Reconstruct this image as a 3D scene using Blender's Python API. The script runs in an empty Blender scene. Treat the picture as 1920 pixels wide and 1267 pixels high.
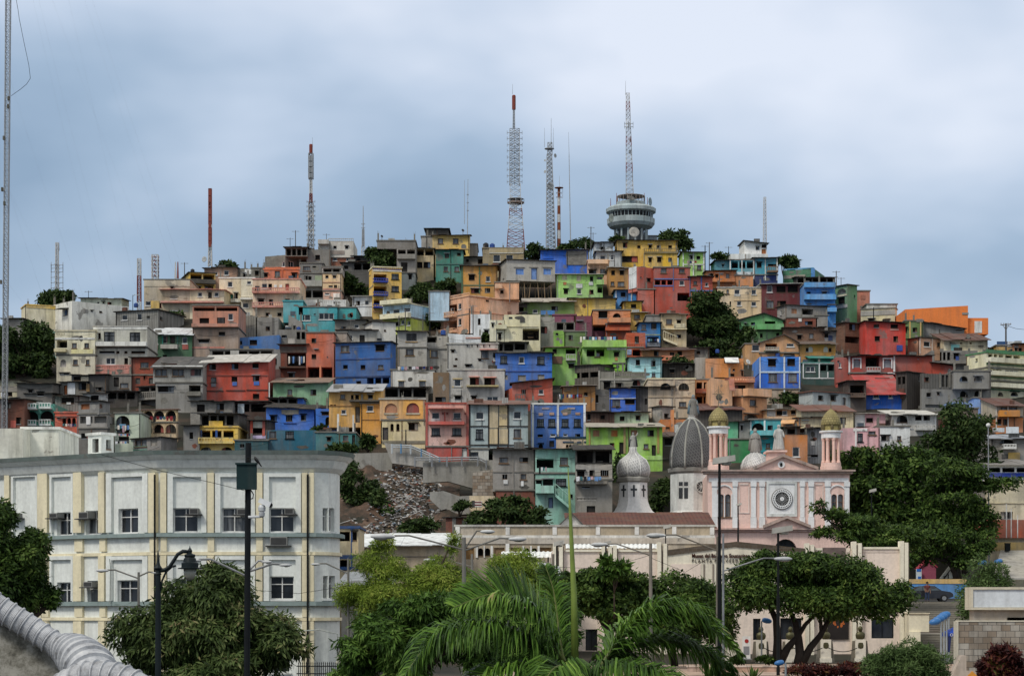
import bpy, math, random
import numpy as np
from mathutils import Vector, noise as mnoise
R = math.radians
rnd = random.Random(7)
sc = bpy.context.scene
COL = sc.collection
F = 4000.0; CX = 960.0; HZ = 1145.0; CZ = 3.7      # focal length in photo pixels, horizon row, eye height
def gY(y): return 230 + (860 - y) * 0.279            # depth of the hillside under photo row y
def gInv(Y): return 860 - (Y - 230) / 0.279
def Zp(y, Y): return CZ + (HZ - y) * Y / F
def Xp(x, Y): return (x - CX) * Y / F
def W3(x, y, Y): return (Xp(x, Y), Y, Zp(y, Y))
SKY = [(-900, 700), (-60, 640), (20, 628), (60, 612), (110, 600), (240, 590), (300, 575), (380, 525), (500, 505), (620, 500), (750, 520), (850, 490),
       (900, 500), (1000, 490), (1150, 485), (1280, 490), (1350, 515), (1450, 520), (1560, 565), (1620, 595), (1700, 615), (1850, 645), (1950, 660), (2800, 760)]
_sx = np.array([a for a, b in SKY], float); _sy = np.array([b for a, b in SKY], float)
LOW_Y = np.array([-50, 120, 150, 165, 185, 195, 207.0]); 
def smooth(a, b, t):
    t = min(1, max(0, (t - a) / (b - a))); return t * t * (3 - 2 * t)
def terr(X, Y):
    x = CX + X / max(Y, 20) * F
    ridge = float(np.interp(x, _sx, _sy)) + 6
    yr = gY(ridge); zr = Zp(ridge, yr)
    def hill(Yq): return Zp(gInv(Yq), Yq) - 0.7
    if Y > 207: z = hill(Y)
    else: z = float(np.interp(Y, [-50, 145, 165, 185, 195, 207], [0, 0, 1.6, 4.2, 8.0, hill(207)]))
    s = smooth(1130, 1270, x) if Y > 100 else 0
    if s > 0:
        zf = float(np.interp(Y, [-50, 150, 186, 211, 220], [0, 0, 4.2, 4.6, hill(220)])) if Y < 220 else hill(Y)
        z = z * (1 - s) + zf * s
    if Y > yr: z = min(z, zr - 0.7 - 0.02 * (Y - yr))
    return z

# ---------------------------------------------------------------- materials
def lin(h):
    c = [int(h[i:i + 2], 16) / 255 for i in (0, 2, 4)]
    return [v / 12.92 if v <= 0.04045 else ((v + 0.055) / 1.055) ** 2.4 for v in c]
ALB = 1.02
def alb(h, k=None):
    c = [v ** 1.1 * 1.13 * (k or ALB) for v in lin(h)]; l = .3 * c[0] + .6 * c[1] + .1 * c[2]; c = [max(0, l + (v - l) * .93) for v in c]; g = min(1, .8 / max(c)); return [v * g for v in c] + [1]
_M = {}
def newmat(name):
    m = bpy.data.materials.new(name); m.use_nodes = True
    nt = m.node_tree; b = nt.nodes['Principled BSDF']
    return m, nt, b
def N(nt, t, **kw):
    n = nt.nodes.new(t)
    for k, v in kw.items():
        if k in n.inputs.keys() if isinstance(k, str) else False: n.inputs[k].default_value = v
        else: setattr(n, k, v)
    return n
def coords(nt, scale=(1, 1, 1)):
    tc = nt.nodes.new('ShaderNodeTexCoord'); oi = nt.nodes.new('ShaderNodeObjectInfo')
    mu = nt.nodes.new('ShaderNodeMath'); mu.operation = 'MULTIPLY'; mu.inputs[1].default_value = 57.0
    nt.links.new(oi.outputs['Random'], mu.inputs[0])
    ad = nt.nodes.new('ShaderNodeVectorMath'); ad.operation = 'ADD'
    nt.links.new(tc.outputs['Object'], ad.inputs[0]); nt.links.new(mu.outputs[0], ad.inputs[1])
    mp = nt.nodes.new('ShaderNodeVectorMath'); mp.operation = 'MULTIPLY'; mp.inputs[1].default_value = scale
    nt.links.new(ad.outputs[0], mp.inputs[0])
    return tc, mp.outputs[0]
def ramp(nt, src, stops):
    r = nt.nodes.new('ShaderNodeValToRGB'); e = r.color_ramp.elements
    while len(e) < len(stops): e.new(0.5)
    for i, (p, c) in enumerate(stops):
        e[i].position = p; e[i].color = c if len(c) == 4 else (*c, 1)
    nt.links.new(src, r.inputs[0]); return r.outputs[0]
def mixc(nt, f, a, b, mode='MIX'):
    m = nt.nodes.new('ShaderNodeMix'); m.data_type = 'RGBA'; m.blend_type = mode
    for k, v in ((0, f), (6, a), (7, b)):
        if hasattr(v, 'is_output'): nt.links.new(v, m.inputs[k])
        else: m.inputs[k].default_value = v
    return m.outputs[2]
def g1(v): return (v, v, v, 1)
def noisef(nt, vec, scale, detail=4, rough=0.6):
    n = nt.nodes.new('ShaderNodeTexNoise'); n.inputs['Scale'].default_value = scale; n.inputs['Detail'].default_value = detail
    n.inputs['Roughness'].default_value = rough
    nt.links.new(vec, n.inputs['Vector']); return n.outputs['Fac']
def paint(h, finish='paint', k=None):
    key = (h, finish, k)
    if key in _M: return _M[key]
    m, nt, b = newmat(f'{finish}_{h}'); base = alb(h, k)
    b.inputs['Roughness'].default_value = 0.85
    b.inputs['Specular IOR Level'].default_value = 0.25
    tc, v = coords(nt)
    col = base
    if finish in ('block', 'brick', 'stone', 'tile'):
        br = nt.nodes.new('ShaderNodeTexBrick')
        br.inputs['Color1'].default_value = base
        br.inputs['Color2'].default_value = [c * (0.72 if finish != 'stone' else 0.55) for c in base[:3]] + [1]
        if finish == 'stone': br.inputs['Color1'].default_value = (.5, .46, .4, 1); br.inputs['Color2'].default_value = (.27, .2, .14, 1)
        br.inputs['Mortar'].default_value = [c * 0.6 + 0.05 for c in base[:3]] + [1] if finish != 'stone' else (0.05, 0.05, 0.05, 1)
        br.inputs['Scale'].default_value = 1.0
        w, hh = {'block': (0.42, 0.21), 'brick': (0.3, 0.12), 'stone': (0.5, 0.33), 'tile': (0.3, 0.25)}[finish]
        br.inputs['Brick Width'].default_value = w; br.inputs['Row Height'].default_value = hh
        br.inputs['Mortar Size'].default_value = 0.018 if finish != 'stone' else 0.012
        cb = nt.nodes.new('ShaderNodeSeparateXYZ'); nt.links.new(tc.outputs['Object'], cb.inputs[0])
        su = nt.nodes.new('ShaderNodeMath'); su.operation = 'ADD'
        nt.links.new(cb.outputs[0], su.inputs[0]); nt.links.new(cb.outputs[1], su.inputs[1])
        cc = nt.nodes.new('ShaderNodeCombineXYZ'); nt.links.new(su.outputs[0], cc.inputs[0]); nt.links.new(cb.outputs[2], cc.inputs[1])
        nt.links.new(cc.outputs[0], br.inputs['Vector']); col = br.outputs['Color']
    if finish in ('corr', 'wood', 'rust'):
        wv = nt.nodes.new('ShaderNodeTexWave'); wv.wave_type = 'BANDS'; wv.bands_direction = 'X'
        wv.inputs['Scale'].default_value = 1.1 if finish == 'corr' else 0.9
        wv.inputs['Distortion'].default_value = 0.4 if finish == 'corr' else 1.5
        nt.links.new(v, wv.inputs['Vector'])
        s = ramp(nt, wv.outputs['Fac'], [(0.0, g1(0.72)), (0.6, g1(1.05))])
        col = mixc(nt, 1.0, col, s, 'MULTIPLY')
        if finish in ('corr', 'rust'):
            rs = ramp(nt, noisef(nt, v, 0.5, 6, 0.7), [(0.45 if finish == 'rust' else 0.55, g1(0)), (0.7, g1(0.75))])
            col = mixc(nt, rs, col, (0.16, 0.075, 0.04, 1) if finish == 'rust' else (0.2, 0.13, 0.09, 1))
    # weathering: blotches, then rain streaks
    if finish == 'paint':      # bare render showing where paint has come away
        pt = ramp(nt, noisef(nt, v, 0.55, 7, .62), [(0.63, g1(0)), (0.655, g1(0.7))])
        l = .3 * base[0] + .6 * base[1] + .1 * base[2]; fade = [c * .55 + l * .35 + .06 for c in base[:3]] + [1]
        _, v3 = coords(nt, (.5, .5, .22)); col = mixc(nt, ramp(nt, noisef(nt, v3, .9, 5, .6), [(.4, g1(0)), (.66, g1(.75))]), col, fade)
        col = mixc(nt, pt, col, (0.2, 0.185, 0.165, 1))
    bl = ramp(nt, noisef(nt, v, 0.45, 5), [(0.3, g1(0.74 if finish != 'clean' else 0.93)), (0.62, g1(1.06))])
    col = mixc(nt, 1.0, col, bl, 'MULTIPLY')
    _, v2 = coords(nt, (1.3, 1.3, 0.16))
    st = ramp(nt, noisef(nt, v2, 1.2, 6, 0.65), [(0.48, g1(0)), (0.76, g1(0.66 if finish != 'clean' else 0.3))])
    col = mixc(nt, st, col, (0.11, 0.1, 0.085, 1))
    fine = ramp(nt, noisef(nt, v, 5.0, 3), [(0.3, g1(0.9)), (0.7, g1(1.06))])
    col = mixc(nt, 1.0, col, fine, 'MULTIPLY')
    nt.links.new(col, b.inputs['Base Color'])
    _M[key] = m; return m
def plain(name, rgb, rough=0.7, metal=0.0, spec=0.3, var=0.25, scale=2.0):
    if name in _M: return _M[name]
    m, nt, b = newmat(name)
    b.inputs['Roughness'].default_value = rough; b.inputs['Metallic'].default_value = metal; b.inputs['Specular IOR Level'].default_value = spec
    tc, v = coords(nt)
    f = ramp(nt, noisef(nt, v, scale, 4), [(0.3, g1(1 - var)), (0.7, g1(1 + var * 0.4))])
    nt.links.new(mixc(nt, 1.0, (*rgb, 1), f, 'MULTIPLY'), b.inputs['Base Color'])
    _M[name] = m; return m
def leafmat(name, stops, rough=0.55):
    if name in _M: return _M[name]
    m, nt, b = newmat(name); b.inputs['Roughness'].default_value = rough
    b.inputs['Specular IOR Level'].default_value = 0.12
    ge = nt.nodes.new('ShaderNodeNewGeometry')
    tc, v = coords(nt)
    big = noisef(nt, v, 0.9, 3)
    ad = nt.nodes.new('ShaderNodeMath'); ad.operation = 'MULTIPLY_ADD'; ad.inputs[1].default_value = 0.5
    nt.links.new(ge.outputs['Random Per Island'], ad.inputs[0])
    m2 = nt.nodes.new('ShaderNodeMath'); m2.operation = 'MULTIPLY_ADD'; m2.inputs[1].default_value = 1.5; m2.inputs[2].default_value = -0.5
    nt.links.new(big, m2.inputs[0]); nt.links.new(m2.outputs[0], ad.inputs[2])
    c = ramp(nt, ad.outputs[0], stops)
    nt.links.new(c, b.inputs['Base Color'])
    tr = nt.nodes.new('ShaderNodeBsdfTranslucent'); nt.links.new(c, tr.inputs['Color'])
    ms = nt.nodes.new('ShaderNodeMixShader'); ms.inputs[0].default_value = 0.22
    out = nt.nodes['Material Output']
    nt.links.new(b.outputs[0], ms.inputs[1]); nt.links.new(tr.outputs[0], ms.inputs[2]); nt.links.new(ms.outputs[0], out.inputs['Surface'])
    _M[name] = m; return m
C = dict(wht='e4e4de', crm='dcd2ae', bge='c4b292', tan='ab9a80', gry='918f8a', lgr='b6b4ac', dgr='65625e', con='87847b/block', dco='5e5b55/block',
         brk='8a5440/block', org='cc7644', dor='c0583a', cor='b0503c', red='c83a26', mar='763a3c', pch='dfae86', pnk='e4b2aa', yel='e6c050', mus='c48a34',
         lim='98c448', grn='7cab76', dgn='4a7656', tea='3d8c7e', trq='48a8b0', aqu='a6d6da', blu='3a62a8', bbl='3672d4', sky='4f9ce0', nvy='28407c', dtl='2c6878',
         wod='5c554e/wood', dwd='423c38/wood', zin='a6a6a2/corr', rst='6e4c42/rust', dk='34322f/corr', gz='6f6f6c/corr', pur='884e62', sal='d08a78', blk='1c1b1a',
         kha='8f7f5c', olv='6f8a58', lyl='d8cf9e', lbl='9cc0e0', mnt='8ac0ae', pgr='b4cfae', grt='9a938a', cem='7b7870')
def cm(k):
    if not isinstance(k, str): return k
    if '/' in k: h, f = k.split('/'); return paint(h, f)
    v = C.get(k, k)
    if '/' in v: h, f = v.split('/'); return paint(h, f)
    return paint(v)
def glassmat():
    if 'glass' in _M: return _M['glass']
    m, nt, b = newmat('glass_dark'); b.inputs['Roughness'].default_value = 0.12; b.inputs['Specular IOR Level'].default_value = 0.5
    tc, v = coords(nt)
    nt.links.new(ramp(nt, noisef(nt, v, 0.8, 2), [(0.3, (0.008, 0.009, 0.011, 1)), (0.7, (0.035, 0.04, 0.048, 1))]), b.inputs['Base Color'])
    _M['glass'] = m; return m
def curtmat():
    if 'curt' in _M: return _M['curt']
    m, nt, b = newmat('curtained_glass'); b.inputs['Roughness'].default_value = 0.25
    tc, v = coords(nt, (3, 3, 0.3))
    nt.links.new(ramp(nt, noisef(nt, v, 1.0, 3), [(0.35, (0.03, 0.032, 0.035, 1)), (0.7, (0.22, 0.23, 0.24, 1))]), b.inputs['Base Color'])
    _M['curt'] = m; return m
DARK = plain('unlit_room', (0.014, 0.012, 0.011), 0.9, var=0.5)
SHADE_BROWN = plain('shade_brown', (0.045, 0.04, 0.036), 0.9, var=0.6, scale=0.8)  # loggia back walls carry painted-in shade; also the brown of plain doors and pipes
METAL = plain('grey_metal', (0.3, 0.31, 0.32), 0.5, 0.4)
DMETAL = plain('dark_metal', (0.011, 0.013, 0.014), 0.6, 0, .12)
WHITEP = plain('white_frame', (0.7, 0.7, 0.68), 0.6)
WOODF = plain('brown_frame', (0.16, 0.1, 0.06), 0.7)

# ---------------------------------------------------------------- mesh builder
class MB:
    def __init__(s): s.v = []; s.f = []; s.m = []
    def add(s, vs, fs, m=0):
        o = len(s.v); s.v += [tuple(p) for p in vs]; s.f += [tuple(i + o for i in q) for q in fs]; s.m += [m] * len(fs)
    def quad(s, a, b, c, d, m=0): s.add([a, b, c, d], [(0, 1, 2, 3)], m)
    def poly(s, pts, m=0): s.add(pts, [tuple(range(len(pts)))], m)
    def box(s, x0, x1, y0, y1, z0, z1, m=0):
        s.hexa([(x0, y0, z0), (x1, y0, z0), (x1, y1, z0), (x0, y1, z0)], [(x0, y0, z1), (x1, y0, z1), (x1, y1, z1), (x0, y1, z1)], m)
    def hexa(s, lo, hi, m=0):
        n = len(lo)
        s.add(list(lo) + list(hi), [tuple(range(n - 1, -1, -1)), tuple(range(n, 2 * n))] + [(i, (i + 1) % n, n + (i + 1) % n, n + i) for i in range(n)], m)
    def prism(s, pts, z0, z1, m=0):
        s.hexa([(p[0], p[1], z0) for p in pts], [(p[0], p[1], z1) for p in pts], m)
    def tube(s, a, b, r0, r1=None, n=5, m=0, caps=True):
        a = Vector(a); b = Vector(b); d = (b - a)
        if d.length < 1e-6: return
        d.normalize(); u = d.orthogonal().normalized(); w = d.cross(u); r1 = r0 if r1 is None else r1
        lo = [a + (u * math.cos(2 * math.pi * i / n) + w * math.sin(2 * math.pi * i / n)) * r0 for i in range(n)]
        hi = [b + (u * math.cos(2 * math.pi * i / n) + w * math.sin(2 * math.pi * i / n)) * r1 for i in range(n)]
        fs = [(i, (i + 1) % n, n + (i + 1) % n, n + i) for i in range(n)]
        if caps: fs += [tuple(range(n - 1, -1, -1)), tuple(range(n, 2 * n))]
        s.add(lo + hi, fs, m)
    def path(s, pts, r, n=5, m=0):
        P = [Vector(p) for p in pts]; K = len(P); rr = r if isinstance(r, (list, tuple)) else [r] * K
        ring = []
        u = None
        for i, p in enumerate(P):
            d = (P[min(i + 1, K - 1)] - P[max(i - 1, 0)]).normalized()
            if u is None: u = d.orthogonal().normalized()
            u = (u - d * u.dot(d)).normalized(); w = d.cross(u)
            ring += [p + (u * math.cos(2 * math.pi * j / n) + w * math.sin(2 * math.pi * j / n)) * rr[i] for j in range(n)]
        fs = [(i * n + j, i * n + (j + 1) % n, (i + 1) * n + (j + 1) % n, (i + 1) * n + j) for i in range(K - 1) for j in range(n)]
        fs += [tuple(range(n - 1, -1, -1)), tuple(range((K - 1) * n, K * n))]
        s.add(ring, fs, m)
    def lathe(s, c, prof, n=24, m=0, ph=0.0, sx=1, sy=1):
        K = len(prof)
        vs = [(c[0] + r * sx * math.cos(ph + 2 * math.pi * j / n), c[1] + r * sy * math.sin(ph + 2 * math.pi * j / n), c[2] + z) for r, z in prof for j in range(n)]
        fs = [(i * n + j, i * n + (j + 1) % n, (i + 1) * n + (j + 1) % n, (i + 1) * n + j) for i in range(K - 1) for j in range(n)]
        fs += [tuple(range(n - 1, -1, -1)), tuple(range((K - 1) * n, K * n))]
        s.add(vs, fs, m)
    def ball(s, c, r, n=10, m=0, sz=1.0):
        K = max(4, n // 2)
        s.lathe(c, [(max(1e-3, r * math.sin(math.pi * i / K)), -r * sz * math.cos(math.pi * i / K)) for i in range(K + 1)], n, m)
    def build(s, name, mats, parent=None, origin=None, smooth=False):
        if not isinstance(mats, (list, tuple)): mats = [mats]
        o = (0, 0, 0)
        if parent is not None:
            p = parent
            while p.parent: p = p.parent
            o = p.location
        elif origin is not None: o = origin
        me = bpy.data.meshes.new(name)
        me.from_pydata([(a - o[0], b - o[1], c - o[2]) for a, b, c in s.v], [], s.f)
        for mt in mats: me.materials.append(mt)
        if len(mats) > 1: me.polygons.foreach_set('material_index', s.m)
        if smooth: me.polygons.foreach_set('use_smooth', [True] * len(s.f))
        ob = bpy.data.objects.new(name, me); COL.objects.link(ob)
        if parent is not None: ob.parent = parent
        elif origin is not None: ob.location = origin
        return ob
def tag(o, label=None, cat=None, group=None, kind=None):
    for k, v in (('label', label), ('category', cat), ('group', group), ('kind', kind)):
        if v: o[k] = v
    return o
def thing(name, loc, label, cat, group=None):
    o = bpy.data.objects.new(name, None); COL.objects.link(o); o.location = loc
    o.empty_display_size = 0.3
    return tag(o, label, cat, group)
def copy_tree(o, parent=None):
    c = o.copy(); COL.objects.link(c); c.parent = parent
    for ch in list(o.children): copy_tree(ch, c)
    return c
class Face:
    def __init__(s, p, d, n, L): s.p = p; s.d = d; s.n = n; s.L = L
    def px(s, x, y):
        k = (x - CX) / F
        # point = t*(k,1); (t*k-px)*n0 + (t-py)*n1 = 0
        den = k * s.n[0] + s.n[1]
        t = (s.p[0] * s.n[0] + s.p[1] * s.n[1]) / den
        return (t * k - s.p[0]) * s.d[0] + (t - s.p[1]) * s.d[1], CZ + (HZ - y) * t / F
    def at(s, u, z, w=0.0): return (s.p[0] + u * s.d[0] + w * s.n[0], s.p[1] + u * s.d[1] + w * s.n[1], z)
    def rect(s, x, y, w, h):
        u0, z1 = s.px(x, y); u1, z0 = s.px(x + w, y + h)
        u0, z1b = s.px(x, y); zm = (s.px(x, y + h)[1] + z0) / 2; zt = (z1 + s.px(x + w, y)[1]) / 2
        return min(u0, u1), max(u0, u1), min(zm, zt), max(zm, zt)
def fbox(mb, f, u0, u1, z0, z1, w0, w1, m=0):
    mb.hexa([f.at(u0, z0, w1), f.at(u1, z0, w1), f.at(u1, z0, w0), f.at(u0, z0, w0)], [f.at(u0, z1, w1), f.at(u1, z1, w1), f.at(u1, z1, w0), f.at(u0, z1, w0)], m)
def wallgrid(mb, f, zb, zl, zr, holes, m=0):
    """front face from u=0..L, bottom zb, top from zl to zr, with recessed openings (u0,u1,z0,z1,depth,arch,backmat)"""
    L = f.L; zt = min(zl, zr) - 0.02
    H = []
    for h in holes:
        u0, u1, z0, z1 = max(h[0], 0.04), min(h[1], L - 0.04), max(h[2], zb + .05), min(h[3], zt - 0.04)
        if u1 - u0 > 0.08 and z1 - z0 > 0.08: H.append((u0, u1, z0, z1) + tuple(h[4:]))
    us = sorted({0.0, L} | {round(h[0], 4) for h in H} | {round(h[1], 4) for h in H})
    zs = sorted({zb, zt} | {round(h[2], 4) for h in H} | {round(h[3], 4) for h in H})
    for j in range(len(zs) - 1):
        run = None
        for i in range(len(us) - 1):
            uc = (us[i] + us[i + 1]) / 2; zc = (zs[j] + zs[j + 1]) / 2
            ins = any(h[0] < uc < h[1] and h[2] < zc < h[3] for h in H)
            if not ins and run is None: run = us[i]
            if (ins or i == len(us) - 2) and run is not None:
                e = us[i] if ins else us[i + 1]
                mb.quad(f.at(run, zs[j]), f.at(e, zs[j]), f.at(e, zs[j + 1]), f.at(run, zs[j + 1]), m); run = None
    mb.quad(f.at(0, zt), f.at(L, zt), f.at(L, zr), f.at(0, zl), m)
    for u0, u1, z0, z1, d, arch, bm in H:
        if arch:
            ha = min((u1 - u0) / 2, 0.75 * (z1 - z0)); zc = z1 - ha; uc = (u0 + u1) / 2; ru = (u1 - u0) / 2
            arc = [(uc - ru * math.cos(math.pi * k / 10), zc + ha * math.sin(math.pi * k / 10)) for k in range(11)]
            for k in range(10):
                c = (u0, z1) if k < 5 else (u1, z1)
                mb.add([f.at(*c), f.at(*arc[k]), f.at(*arc[k + 1])], [(0, 1, 2)], m)
                mb.quad(f.at(*arc[k]), f.at(*arc[k + 1]), f.at(*arc[k + 1], -d), f.at(*arc[k], -d), m)
            ztop = zc
        else:
            ztop = z1; mb.quad(f.at(u0, z1), f.at(u1, z1), f.at(u1, z1, -d), f.at(u0, z1, -d), m)
        mb.quad(f.at(u0, z0), f.at(u0, ztop), f.at(u0, ztop, -d), f.at(u0, z0, -d), m)
        mb.quad(f.at(u1, z0), f.at(u1, ztop), f.at(u1, ztop, -d), f.at(u1, z0, -d), m)
        mb.quad(f.at(u0, z0), f.at(u1, z0), f.at(u1, z0, -d), f.at(u0, z0, -d), m)
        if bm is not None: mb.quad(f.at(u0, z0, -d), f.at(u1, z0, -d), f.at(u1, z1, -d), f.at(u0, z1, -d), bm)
def window(f, r, kind, root, d=0.2, cmat=None, name='window'):
    u0, u1, z0, z1 = r; w, h = u1 - u0, z1 - z0
    mb = MB(); t = 0.06
    if kind == 'D':
        mb.quad(f.at(u0 - .01, z0 - .01, -d), f.at(u1 + .01, z0 - .01, -d), f.at(u1 + .01, z1 + .01, -d), f.at(u0 - .01, z1 + .01, -d), 1)
        for a, b, c, e in ((u0, u1, z0, z0 + t), (u0, u1, z1 - t, z1), (u0, u0 + t, z0 + t, z1 - t), (u1 - t, u1, z0 + t, z1 - t), ((u0 + u1) / 2 - .02, (u0 + u1) / 2 + .02, z0 + t, z1 - t)): fbox(mb, f, a, b, c, e, -d + .02, -d + .08, 0)
        mats = [DMETAL, glassmat()]
    elif kind == 'd':
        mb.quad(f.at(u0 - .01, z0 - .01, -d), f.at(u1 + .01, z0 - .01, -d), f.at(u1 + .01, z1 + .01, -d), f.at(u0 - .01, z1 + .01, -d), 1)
        fbox(mb, f, u0, u1, z0, z0 + .07, -d * .8, 0.05, 0)
        k = rnd.random()
        if k < .45 and w > .5:      # a half-open leaf or a curtain edge
            s = u0 + w * rnd.choice([0.0, 0.62]); fbox(mb, f, s + .02, s + w * .36, z0 + .08, z1 - .05, -d * .9, -d * .75, 2)
        if rnd.random() < .28 and w > .45:
            for i in range(1, int(w / .16)): u = u0 + w * i / int(w / .16); fbox(mb, f, u - .012, u + .012, z0 + .07, z1, -.04, 0, 3)
        if rnd.random() < .3: fbox(mb, f, u0 - .12, u1 + .12, z1 + .02, z1 + .1, .003, .3, 3)
        mats = [WOODF if rnd.random() < .5 else METAL, DARK, rnd.choice([curtmat(), curtmat(), paint('c8c0b0'), paint('6a86a8'), paint('a8584c'), WOODF]), rnd.choice([METAL, DMETAL, cm('cem')])]
    else:
        gl = {'w': glassmat(), 'c': curtmat(), 'b': curtmat(), 'g': curtmat(), 's': cmat}.get(kind) or glassmat()
        fr = {'w': WHITEP, 'b': WOODF, 'g': DMETAL, 's': cmat}.get(kind) or WHITEP
        mb.quad(f.at(u0 - .01, z0 - .01, -d), f.at(u1 + .01, z0 - .01, -d), f.at(u1 + .01, z1 + .01, -d), f.at(u0 - .01, z1 + .01, -d), 1)
        for a, b, c, e in ((u0, u1, z0, z0 + t), (u0, u1, z1 - t, z1), (u0, u0 + t, z0 + t, z1 - t), (u1 - t, u1, z0 + t, z1 - t)):
            fbox(mb, f, a, b, c, e, -d + .02, -d + .1, 0)
        if kind != 's':
            n = max(1, round(w / 0.75))
            for i in range(1, n):
                u = u0 + w * i / n; fbox(mb, f, u - .03, u + .03, z0 + t, z1 - t, -d + .02, -d + .085, 0)
            if h > 1.2 or kind == 'g': fbox(mb, f, u0 + t, u1 - t, z0 + h * .64, z0 + h * .64 + .05, -d + .02, -d + .075, 0)
            if kind == 'g':
                k = max(2, int(w / .25))
                for i in range(1, k):
                    u = u0 + w * i / k; fbox(mb, f, u - .015, u + .015, z0, z1, -0.02, 0.02, 0)
            fbox(mb, f, u0 - .08, u1 + .08, z0 - .1, z0, 0.005, 0.1, 0)
        mats = [fr, gl]
    return mb.build(name, mats, root)
def railing(mb, f, u0, u1, z0, z1, w0, w1, m=0, step=0.3, br=.045):
    fbox(mb, f, u0, u1, z1 - .1, z1, w0, w1, m); fbox(mb, f, u0, u1, z0, z0 + .12, w0, w1, m)
    n = max(2, int((u1 - u0) / step)); wc = (w0 + w1) / 2
    for i in range(n + 1):
        u = u0 + br + (u1 - u0 - 2 * br) * i / n; fbox(mb, f, u - br, u + br, z0 + .12, z1 - .1, wc - br, wc + br, m)
class Body: pass
def wear(b, root):
    q = random.Random(int(b.x0 * 7 + b.y0 * 13)); f = b.faces[0]; zt = min(b.top[0], b.top[1]); zv = Zp(b.y1, b.Y); kind = b.o.get('r', 'p')[0]
    free = lambda u0, u1, z0, z1: not any(h[0] < u1 + .1 and h[1] > u0 - .1 and h[2] < z1 + .1 and h[3] > z0 - .1 for h in b.holes[0])
    if f.L < 1.5: return
    for _ in range(q.choice([0, 1, 1, 2, 3])):      # patched or broken plaster, an irregular thin skin
        w, h = q.uniform(.5, min(2.4, f.L * .4)), q.uniform(.3, 1.1); u = q.uniform(.1, f.L - w - .1); z = q.choice([zt - h - q.uniform(.05, .5), zv + q.uniform(0, .5), q.uniform(zv, max(zv + .1, zt - h))])
        if zt - .05 > z + h and z > zv and free(u, u + w, z, z + h):
            P = [(u + w * (.5 + .5 * math.cos(a) * q.uniform(.6, 1)), z + h * (.5 + .5 * math.sin(a) * q.uniform(.6, 1))) for a in [2 * math.pi * k / 11 for k in range(11)]]
            mb = MB(); mb.hexa([f.at(*p, .014) for p in P], [f.at(*p, .002) for p in P]); mb.build('bare_patch', cm(q.choice(['con', 'cem', 'brk', 'gry', 'dco'])), root)
    if q.random() < .55:
        u = q.choice([.12, f.L - .12, f.L * q.uniform(.3, .7)])
        if free(u - .05, u + .05, zv, zt): mb = MB(); mb.tube(f.at(u, zv - .5, .06), f.at(u, zt - .02, .06), .045, n=5); mb.build('downpipe', q.choice([METAL, WOODF, SHADE_BROWN]), root)
    if zt - zv > 4.2 and q.random() < .6:
        z = zt - 2.55 + q.uniform(-.15, .15)
        if free(.05, f.L - .05, z - .08, z + .08): mb = MB(); fbox(mb, f, .03, f.L - .03, z - .08, z + .06, .003, .05); mb.build('floor_edge', cm(q.choice(['con', 'cem', b.col])), root)
    if kind in 'pn' and q.random() < .6:
        for u in sorted({.15, f.L - .15, f.L * .5}):
            if q.random() < .7:
                h = q.uniform(.4, 1.3); mb = MB(); zz = b.top[0] + (b.top[1] - b.top[0]) * u / f.L; fbox(mb, f, u - .11, u + .11, zz - .05, zz + h, -.4, -.18); c = f.at(u, zz + h, -.29)
                for k in (-.07, .07): mb.tube((c[0] + k, c[1], c[2]), (c[0] + k * 1.6, c[1], c[2] + q.uniform(.2, .5)), .02, n=3)
                mb.build('column_stub', cm('con'), root)
    if kind in 'pns' or q.random() < .5:        # loose tin, planks and junk on the roof
        dd = math.dist(b.cor[1], b.cor[2])
        for _ in range(q.choice([0, 1, 2, 3])):
            w = q.uniform(.5, 1.8); u = q.uniform(.2, max(.3, f.L - w - .2)); y = -q.uniform(.2, min(2.5, dd * .4)); h = q.uniform(.12, .6)
            zz = b.top[0] + (b.top[1] - b.top[0]) * u / f.L + (b.top[3] - b.top[0]) * (-y / max(dd, 1)) + .16; t = q.uniform(-.2, .3)
            mb = MB(); fl = q.random() < .5
            if fl: mb.hexa([f.at(u, zz, y), f.at(u + w, zz + t * .3, y), f.at(u + w, zz + t * .3, y - .9), f.at(u, zz, y - .9)], [f.at(u, zz + .05, y), f.at(u + w, zz + t * .3 + .05, y), f.at(u + w, zz + t * .3 + .06, y - .9), f.at(u, zz + .05, y - .9)])
            else: fbox(mb, f, u, u + w * .6, zz - .1, zz + h, y - .5, y)
            mb.build('tin_sheet' if fl else 'roof_box', cm(q.choice(['rst', 'dk', 'zin', 'gz', 'con', 'wod', 'cem', '4a5a6a'])), root)
    if q.random() < .35: 
        u0, u1 = 0, f.L; z = zt - q.uniform(.2, 1.2); mb = MB(); mb.path([f.at(u0 + (u1 - u0) * k / 8, z - 4 * .35 * (k / 8) * (1 - k / 8), .25) for k in range(9)], .018, 3); mb.build('cable', DMETAL, root)
HN = 0
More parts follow.
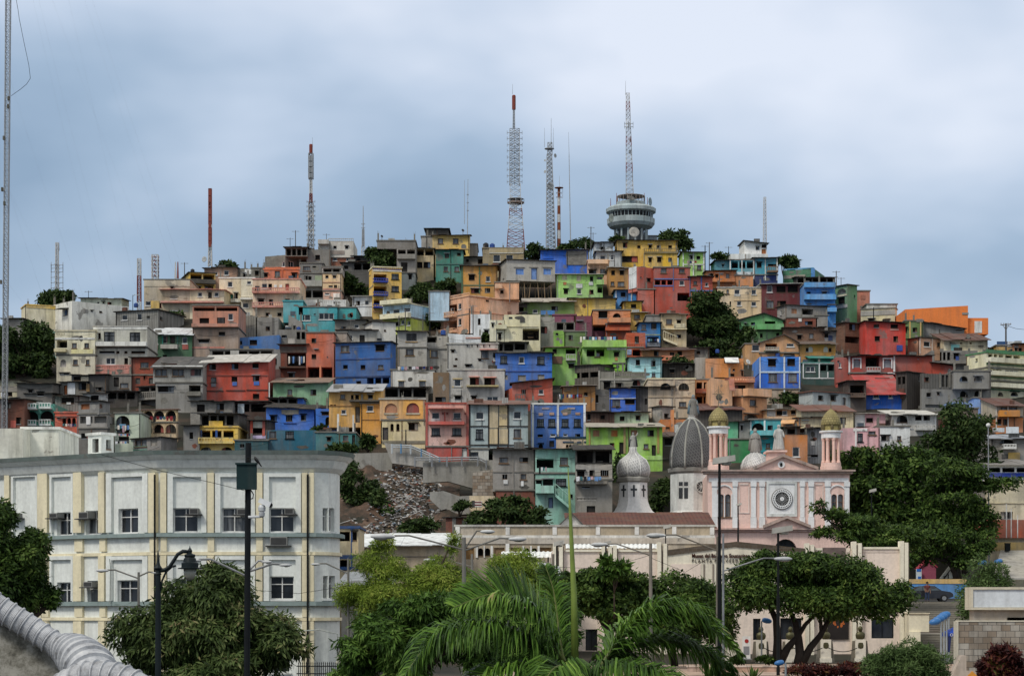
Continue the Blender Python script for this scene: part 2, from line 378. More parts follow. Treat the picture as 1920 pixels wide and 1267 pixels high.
def mkbody(tok, Yh, terrain=True):
    b = Body(); t = tok.split()
    b.x0, b.y0, b.x1, b.y1 = [float(v) for v in t[:4]]; b.col = t[4]; o = {}
    for s in t[5:]:
        k, _, v = s.partition('='); o[k] = v
    b.o = o; Y = float(o['Y']) if 'Y' in o else Yh + float(o.get('dy', 0)); b.Y = Y
    d = float(o.get('d', 8)); z = Zp(b.y0, Y)
    if 'c' in o and not (b.x0 + 2 < float(o['c']) < b.x1 - 2): del o['c']
    if 'c' in o:
        xc = float(o['c']); B = (Xp(xc, Y), Y); t0 = (b.x0 - CX) / F; t1 = (b.x1 - CX) / F
        wL = (xc - b.x0) * Y / F; wR = (b.x1 - xc) * Y / F
        if 'a' in o: a = R(float(o['a']))
        elif wR < wL: a = math.asin(min(.97, max(.2, wR / d)))
        else: a = math.acos(min(.97, max(.2, wL / d)))
        if t0 < 0: a = min(a, math.atan2(1, -t0) - R(9))
        if t1 > 0: a = max(a, math.atan(t1) + R(9))
        Ll = (B[0] - t0 * Y) / (math.cos(a) + t0 * math.sin(a))
        den = math.sin(a) - t1 * math.cos(a)
        Lr = (t1 * Y - B[0]) / max(den, .12)
        dl = (-math.cos(a), math.sin(a)); dr = (math.sin(a), math.cos(a))
        A = (B[0] + dl[0] * Ll, B[1] + dl[1] * Ll); Cc = (B[0] + dr[0] * Lr, B[1] + dr[1] * Lr)
        D = (A[0] + dr[0] * Lr, A[1] + dr[1] * Lr)
        b.cor = [A, B, Cc, D]
        b.faces = [Face(A, (-dl[0], -dl[1]), (-dr[0], -dr[1]), Ll), Face(B, dr, (-dl[0], -dl[1]), Lr)]
        bk = float(o.get('bk', 0)); b.top = [z, z, z + bk, z + bk]; b.xc = xc
    else:
        A = (Xp(b.x0, Y), Y); B = (Xp(b.x1, Y), Y); b.cor = [A, B, (B[0], Y + d), (A[0], Y + d)]
        b.faces = [Face(A, (1, 0), (0, -1), B[0] - A[0])]; b.xc = None
        zr = Zp(float(o['yr']), Y) if 'yr' in o else z
        r = o.get('r', 'p'); bk = float(o.get('bk', {'k': .5, 'n': 0}.get(r[0], 0)))
        if r[0] == 's': bk = (CZ + (HZ - (b.y0 - float(r[1:].split(':')[0]))) * (Y + d) / F) - z
        b.top = [z, zr, zr + bk, z + bk]
    b.zb = Zp(b.y1, Y) - 0.05
    if 'fl' not in o:
        b.zb = min([b.zb - 1.2] + [terr(*c) - 1.0 for c in b.cor]) if terrain else Zp(b.y1, Y)
    b.holes = [[] for _ in b.faces]
    return b
def offset(cor, front, side, back):
    n = len(cor); out = []
    for i in range(4):
        p = Vector(cor[i]); e0 = (p - Vector(cor[i - 1])).normalized(); e1 = (Vector(cor[(i + 1) % 4]) - p).normalized()
        # outward normals of the two edges (cor runs A->B->C->D counter-clockwise seen from above)
        n0 = Vector((e0.y, -e0.x)); n1 = Vector((e1.y, -e1.x))
        amt = {0: (side, front), 1: (front, side), 2: (side, back), 3: (back, side)}[i]
        out.append(tuple(p + n0 * amt[0] + n1 * amt[1]))
    return out
def mkroof(b, root):
    o = b.o; r = o.get('r', 'p'); kind = r[0]
    if kind == 'n': return
    rc = r.split(':')[1] if ':' in r else {'p': o.get('rc', 'cem'), 'k': 'dk', 's': 'zin', 'g': 'rst'}.get(kind, 'con')
    mb = MB()
    if kind == 'g':
        px, py = float(o['gx']), float(o['gy']); Y = b.Y; d = b.cor[2][1] - b.cor[1][1]
        P0 = Vector((Xp(px, Y), Y - .4, Zp(py, Y))); P1 = P0 + Vector((0, d + .6, 0))
        for c, s in ((b.cor[0], -1), (b.cor[1], 1)):
            zt = b.top[0] if s < 0 else b.top[1]
            E0 = Vector((c[0], Y - .4, zt)); dirn = (E0 - P0); E0 = P0 + dirn * 1.08; E1 = E0 + Vector((0, d + .6, 0))
            up = Vector((0, 0, .12))
            mb.hexa([P0, E0, E1, P1], [P0 + up, E0 + up, E1 + up, P1 + up])
    else:
        fr, sd, bb, th = {'p': (.12, .12, .12, .16), 'k': (.6, .3, .2, .1), 's': (.7, .3, .1, .1)}[kind]
        if b.xc is not None: cor = offset(b.cor, sd if kind != 'p' else .12, sd if kind != 'p' else .12, bb)
        else: cor = offset(b.cor, fr, sd, bb)
        tp = list(b.top)
        if kind in 'ks' and b.xc is None:   # carry the slope on over the eave
            d = b.cor[2][1] - b.cor[1][1]; sl = (b.top[3] - b.top[0]) / max(d, .1)
            tp[0] -= sl * fr; tp[1] -= sl * fr
        e = .003; q = random.Random(int(b.x0 * 3 + b.y0))
        if kind in 'ks' and b.xc is None:      # overlapping tin sheets, none quite level with the next
            n = max(2, int((cor[1][0] - cor[0][0]) / 1.15)); V = [Vector((*c, z)) for c, z in zip(cor, tp)]
            for i in range(n):
                t0, t1 = i / n, min(1, (i + 1) / n + .05); dz = q.uniform(-.02, .07) + .012 * (i % 2); dy = Vector((0, -q.uniform(-.12, .22), q.uniform(-.06, .03)))
                P = [V[0].lerp(V[1], t0) + dy, V[0].lerp(V[1], t1) + dy, V[3].lerp(V[2], t1), V[3].lerp(V[2], t0)]; u = Vector((0, 0, dz + e)); w = Vector((0, 0, dz + th * .7))
                mb.hexa([p + u for p in P], [p + w for p in P])
        else: mb.hexa([(c[0], c[1], z + e) for c, z in zip(cor, tp)], [(c[0], c[1], z + th) for c, z in zip(cor, tp)])
    return mb.build('roof', cm(rc), root)
def house(label, bodies, feats='', cat='house', name='house', group='houses stacked up the hillside', terrain=True):
    global HN; HN += 1
    toks = [t.strip() for t in bodies.split(';') if t.strip()]
    ys = [float(t.split()[3]) for t in toks]
    Yh = gY(max(ys)) + (HN % 11) * 0.031
    if toks[0].find('Y=') >= 0: Yh = float([s for s in toks[0].split() if s.startswith('Y=')][0][2:])
    BS = []
    for i, t in enumerate(toks):
        q = [float(v) for v in t.split()[:4]]
        under = any(j != i and float(u.split()[3]) > q[3] + 2 and float(u.split()[0]) < q[2] - 2 and float(u.split()[2]) > q[0] + 2 for j, u in enumerate(toks))
        BS.append(mkbody(t + (' fl' if under and 'gr' not in t.split() else ''), Yh, terrain))
    b0 = BS[0]; z = min(b.zb for b in BS)
    root = thing(name, (b0.faces[-1].p[0], b0.Y, z), label, cat, group)
    parts = []
    for blk in feats.split(';'):
        t = blk.split()
        if not t: continue
        code, _, colr = t[0].partition(':'); nums = [float(v) for v in t[1:]]
        for i in range(0, len(nums) - 3, 4):
            x, y, w, h = nums[i:i + 4]; cx, cy = x + w / 2, y + h / 2; bb = b0
            best = None
            for b in BS:
                if b.x0 - 1 <= cx <= b.x1 + 1:
                    dist = 0 if b.y0 - 1 <= cy <= b.y1 + 1 else min(abs(cy - b.y0), abs(cy - b.y1))
                    if best is None or dist <= best: best = dist; bb = b
            fi = 0 if bb.xc is None or cx < bb.xc else 1
            f = bb.faces[fi]; r = f.rect(x, y, w, h)
            parts.append((code, colr, f, r, bb, fi))
    for code, colr, f, r, bb, fi in parts:
        k = code[0]; u0, u1, z0, z1 = r
        zlo = bb.zb + .06; ztop = min(bb.top[0], bb.top[1]) - .07
        if k in 'dwbgaAoOsLv':
            r2 = (max(u0, .05), min(u1, f.L - .05), max(z0, zlo), min(z1, ztop))
            if r2[1] - r2[0] < .1 or r2[3] - r2[2] < .1: continue
            dep = {'d': .35, 'a': .5, 'A': .2, 'L': 2.2, 'o': .3}.get(k, .18)
            if k == 'L': dep = min(2.2, float(bb.o.get('d', 8)) * .5)
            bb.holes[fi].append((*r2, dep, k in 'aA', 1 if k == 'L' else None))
            if k in 'dv': window(f, r2, 'd', root, .33)
            elif k in 'wbg': window(f, r2, k, root, .17)
            elif k == 'a': window(f, r2, 'd', root, .48)
            elif k == 'A': window(f, r2, 's', root, .18, cm(colr or 'brk'))
            elif k == 's': window(f, r2, 's', root, .16, cm(colr or 'mus'), 'shutter')
            elif k in 'oO':
                mb = MB(); fbox(mb, f, r2[0] + .05, r2[1] - .05, r2[2], r2[3] - .05, -.29, -.2); fbox(mb, f, r2[1] - .22, r2[1] - .15, r2[2] + .9, r2[2] + 1.0, -.2, -.14)
                mb.build('door', cm(colr) if colr else SHADE_BROWN, root)
            elif k == 'L':
                n = int(code[1:] or 1)
                for q in range(1, n):
                    u = r2[0] + (r2[1] - r2[0]) * q / n; mb = MB(); fbox(mb, f, u - .1, u + .1, r2[2], r2[3], -.22, -.02); mb.build('post', bb.matl if hasattr(bb, 'matl') else cm(bb.col), root)
                # things one makes out inside: a door and a window in the back wall
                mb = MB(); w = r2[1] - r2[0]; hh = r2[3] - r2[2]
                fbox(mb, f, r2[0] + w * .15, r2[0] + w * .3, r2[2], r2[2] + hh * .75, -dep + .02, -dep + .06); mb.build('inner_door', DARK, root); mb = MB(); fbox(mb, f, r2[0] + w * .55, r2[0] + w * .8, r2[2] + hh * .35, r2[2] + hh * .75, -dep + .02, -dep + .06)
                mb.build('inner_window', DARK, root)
        elif k == 't':
            mb = MB(); pr = .07 + .01 * (len(root.children) % 5); fbox(mb, f, u0, u1, z0, z1, .004, pr); mb.build('trim', cm(colr or 'wht'), root)
        elif k == 'B':
            mb = MB(); D = .95
            fbox(mb, f, u0, u1, z0, z0 + .14, .004, D); fbox(mb, f, u0, u1, z0 + .14, z1, D - .1, D); fbox(mb, f, u0, u0 + .1, z0 + .14, z1, .004, D - .1); fbox(mb, f, u1 - .1, u1, z0 + .14, z1, .004, D - .1)
            mb.build('balcony', cm(colr or bb.col), root)
        elif k == 'R':
            mb = MB(); D = .95; fbox(mb, f, u0, u1, z0 - .14, z0 - .003, .004, D); railing(mb, f, u0, u1, z0, z1, D - .1, D)
            for u in (u0, u1 - .08): fbox(mb, f, u, u + .08, z1 - .1, z1, .004, D - .1)
            mb.build('balcony', cm(colr or bb.col), root)
        elif k == 'r':
            mb = MB(); railing(mb, f, u0, u1, z0, z1, -.08, .02, br=.03); mb.build('railing', cm(colr or bb.col), root)
        elif k == 'k':
            mb = MB(); D = 1.3
            mb.hexa([f.at(u0, z0, D), f.at(u1, z0, D), f.at(u1, z1 - .08, .004), f.at(u0, z1 - .08, .004)], [f.at(u0, z0 + .07, D), f.at(u1, z0 + .07, D), f.at(u1, z1, .004), f.at(u0, z1, .004)])
            mb.build('awning', cm(colr or 'dk'), root)
        elif k == 'z':       # outside stair running down along the front
            mb = MB(); hh = .9
            mb.hexa([f.at(u0, z1 - hh - .3, .95), f.at(u1, z0 - .1, .95), f.at(u1, z0 - .1, .05), f.at(u0, z1 - hh - .3, .05)], [f.at(u0, z1 - hh, .95), f.at(u1, z0 + .2, .95), f.at(u1, z0 + .2, .05), f.at(u0, z1 - hh, .05)])
            mb.tube(f.at(u0, z1, .9), f.at(u1, z0 + hh + .2, .9), .06)
            n = max(3, int((u1 - u0) / .3))
            for q in range(n + 1): t = q / n; u = u0 + (u1 - u0) * t; zz = z1 - hh + (z0 + .2 - z1 + hh) * t; mb.tube(f.at(u, zz - .02, .9), f.at(u, zz + hh, .9), .035, n=4)
            mb.build('stair', cm(colr or bb.col), root)
        elif k == 'S':       # stilts: leaning poles under the floor
            n = int((u1 - u0) / .9)
            for q in range(n):
                ua = u0 + (u1 - u0) * (q + .5) / n
                for w in (-.4, -2.2):
                    mb = MB(); mb.tube(f.at(ua + rnd.uniform(-.4, .4), z0 - 1.0, w + rnd.uniform(-.3, .3)), f.at(ua, z1, w), .07, .06, 5); mb.build('stilt', plain('bamboo', (.3, .21, .12), .7), root)
    for b in BS:
        mb = MB(); A, B, Cc, D = b.cor; T = b.top; zb = b.zb
        for fi, f in enumerate(b.faces):
            zl, zr = (T[0], T[1]) if fi == 0 else (T[1], T[2])
            wallgrid(mb, f, zb, zl, zr, b.holes[fi])
        rest = ([(B, Cc, 1, 2)] if b.xc is None else []) + [(Cc, D, 2, 3), (D, A, 3, 0)]
        for p, q, i, j in rest: mb.quad((*p, zb), (*q, zb), (*q, T[j]), (*p, T[i]))
        mb.quad(*[(*c, t) for c, t in zip(b.cor, T)])
        mb.quad(*[(*c, zb) for c in b.cor])
        if b.o.get('r', 'p')[0] == 'g':
            px, py = float(b.o['gx']), float(b.o['gy']); P = (Xp(px, b.Y), b.Y, Zp(py, b.Y))
            mb.add([(*A, T[0]), (*B, T[1]), P], [(0, 1, 2)])
        mb.build('wall', [cm(b.col), SHADE_BROWN], root)
        mkroof(b, root)
        if cat == 'house' and 'nw' not in b.o: wear(b, root)
    return root
HOUSES = r'''
low brown hut with grey roof beside the tall lattice mast|5 598 42 640 grt r=k|d 12 610 6 7
cream house with yellow roof band above dark trees by the mast|40 572 104 608 crm c=49 r=p rc=yel|t:yel 49 572 55 6;t:yel 49 603 20 3
big white block house with one window near its bright corner|98 564 242 616 e8e6da c=135 a=50 r=n|d 119 580 8 12;d 170 582 4 3;d 186 583 6 4;t:gry 158 580 7 6;k:dk 117 578 12 3
low pale green house with laundry behind the big white block house|151 560 228 580 b4bcae r=k d=6|d 182 566 4 4 192 566 4 4 201 566 8 6
grey plank house with two windows beside the big white block house|217 581 345 626 8c8b86/wood c=296 a=20 r=k|w 228 591 11 9;w 257 588 9 12;d 300 594 5 7;d 275 592 6 6
tan house with a wide blank parapet under three small masts|270 525 356 590 b8aa90 r=p|t:c8bca4 270 525 86 12;d 320 538 5 4;w 273 565 10 8;t:yel 283 564 16 14;d 296 568 8 10
cream row house with salmon eaves and potted plants on its gallery|303 543 420 590 e0d4b4 r=k:sal|w 320 549 12 11 371 548 8 8 402 548 8 8;d 344 549 7 11 390 548 7 11;B:sal 303 566 117 3;w 320 572 12 10;d 345 578 8 6;t:sal 303 567 117 2
yellow house with a dark open upper room and black tank on top|338 511 404 546 yel c=356 r=k|L2 357 514 45 12;B:dco 357 525 45 8;d 371 537 6 5;d 384 537 16 6
small brown stucco house with flat dark roof beneath the striped mast|383 502 444 530 b08c74 r=k|w 420 507 9 9;w 404 510 4 6
grey roofless frame with pergola bars beside the orange house|445 504 473 526 con r=n|d 452 512 8 8;t:wht 459 505 13 9
bare concrete block house joined to the orange house|471 503 495 526 con r=p|d 478 508 7 9
bright orange flat roofed house on the skyline row|493 503 564 526 e07848 r=p rc=e07848|d 495 512 7 8;b 515 508 10 11;d 547 512 10 9;t:e07848 493 503 71 3;t:c06038 528 506 2 18
grey concrete house with a black canopy over its roof terrace|497 478 576 505 con c=535 a=25 r=n ; 535 464 576 480 con r=k fl|L4 537 466 38 13;w 529 491 5 9;w 541 490 10 12;L3 500 470 32 8
plain grey concrete house with one dark window below the tall antenna|575 468 620 500 8c8a84 r=n|d 591 478 9 10
graffiti covered pale house with railed roof on the skyline|597 452 663 482 c4bfb4 r=n ; 617 480 663 498 a87058/block dy=.3|d 625 461 6 6 647 461 6 6;w 624 482 8 7 649 482 8 8;B:lgr 597 451 20 8;r:lgr 615 447 48 6;t:9a8f86 620 470 26 7
cream house with white roof edge between two salmon gallery houses|411 522 454 565 e2d4b4 r=p rc=wht|w 427 528 9 10;d 439 549 7 13;O:tea 431 552 6 10;R:wht 434 562 18 4
narrow white house with potted balcony beside the long salmon house|452 522 477 582 e8e0c8 r=p rc=wht|w 463 527 8 6;w 455 568 11 9;B:wht 452 560 24 3
long three storey salmon house with stacked open galleries|474 524 563 598 e0c4a4 r=p rc=sal|b 478 536 9 9;w 491 532 10 9;d 503 532 7 11;O:c05848 535 532 7 12;R:sal 474 541 88 8;d 484 561 11 9 504 561 8 11 532 560 11 7;R:sal 474 568 88 8;d 498 586 8 7 520 586 8 7;t:wht 514 534 5 5 524 534 5 5
turquoise house with strip windows and a taller plain end tower|531 565 568 604 trq r=p rc=trq ; 560 576 632 616 trq c=632 gr ; 632 577 668 600 4aa6a6 dy=1.2|w 556 590 26 11;w 598 587 28 12;d 588 588 4 3
salmon unfinished house with two black openings above bamboo scaffolding|361 573 447 615 c08870 r=p rc=con ; 361 615 447 662 a8917e|d 374 596 18 15 407 595 15 15;w 428 588 9 12;L2 363 576 82 7;t:con 363 614 84 3;d 372 637 20 6 410 622 12 8;B:c08870 361 608 87 6;t:sal 361 650 60 3
green house with white tin roof and red panels below its windows|277 627 360 664 dgn r=s11:c8ccce|w 285 634 11 11 342 632 9 12;O:3a2a26 319 630 9 14;d 305 630 9 14;t:b8503c 284 646 12 9 342 646 11 9;B:lgr 303 647 31 8;d 305 665 8 5;t:tea 304 630 2 15 332 630 2 15
light grey two storey house with white balcony and barred windows|175 613 276 652 c0bfb2 r=p rc=lgr ; 180 652 276 702 b8b5a8|g 195 622 20 20 243 623 20 20;d 184 624 5 12;B:e0e0d8 180 642 96 8;v 186 658 29 5 218 658 6 5 233 658 6 5 246 658 26 5;w 199 671 17 12;d 233 671 7 12;t:wht 175 612 101 5
cream house with balustraded roof terrace beside the light grey house|103 621 178 666 dcd6ba r=p rc=crm ; 106 666 178 706 d4ccb4|b 135 643 9 10 158 643 9 10;L 106 638 20 14;A:b8b0a8 113 674 11 14;b 137 674 9 10 161 674 7 10;B:c8bc90 104 655 22 6;r:crm 106 623 15 6;t:d8d09c 134 655 40 8;t:wht 103 633 75 3;d 112 699 18 4
pale aqua shack showing through the dark trees|84 620 105 664 b4dcd0|d 98 624 5 9;B:b4dcd0 83 635 20 8;d 92 646 10 14
low house with salmon balustrade terrace below the light grey house|162 684 246 704 d08a78 r=n|r:e0988a 166 684 79 8;t:b8b0a0 170 672 12 10;t:wht 162 692 12 8
orange brick house with concrete floor band at the end of the pink terrace|246 670 298 734 a8553c/brick r=k|b 263 679 16 11;s:dgr 254 708 9 12 279 708 9 12;t:con 246 701 51 3;d 269 704 3 8
grey house with steep charcoal roof and three wide windows|287 688 380 718 a6a49c r=s18:504e4c ; 292 718 380 762 928f88|b 291 692 22 13 323 692 22 13;d 357 692 20 13;L 354 722 22 13;t:wht 286 685 94 2;d 296 724 30 12;B:con 352 735 26 8
tall brick red house with blue triangles under its windows|379 680 503 750 c05440 r=s13:c0bcb4 yr=677|d 392 682 13 12 434 681 13 12 473 679 12 12;b 395 707 11 10;d 434 706 11 10 474 704 12 11;t:8f4436 379 703 124 2;d 474 738 12 10;t:7f8088 396 717 9 8;t:3a74c8 436 716 8 7 476 715 10 7;t:5a3830 383 732 36 2 424 731 36 2 462 730 40 2
low cobalt blue house with two openings in the middle of the slope|406 636 524 656 4a7ab4 r=n yr=628|d 440 639 14 8 468 637 14 10;k:dk 406 655 118 3
open concrete storey on grey pillars beneath the low cobalt house|393 656 514 682 77746e r=p|L5 398 658 112 14;t:lgr 432 657 16 12
narrow bare grey house wedged behind the white tin roof|513 655 526 714 8c8a86 r=n|d 516 672 3 12;t:7a4a40 502 692 24 20
brown brick house with washing hung in its open upper floor|524 646 576 714 8a4c36/brick r=k|L 538 662 36 26;d 541 699 12 11;t:5a4a40 525 650 50 11;B:6a4a3a 524 688 50 3
tall orange tower house with two open garages at its foot|574 624 626 713 cc6c48 c=626 a=15 r=p ; 626 624 650 660 a89a8c dy=3|d 584 634 9 9 584 664 9 9;L 577 688 22 22 603 688 20 22;d 590 655 6 2;d 613 668 2 3;t:e09068 599 686 3 26
big royal blue house with five openings and black tin roof|629 641 742 722 3668a6 c=732 r=k|b 639 648 16 12;d 704 647 17 12 643 684 9 9 676 684 9 9;b 709 684 10 8;t:284a88 629 672 103 2;d 668 714 9 6;L3 688 708 42 11;t:26406c 629 705 103 3
grey beige stepped house with two ochre framed windows|745 621 800 652 b4b0a6 r=k d=6 ; 746 652 800 700 aeaaa0|d 762 625 19 15;b 761 654 15 12;t:b49258 760 640 23 2;t:b49258 759 666 19 2
grey beige house with open terrace corner below a blue tank|799 630 840 655 b4afa4 r=n ; 797 655 840 694 a6a298 |L 801 631 18 11;b 807 657 14 13;d 823 634 3 2;d 797 660 3 3;t:b49258 806 656 2 15
low dazzling white wall house above the grey parapet|838 625 902 648 e8ecee yr=629 r=n|t:c09080 873 632 28 3
broad light grey house with slotted parapet and salmon window canopy|838 645 934 696 b6b3aa r=p rc=lgr|d 846 656 6 5 853 671 5 4 897 673 5 4;b 902 657 14 15;d 850 684 7 4 873 684 11 4;k:sal 899 654 34 4;d 875 646 2 5 884 646 2 5 894 646 2 5 906 646 2 5 917 646 2 5;t:c85c38 923 674 8 6;w 923 662 3 12;B:c4c0b4 925 672 8 7
pale grey house with two canopied windows sharing one ledge|839 694 946 757 bcb9b2 r=p rc=lgr|w 852 711 12 13;d 881 708 17 16;d 908 709 20 14;k:sal 879 705 20 4 906 706 25 4;B:b8a878 875 723 60 3;d 853 742 11 8 884 743 9 5;w 913 743 21 9;t:c8b070 849 709 18 2 848 724 19 2
cream white house with two curtained windows above the arched yellow house|733 694 815 728 d0cdc4 r=p|b 747 714 11 13 786 714 12 13;t:c8b070 746 713 14 1 785 713 14 1
roofless concrete loggia standing on the arched yellow house|720 726 802 747 7c7a74 r=k d=5|L3 722 728 77 16
ochre house with a laundry balcony and grey tin roof|617 733 714 800 d4a450 r=s12:a4a6a8 ; 676 757 714 820 d49c46 gr dy=-.4 c=676|b 638 739 9 9;d 658 740 5 9 666 740 7 9 690 740 9 8;d 619 758 5 4 625 758 5 4;w 640 768 9 8;B:dco 656 751 58 3;w 688 760 12 11;t:b4813c 617 760 60 1;O:5a5048 666 762 9 30;t:a8773a 677 786 37 1
light green house with rusty roof edge below the brick laundry house|512 717 615 757 84b088 r=s8:8a7464 c=614 a=8|b 539 730 9 11;d 582 730 11 11;t:e8e8e4 504 717 2 36
bright blue house with three square openings and a sloping black roof|499 762 589 806 3f7ed8 yr=768 r=k bk=1.2|d 507 779 12 12 536 778 12 12 564 777 10 12;t:a8a090 528 768 32 8;t:2c58b0 532 793 24 1
dark open attic on posts above the bright blue house|503 746 566 768 6a6660 r=k ; 558 747 568 768 4074cc dy=-.1|L3 506 748 50 15
small bright blue house with arched doorway and black grille slot|592 766 634 812 3f7cd4 r=n|v 603 773 23 5;a 610 781 11 17
dark teal house spreading beneath the bright blue houses|498 806 592 847 2c6a80 r=n ; 592 811 634 847 3d7f84 gr ; 634 812 667 845 3f8a88 gr dy=-.5|b 505 808 13 14;g 535 808 16 14;d 613 819 7 8;b 643 816 10 11;t:28586c 634 838 30 2;O:3a2a24 660 815 6 26;t:e8e4dc 632 776 4 34 661 778 3 32
yellow ochre house with two wide arched windows over a cream floor|712 749 797 788 dca858 r=p rc=lgr ; 716 788 797 828 ded0a0|A:b08060 721 756 24 18;A:9a4a3c 762 755 24 19;t:b0a890 720 774 26 3 761 774 26 3;O:4a4648 717 801 11 24;a 732 794 6 14 743 794 6 14;d 766 793 18 14;t:8c8878 716 826 81 5
pink house with red trim and paired shuttered windows|798 757 879 838 e8b8a8 r=p rc=cor ; 800 838 879 860 c05a50|w 810 773 14 12 850 773 14 12;t:ece6e0 809 785 16 5 849 785 16 5;g 809 802 16 14 848 802 17 14;k:c46a58 803 764 65 4;B:c8645a 804 791 67 6;t:c0584a 798 757 4 82 874 757 5 82;t:c0584a 833 772 2 19;O:c8d0cc 866 839 10 19;t:8f4038 800 773 3 4 829 773 3 4 837 773 3 4 871 773 3 4
half timbered house with pale blue and cream panels and rusty eave|880 758 990 842 a8b8b8 r=s6:7c5a4c ; 880 842 916 868 b4b4ac gr|w 892 772 15 14 963 771 14 14;g 892 804 14 19;b 963 804 14 17;t:cab68c 918 760 16 42 936 760 16 42 918 804 16 28 936 804 16 28;t:2a2624 880 798 110 2 880 833 110 2 915 758 3 82 951 758 3 82 933 758 2 82 903 786 1 12 975 786 1 12 880 758 2 100;g 882 847 15 12
blue twin bay house with white pilasters and brown diamond ornaments|997 758 1098 840 3c78cc r=p rc=wht|g 1007 785 13 15 1028 785 13 15 1053 785 13 15 1076 785 13 15;d 1008 814 10 6;w 1032 813 10 5 1056 813 8 5;d 1078 813 10 8;t:b09080 1010 774 8 5 1030 773 9 5 1055 773 9 5 1079 773 9 5;t:e6e8ec 997 758 4 82 1044 758 4 82 1094 758 4 82 997 757 101 2;t:a89aa0 1016 764 14 3 1064 764 14 3;O:4a4440 1030 826 9 12;a 1010 832 8 9
orange red lean-to house with slanting eave by the royal blue wall|947 727 1036 760 c85a3c c=960 a=75 r=n ; 960 719 1036 760 c85a3c yr=709 r=k|d 977 730 9 9;w 1010 730 9 9;R:dgr 966 740 19 10;t:8a4434 998 715 1 44
cobalt house with three barred windows above the orange lean-to|929 662 1035 724 3c76c8 r=k bk=.3|g 938 667 13 14;w 973 669 10 12;g 1007 668 14 15;t:2e56a4 929 695 106 2;s:9a948c 971 703 15 11 1008 702 13 11 946 703 6 9
black roofed open terrace on posts below the cream house|922 642 988 664 6c6862 r=k|L3 924 644 60 14;t:con 962 656 26 8
weathered cream house with a recessed window corner and outside AC box|918 600 946 645 dcd6b4 r=n ; 945 590 1013 650 dad2ae r=n|L 980 616 31 22;d 990 625 10 8;d 954 594 7 4;t:3a3836 975 596 9 8;d 922 606 4 8 934 625 6 12;B:dcd6b4 930 610 20 8;t:c8be96 945 612 64 1
small bright white house behind utility poles by the peach house|882 589 920 634 e2e6ea r=n|d 896 597 5 12;d 908 618 8 14
white terrace house with black sloping canopy and glass railing|913 586 988 596 dce4dc r=p ; 915 574 988 587 5a5652 r=k yr=570|L4 917 576 70 10
peach apartment house with rounded balconies on its narrow front|826 555 973 628 e4ac84 c=880 a=52 r=p rc=pch ; 928 530 973 560 e4ac84 dy=3|L 832 572 25 15 832 602 25 17;w 859 569 6 11 859 597 6 13;w 845 577 6 9;R:pch 828 587 30 8;R:pch 828 618 30 7;d 911 562 6 4;r:pch 828 553 52 6;t:c47c58 880 561 92 1 880 588 92 1;d 938 544 6 7;B:pch 928 534 14 8
light blue and lime house with slotted cream balconies|718 570 806 596 b4d0e0 c=771 a=30 r=p rc=crm ; 718 596 830 624 b8c450 c=771 a=30 ; 804 547 842 600 b4d0e2 dy=2|w 737 580 12 9 757 577 12 8;B:e4dcb8 719 563 52 8 719 589 52 9;w 752 600 6 8 764 602 5 8;d 739 603 11 9;d 780 572 15 2;d 770 563 2 4 775 563 2 4
slim bright yellow apartment house with blue balusters|692 501 753 588 ecc050 c=700 r=p rc=crm|g 734 513 14 11 734 536 14 11;L 700 514 25 12 700 537 25 13 700 562 25 10;R:3a4aa0 699 523 27 6 699 548 27 6 699 571 27 6;r:3a4aa0 699 500 53 6;t:wht 699 507 54 2;g 734 560 14 6;t:d89a40 699 582 30 4
little white house with two windows below the yellow apartments|661 556 699 584 e4e8ea r=k:lgr|d 667 564 8 9;w 684 563 8 9;t:d0d4d8 661 573 38 2
white terrace wall with slotted parapet above the turquoise house|560 562 652 580 e6e6e2 r=n|d 600 565 1 5 606 565 1 5 612 565 1 5 618 565 1 5 626 565 2 5;r:wht 596 562 50 9
grey house with deep black openings and a moulded balcony|563 494 606 513 7c7c78 r=p ; 563 513 606 560 8a8a84|b 568 499 14 9;d 570 517 7 10 578 518 6 9;B:a4a49c 563 527 42 11;L2 565 544 40 14;t:9fb08c 591 517 13 12
tall narrow cream house with pink bands and lattice attic|604 501 642 513 b0a8a0 r=p ; 605 513 640 546 e0c090 c=638 ; 606 546 640 564 d0a894 c=638|d 610 516 6 6 624 516 6 6;d 616 535 8 4 626 534 6 6;t:c08070 606 541 31 3;L 606 503 34 7;w 609 549 9 4;t:e0d8d0 625 550 12 12;t:b07868 605 529 32 1
dim concrete hut with tarpaulin lean-to beside the big bushy tree|640 492 698 516 6c6a66 r=k|L2 664 494 30 12;d 645 498 8 8
black plastic covered shack behind the graffiti house|661 481 692 496 3c3a3a r=k|d 668 485 8 7
grey house with parapet and shaded verandah behind the bushy tree|707 452 779 466 8a857e r=p ; 744 466 779 512 a09a92 r=n ; 750 512 779 534 6e7674|L2 746 468 32 10;B:8c8880 745 478 34 9;o 752 492 12 18;d 766 515 6 10
cream house with dark open top floor next to the yellow house|779 466 813 515 dcc494 r=k|L2 780 468 32 11;d 782 491 10 12 794 491 13 12
egg yellow house with dark sloping roof highest on the skyline|811 441 880 469 e4c064 r=k bk=1.2 ; 790 444 813 470 a8a298 dy=1 ; 879 458 895 480 8a847a dy=2 ; 798 429 840 444 56524c dy=4 r=k|b 821 447 10 10 849 447 11 10;t:d0a850 811 466 69 2
sea green house with four small openings below the egg yellow house|817 469 868 522 4c9484 r=k|d 834 476 8 8 857 474 7 6;b 832 500 8 9 852 500 9 9;t:3d7c70 817 494 51 2;t:3d7c70 845 469 1 52
dark grey rooftop room above the mustard house|866 482 917 500 847f78 r=k|d 896 486 14 9;d 874 486 5 6
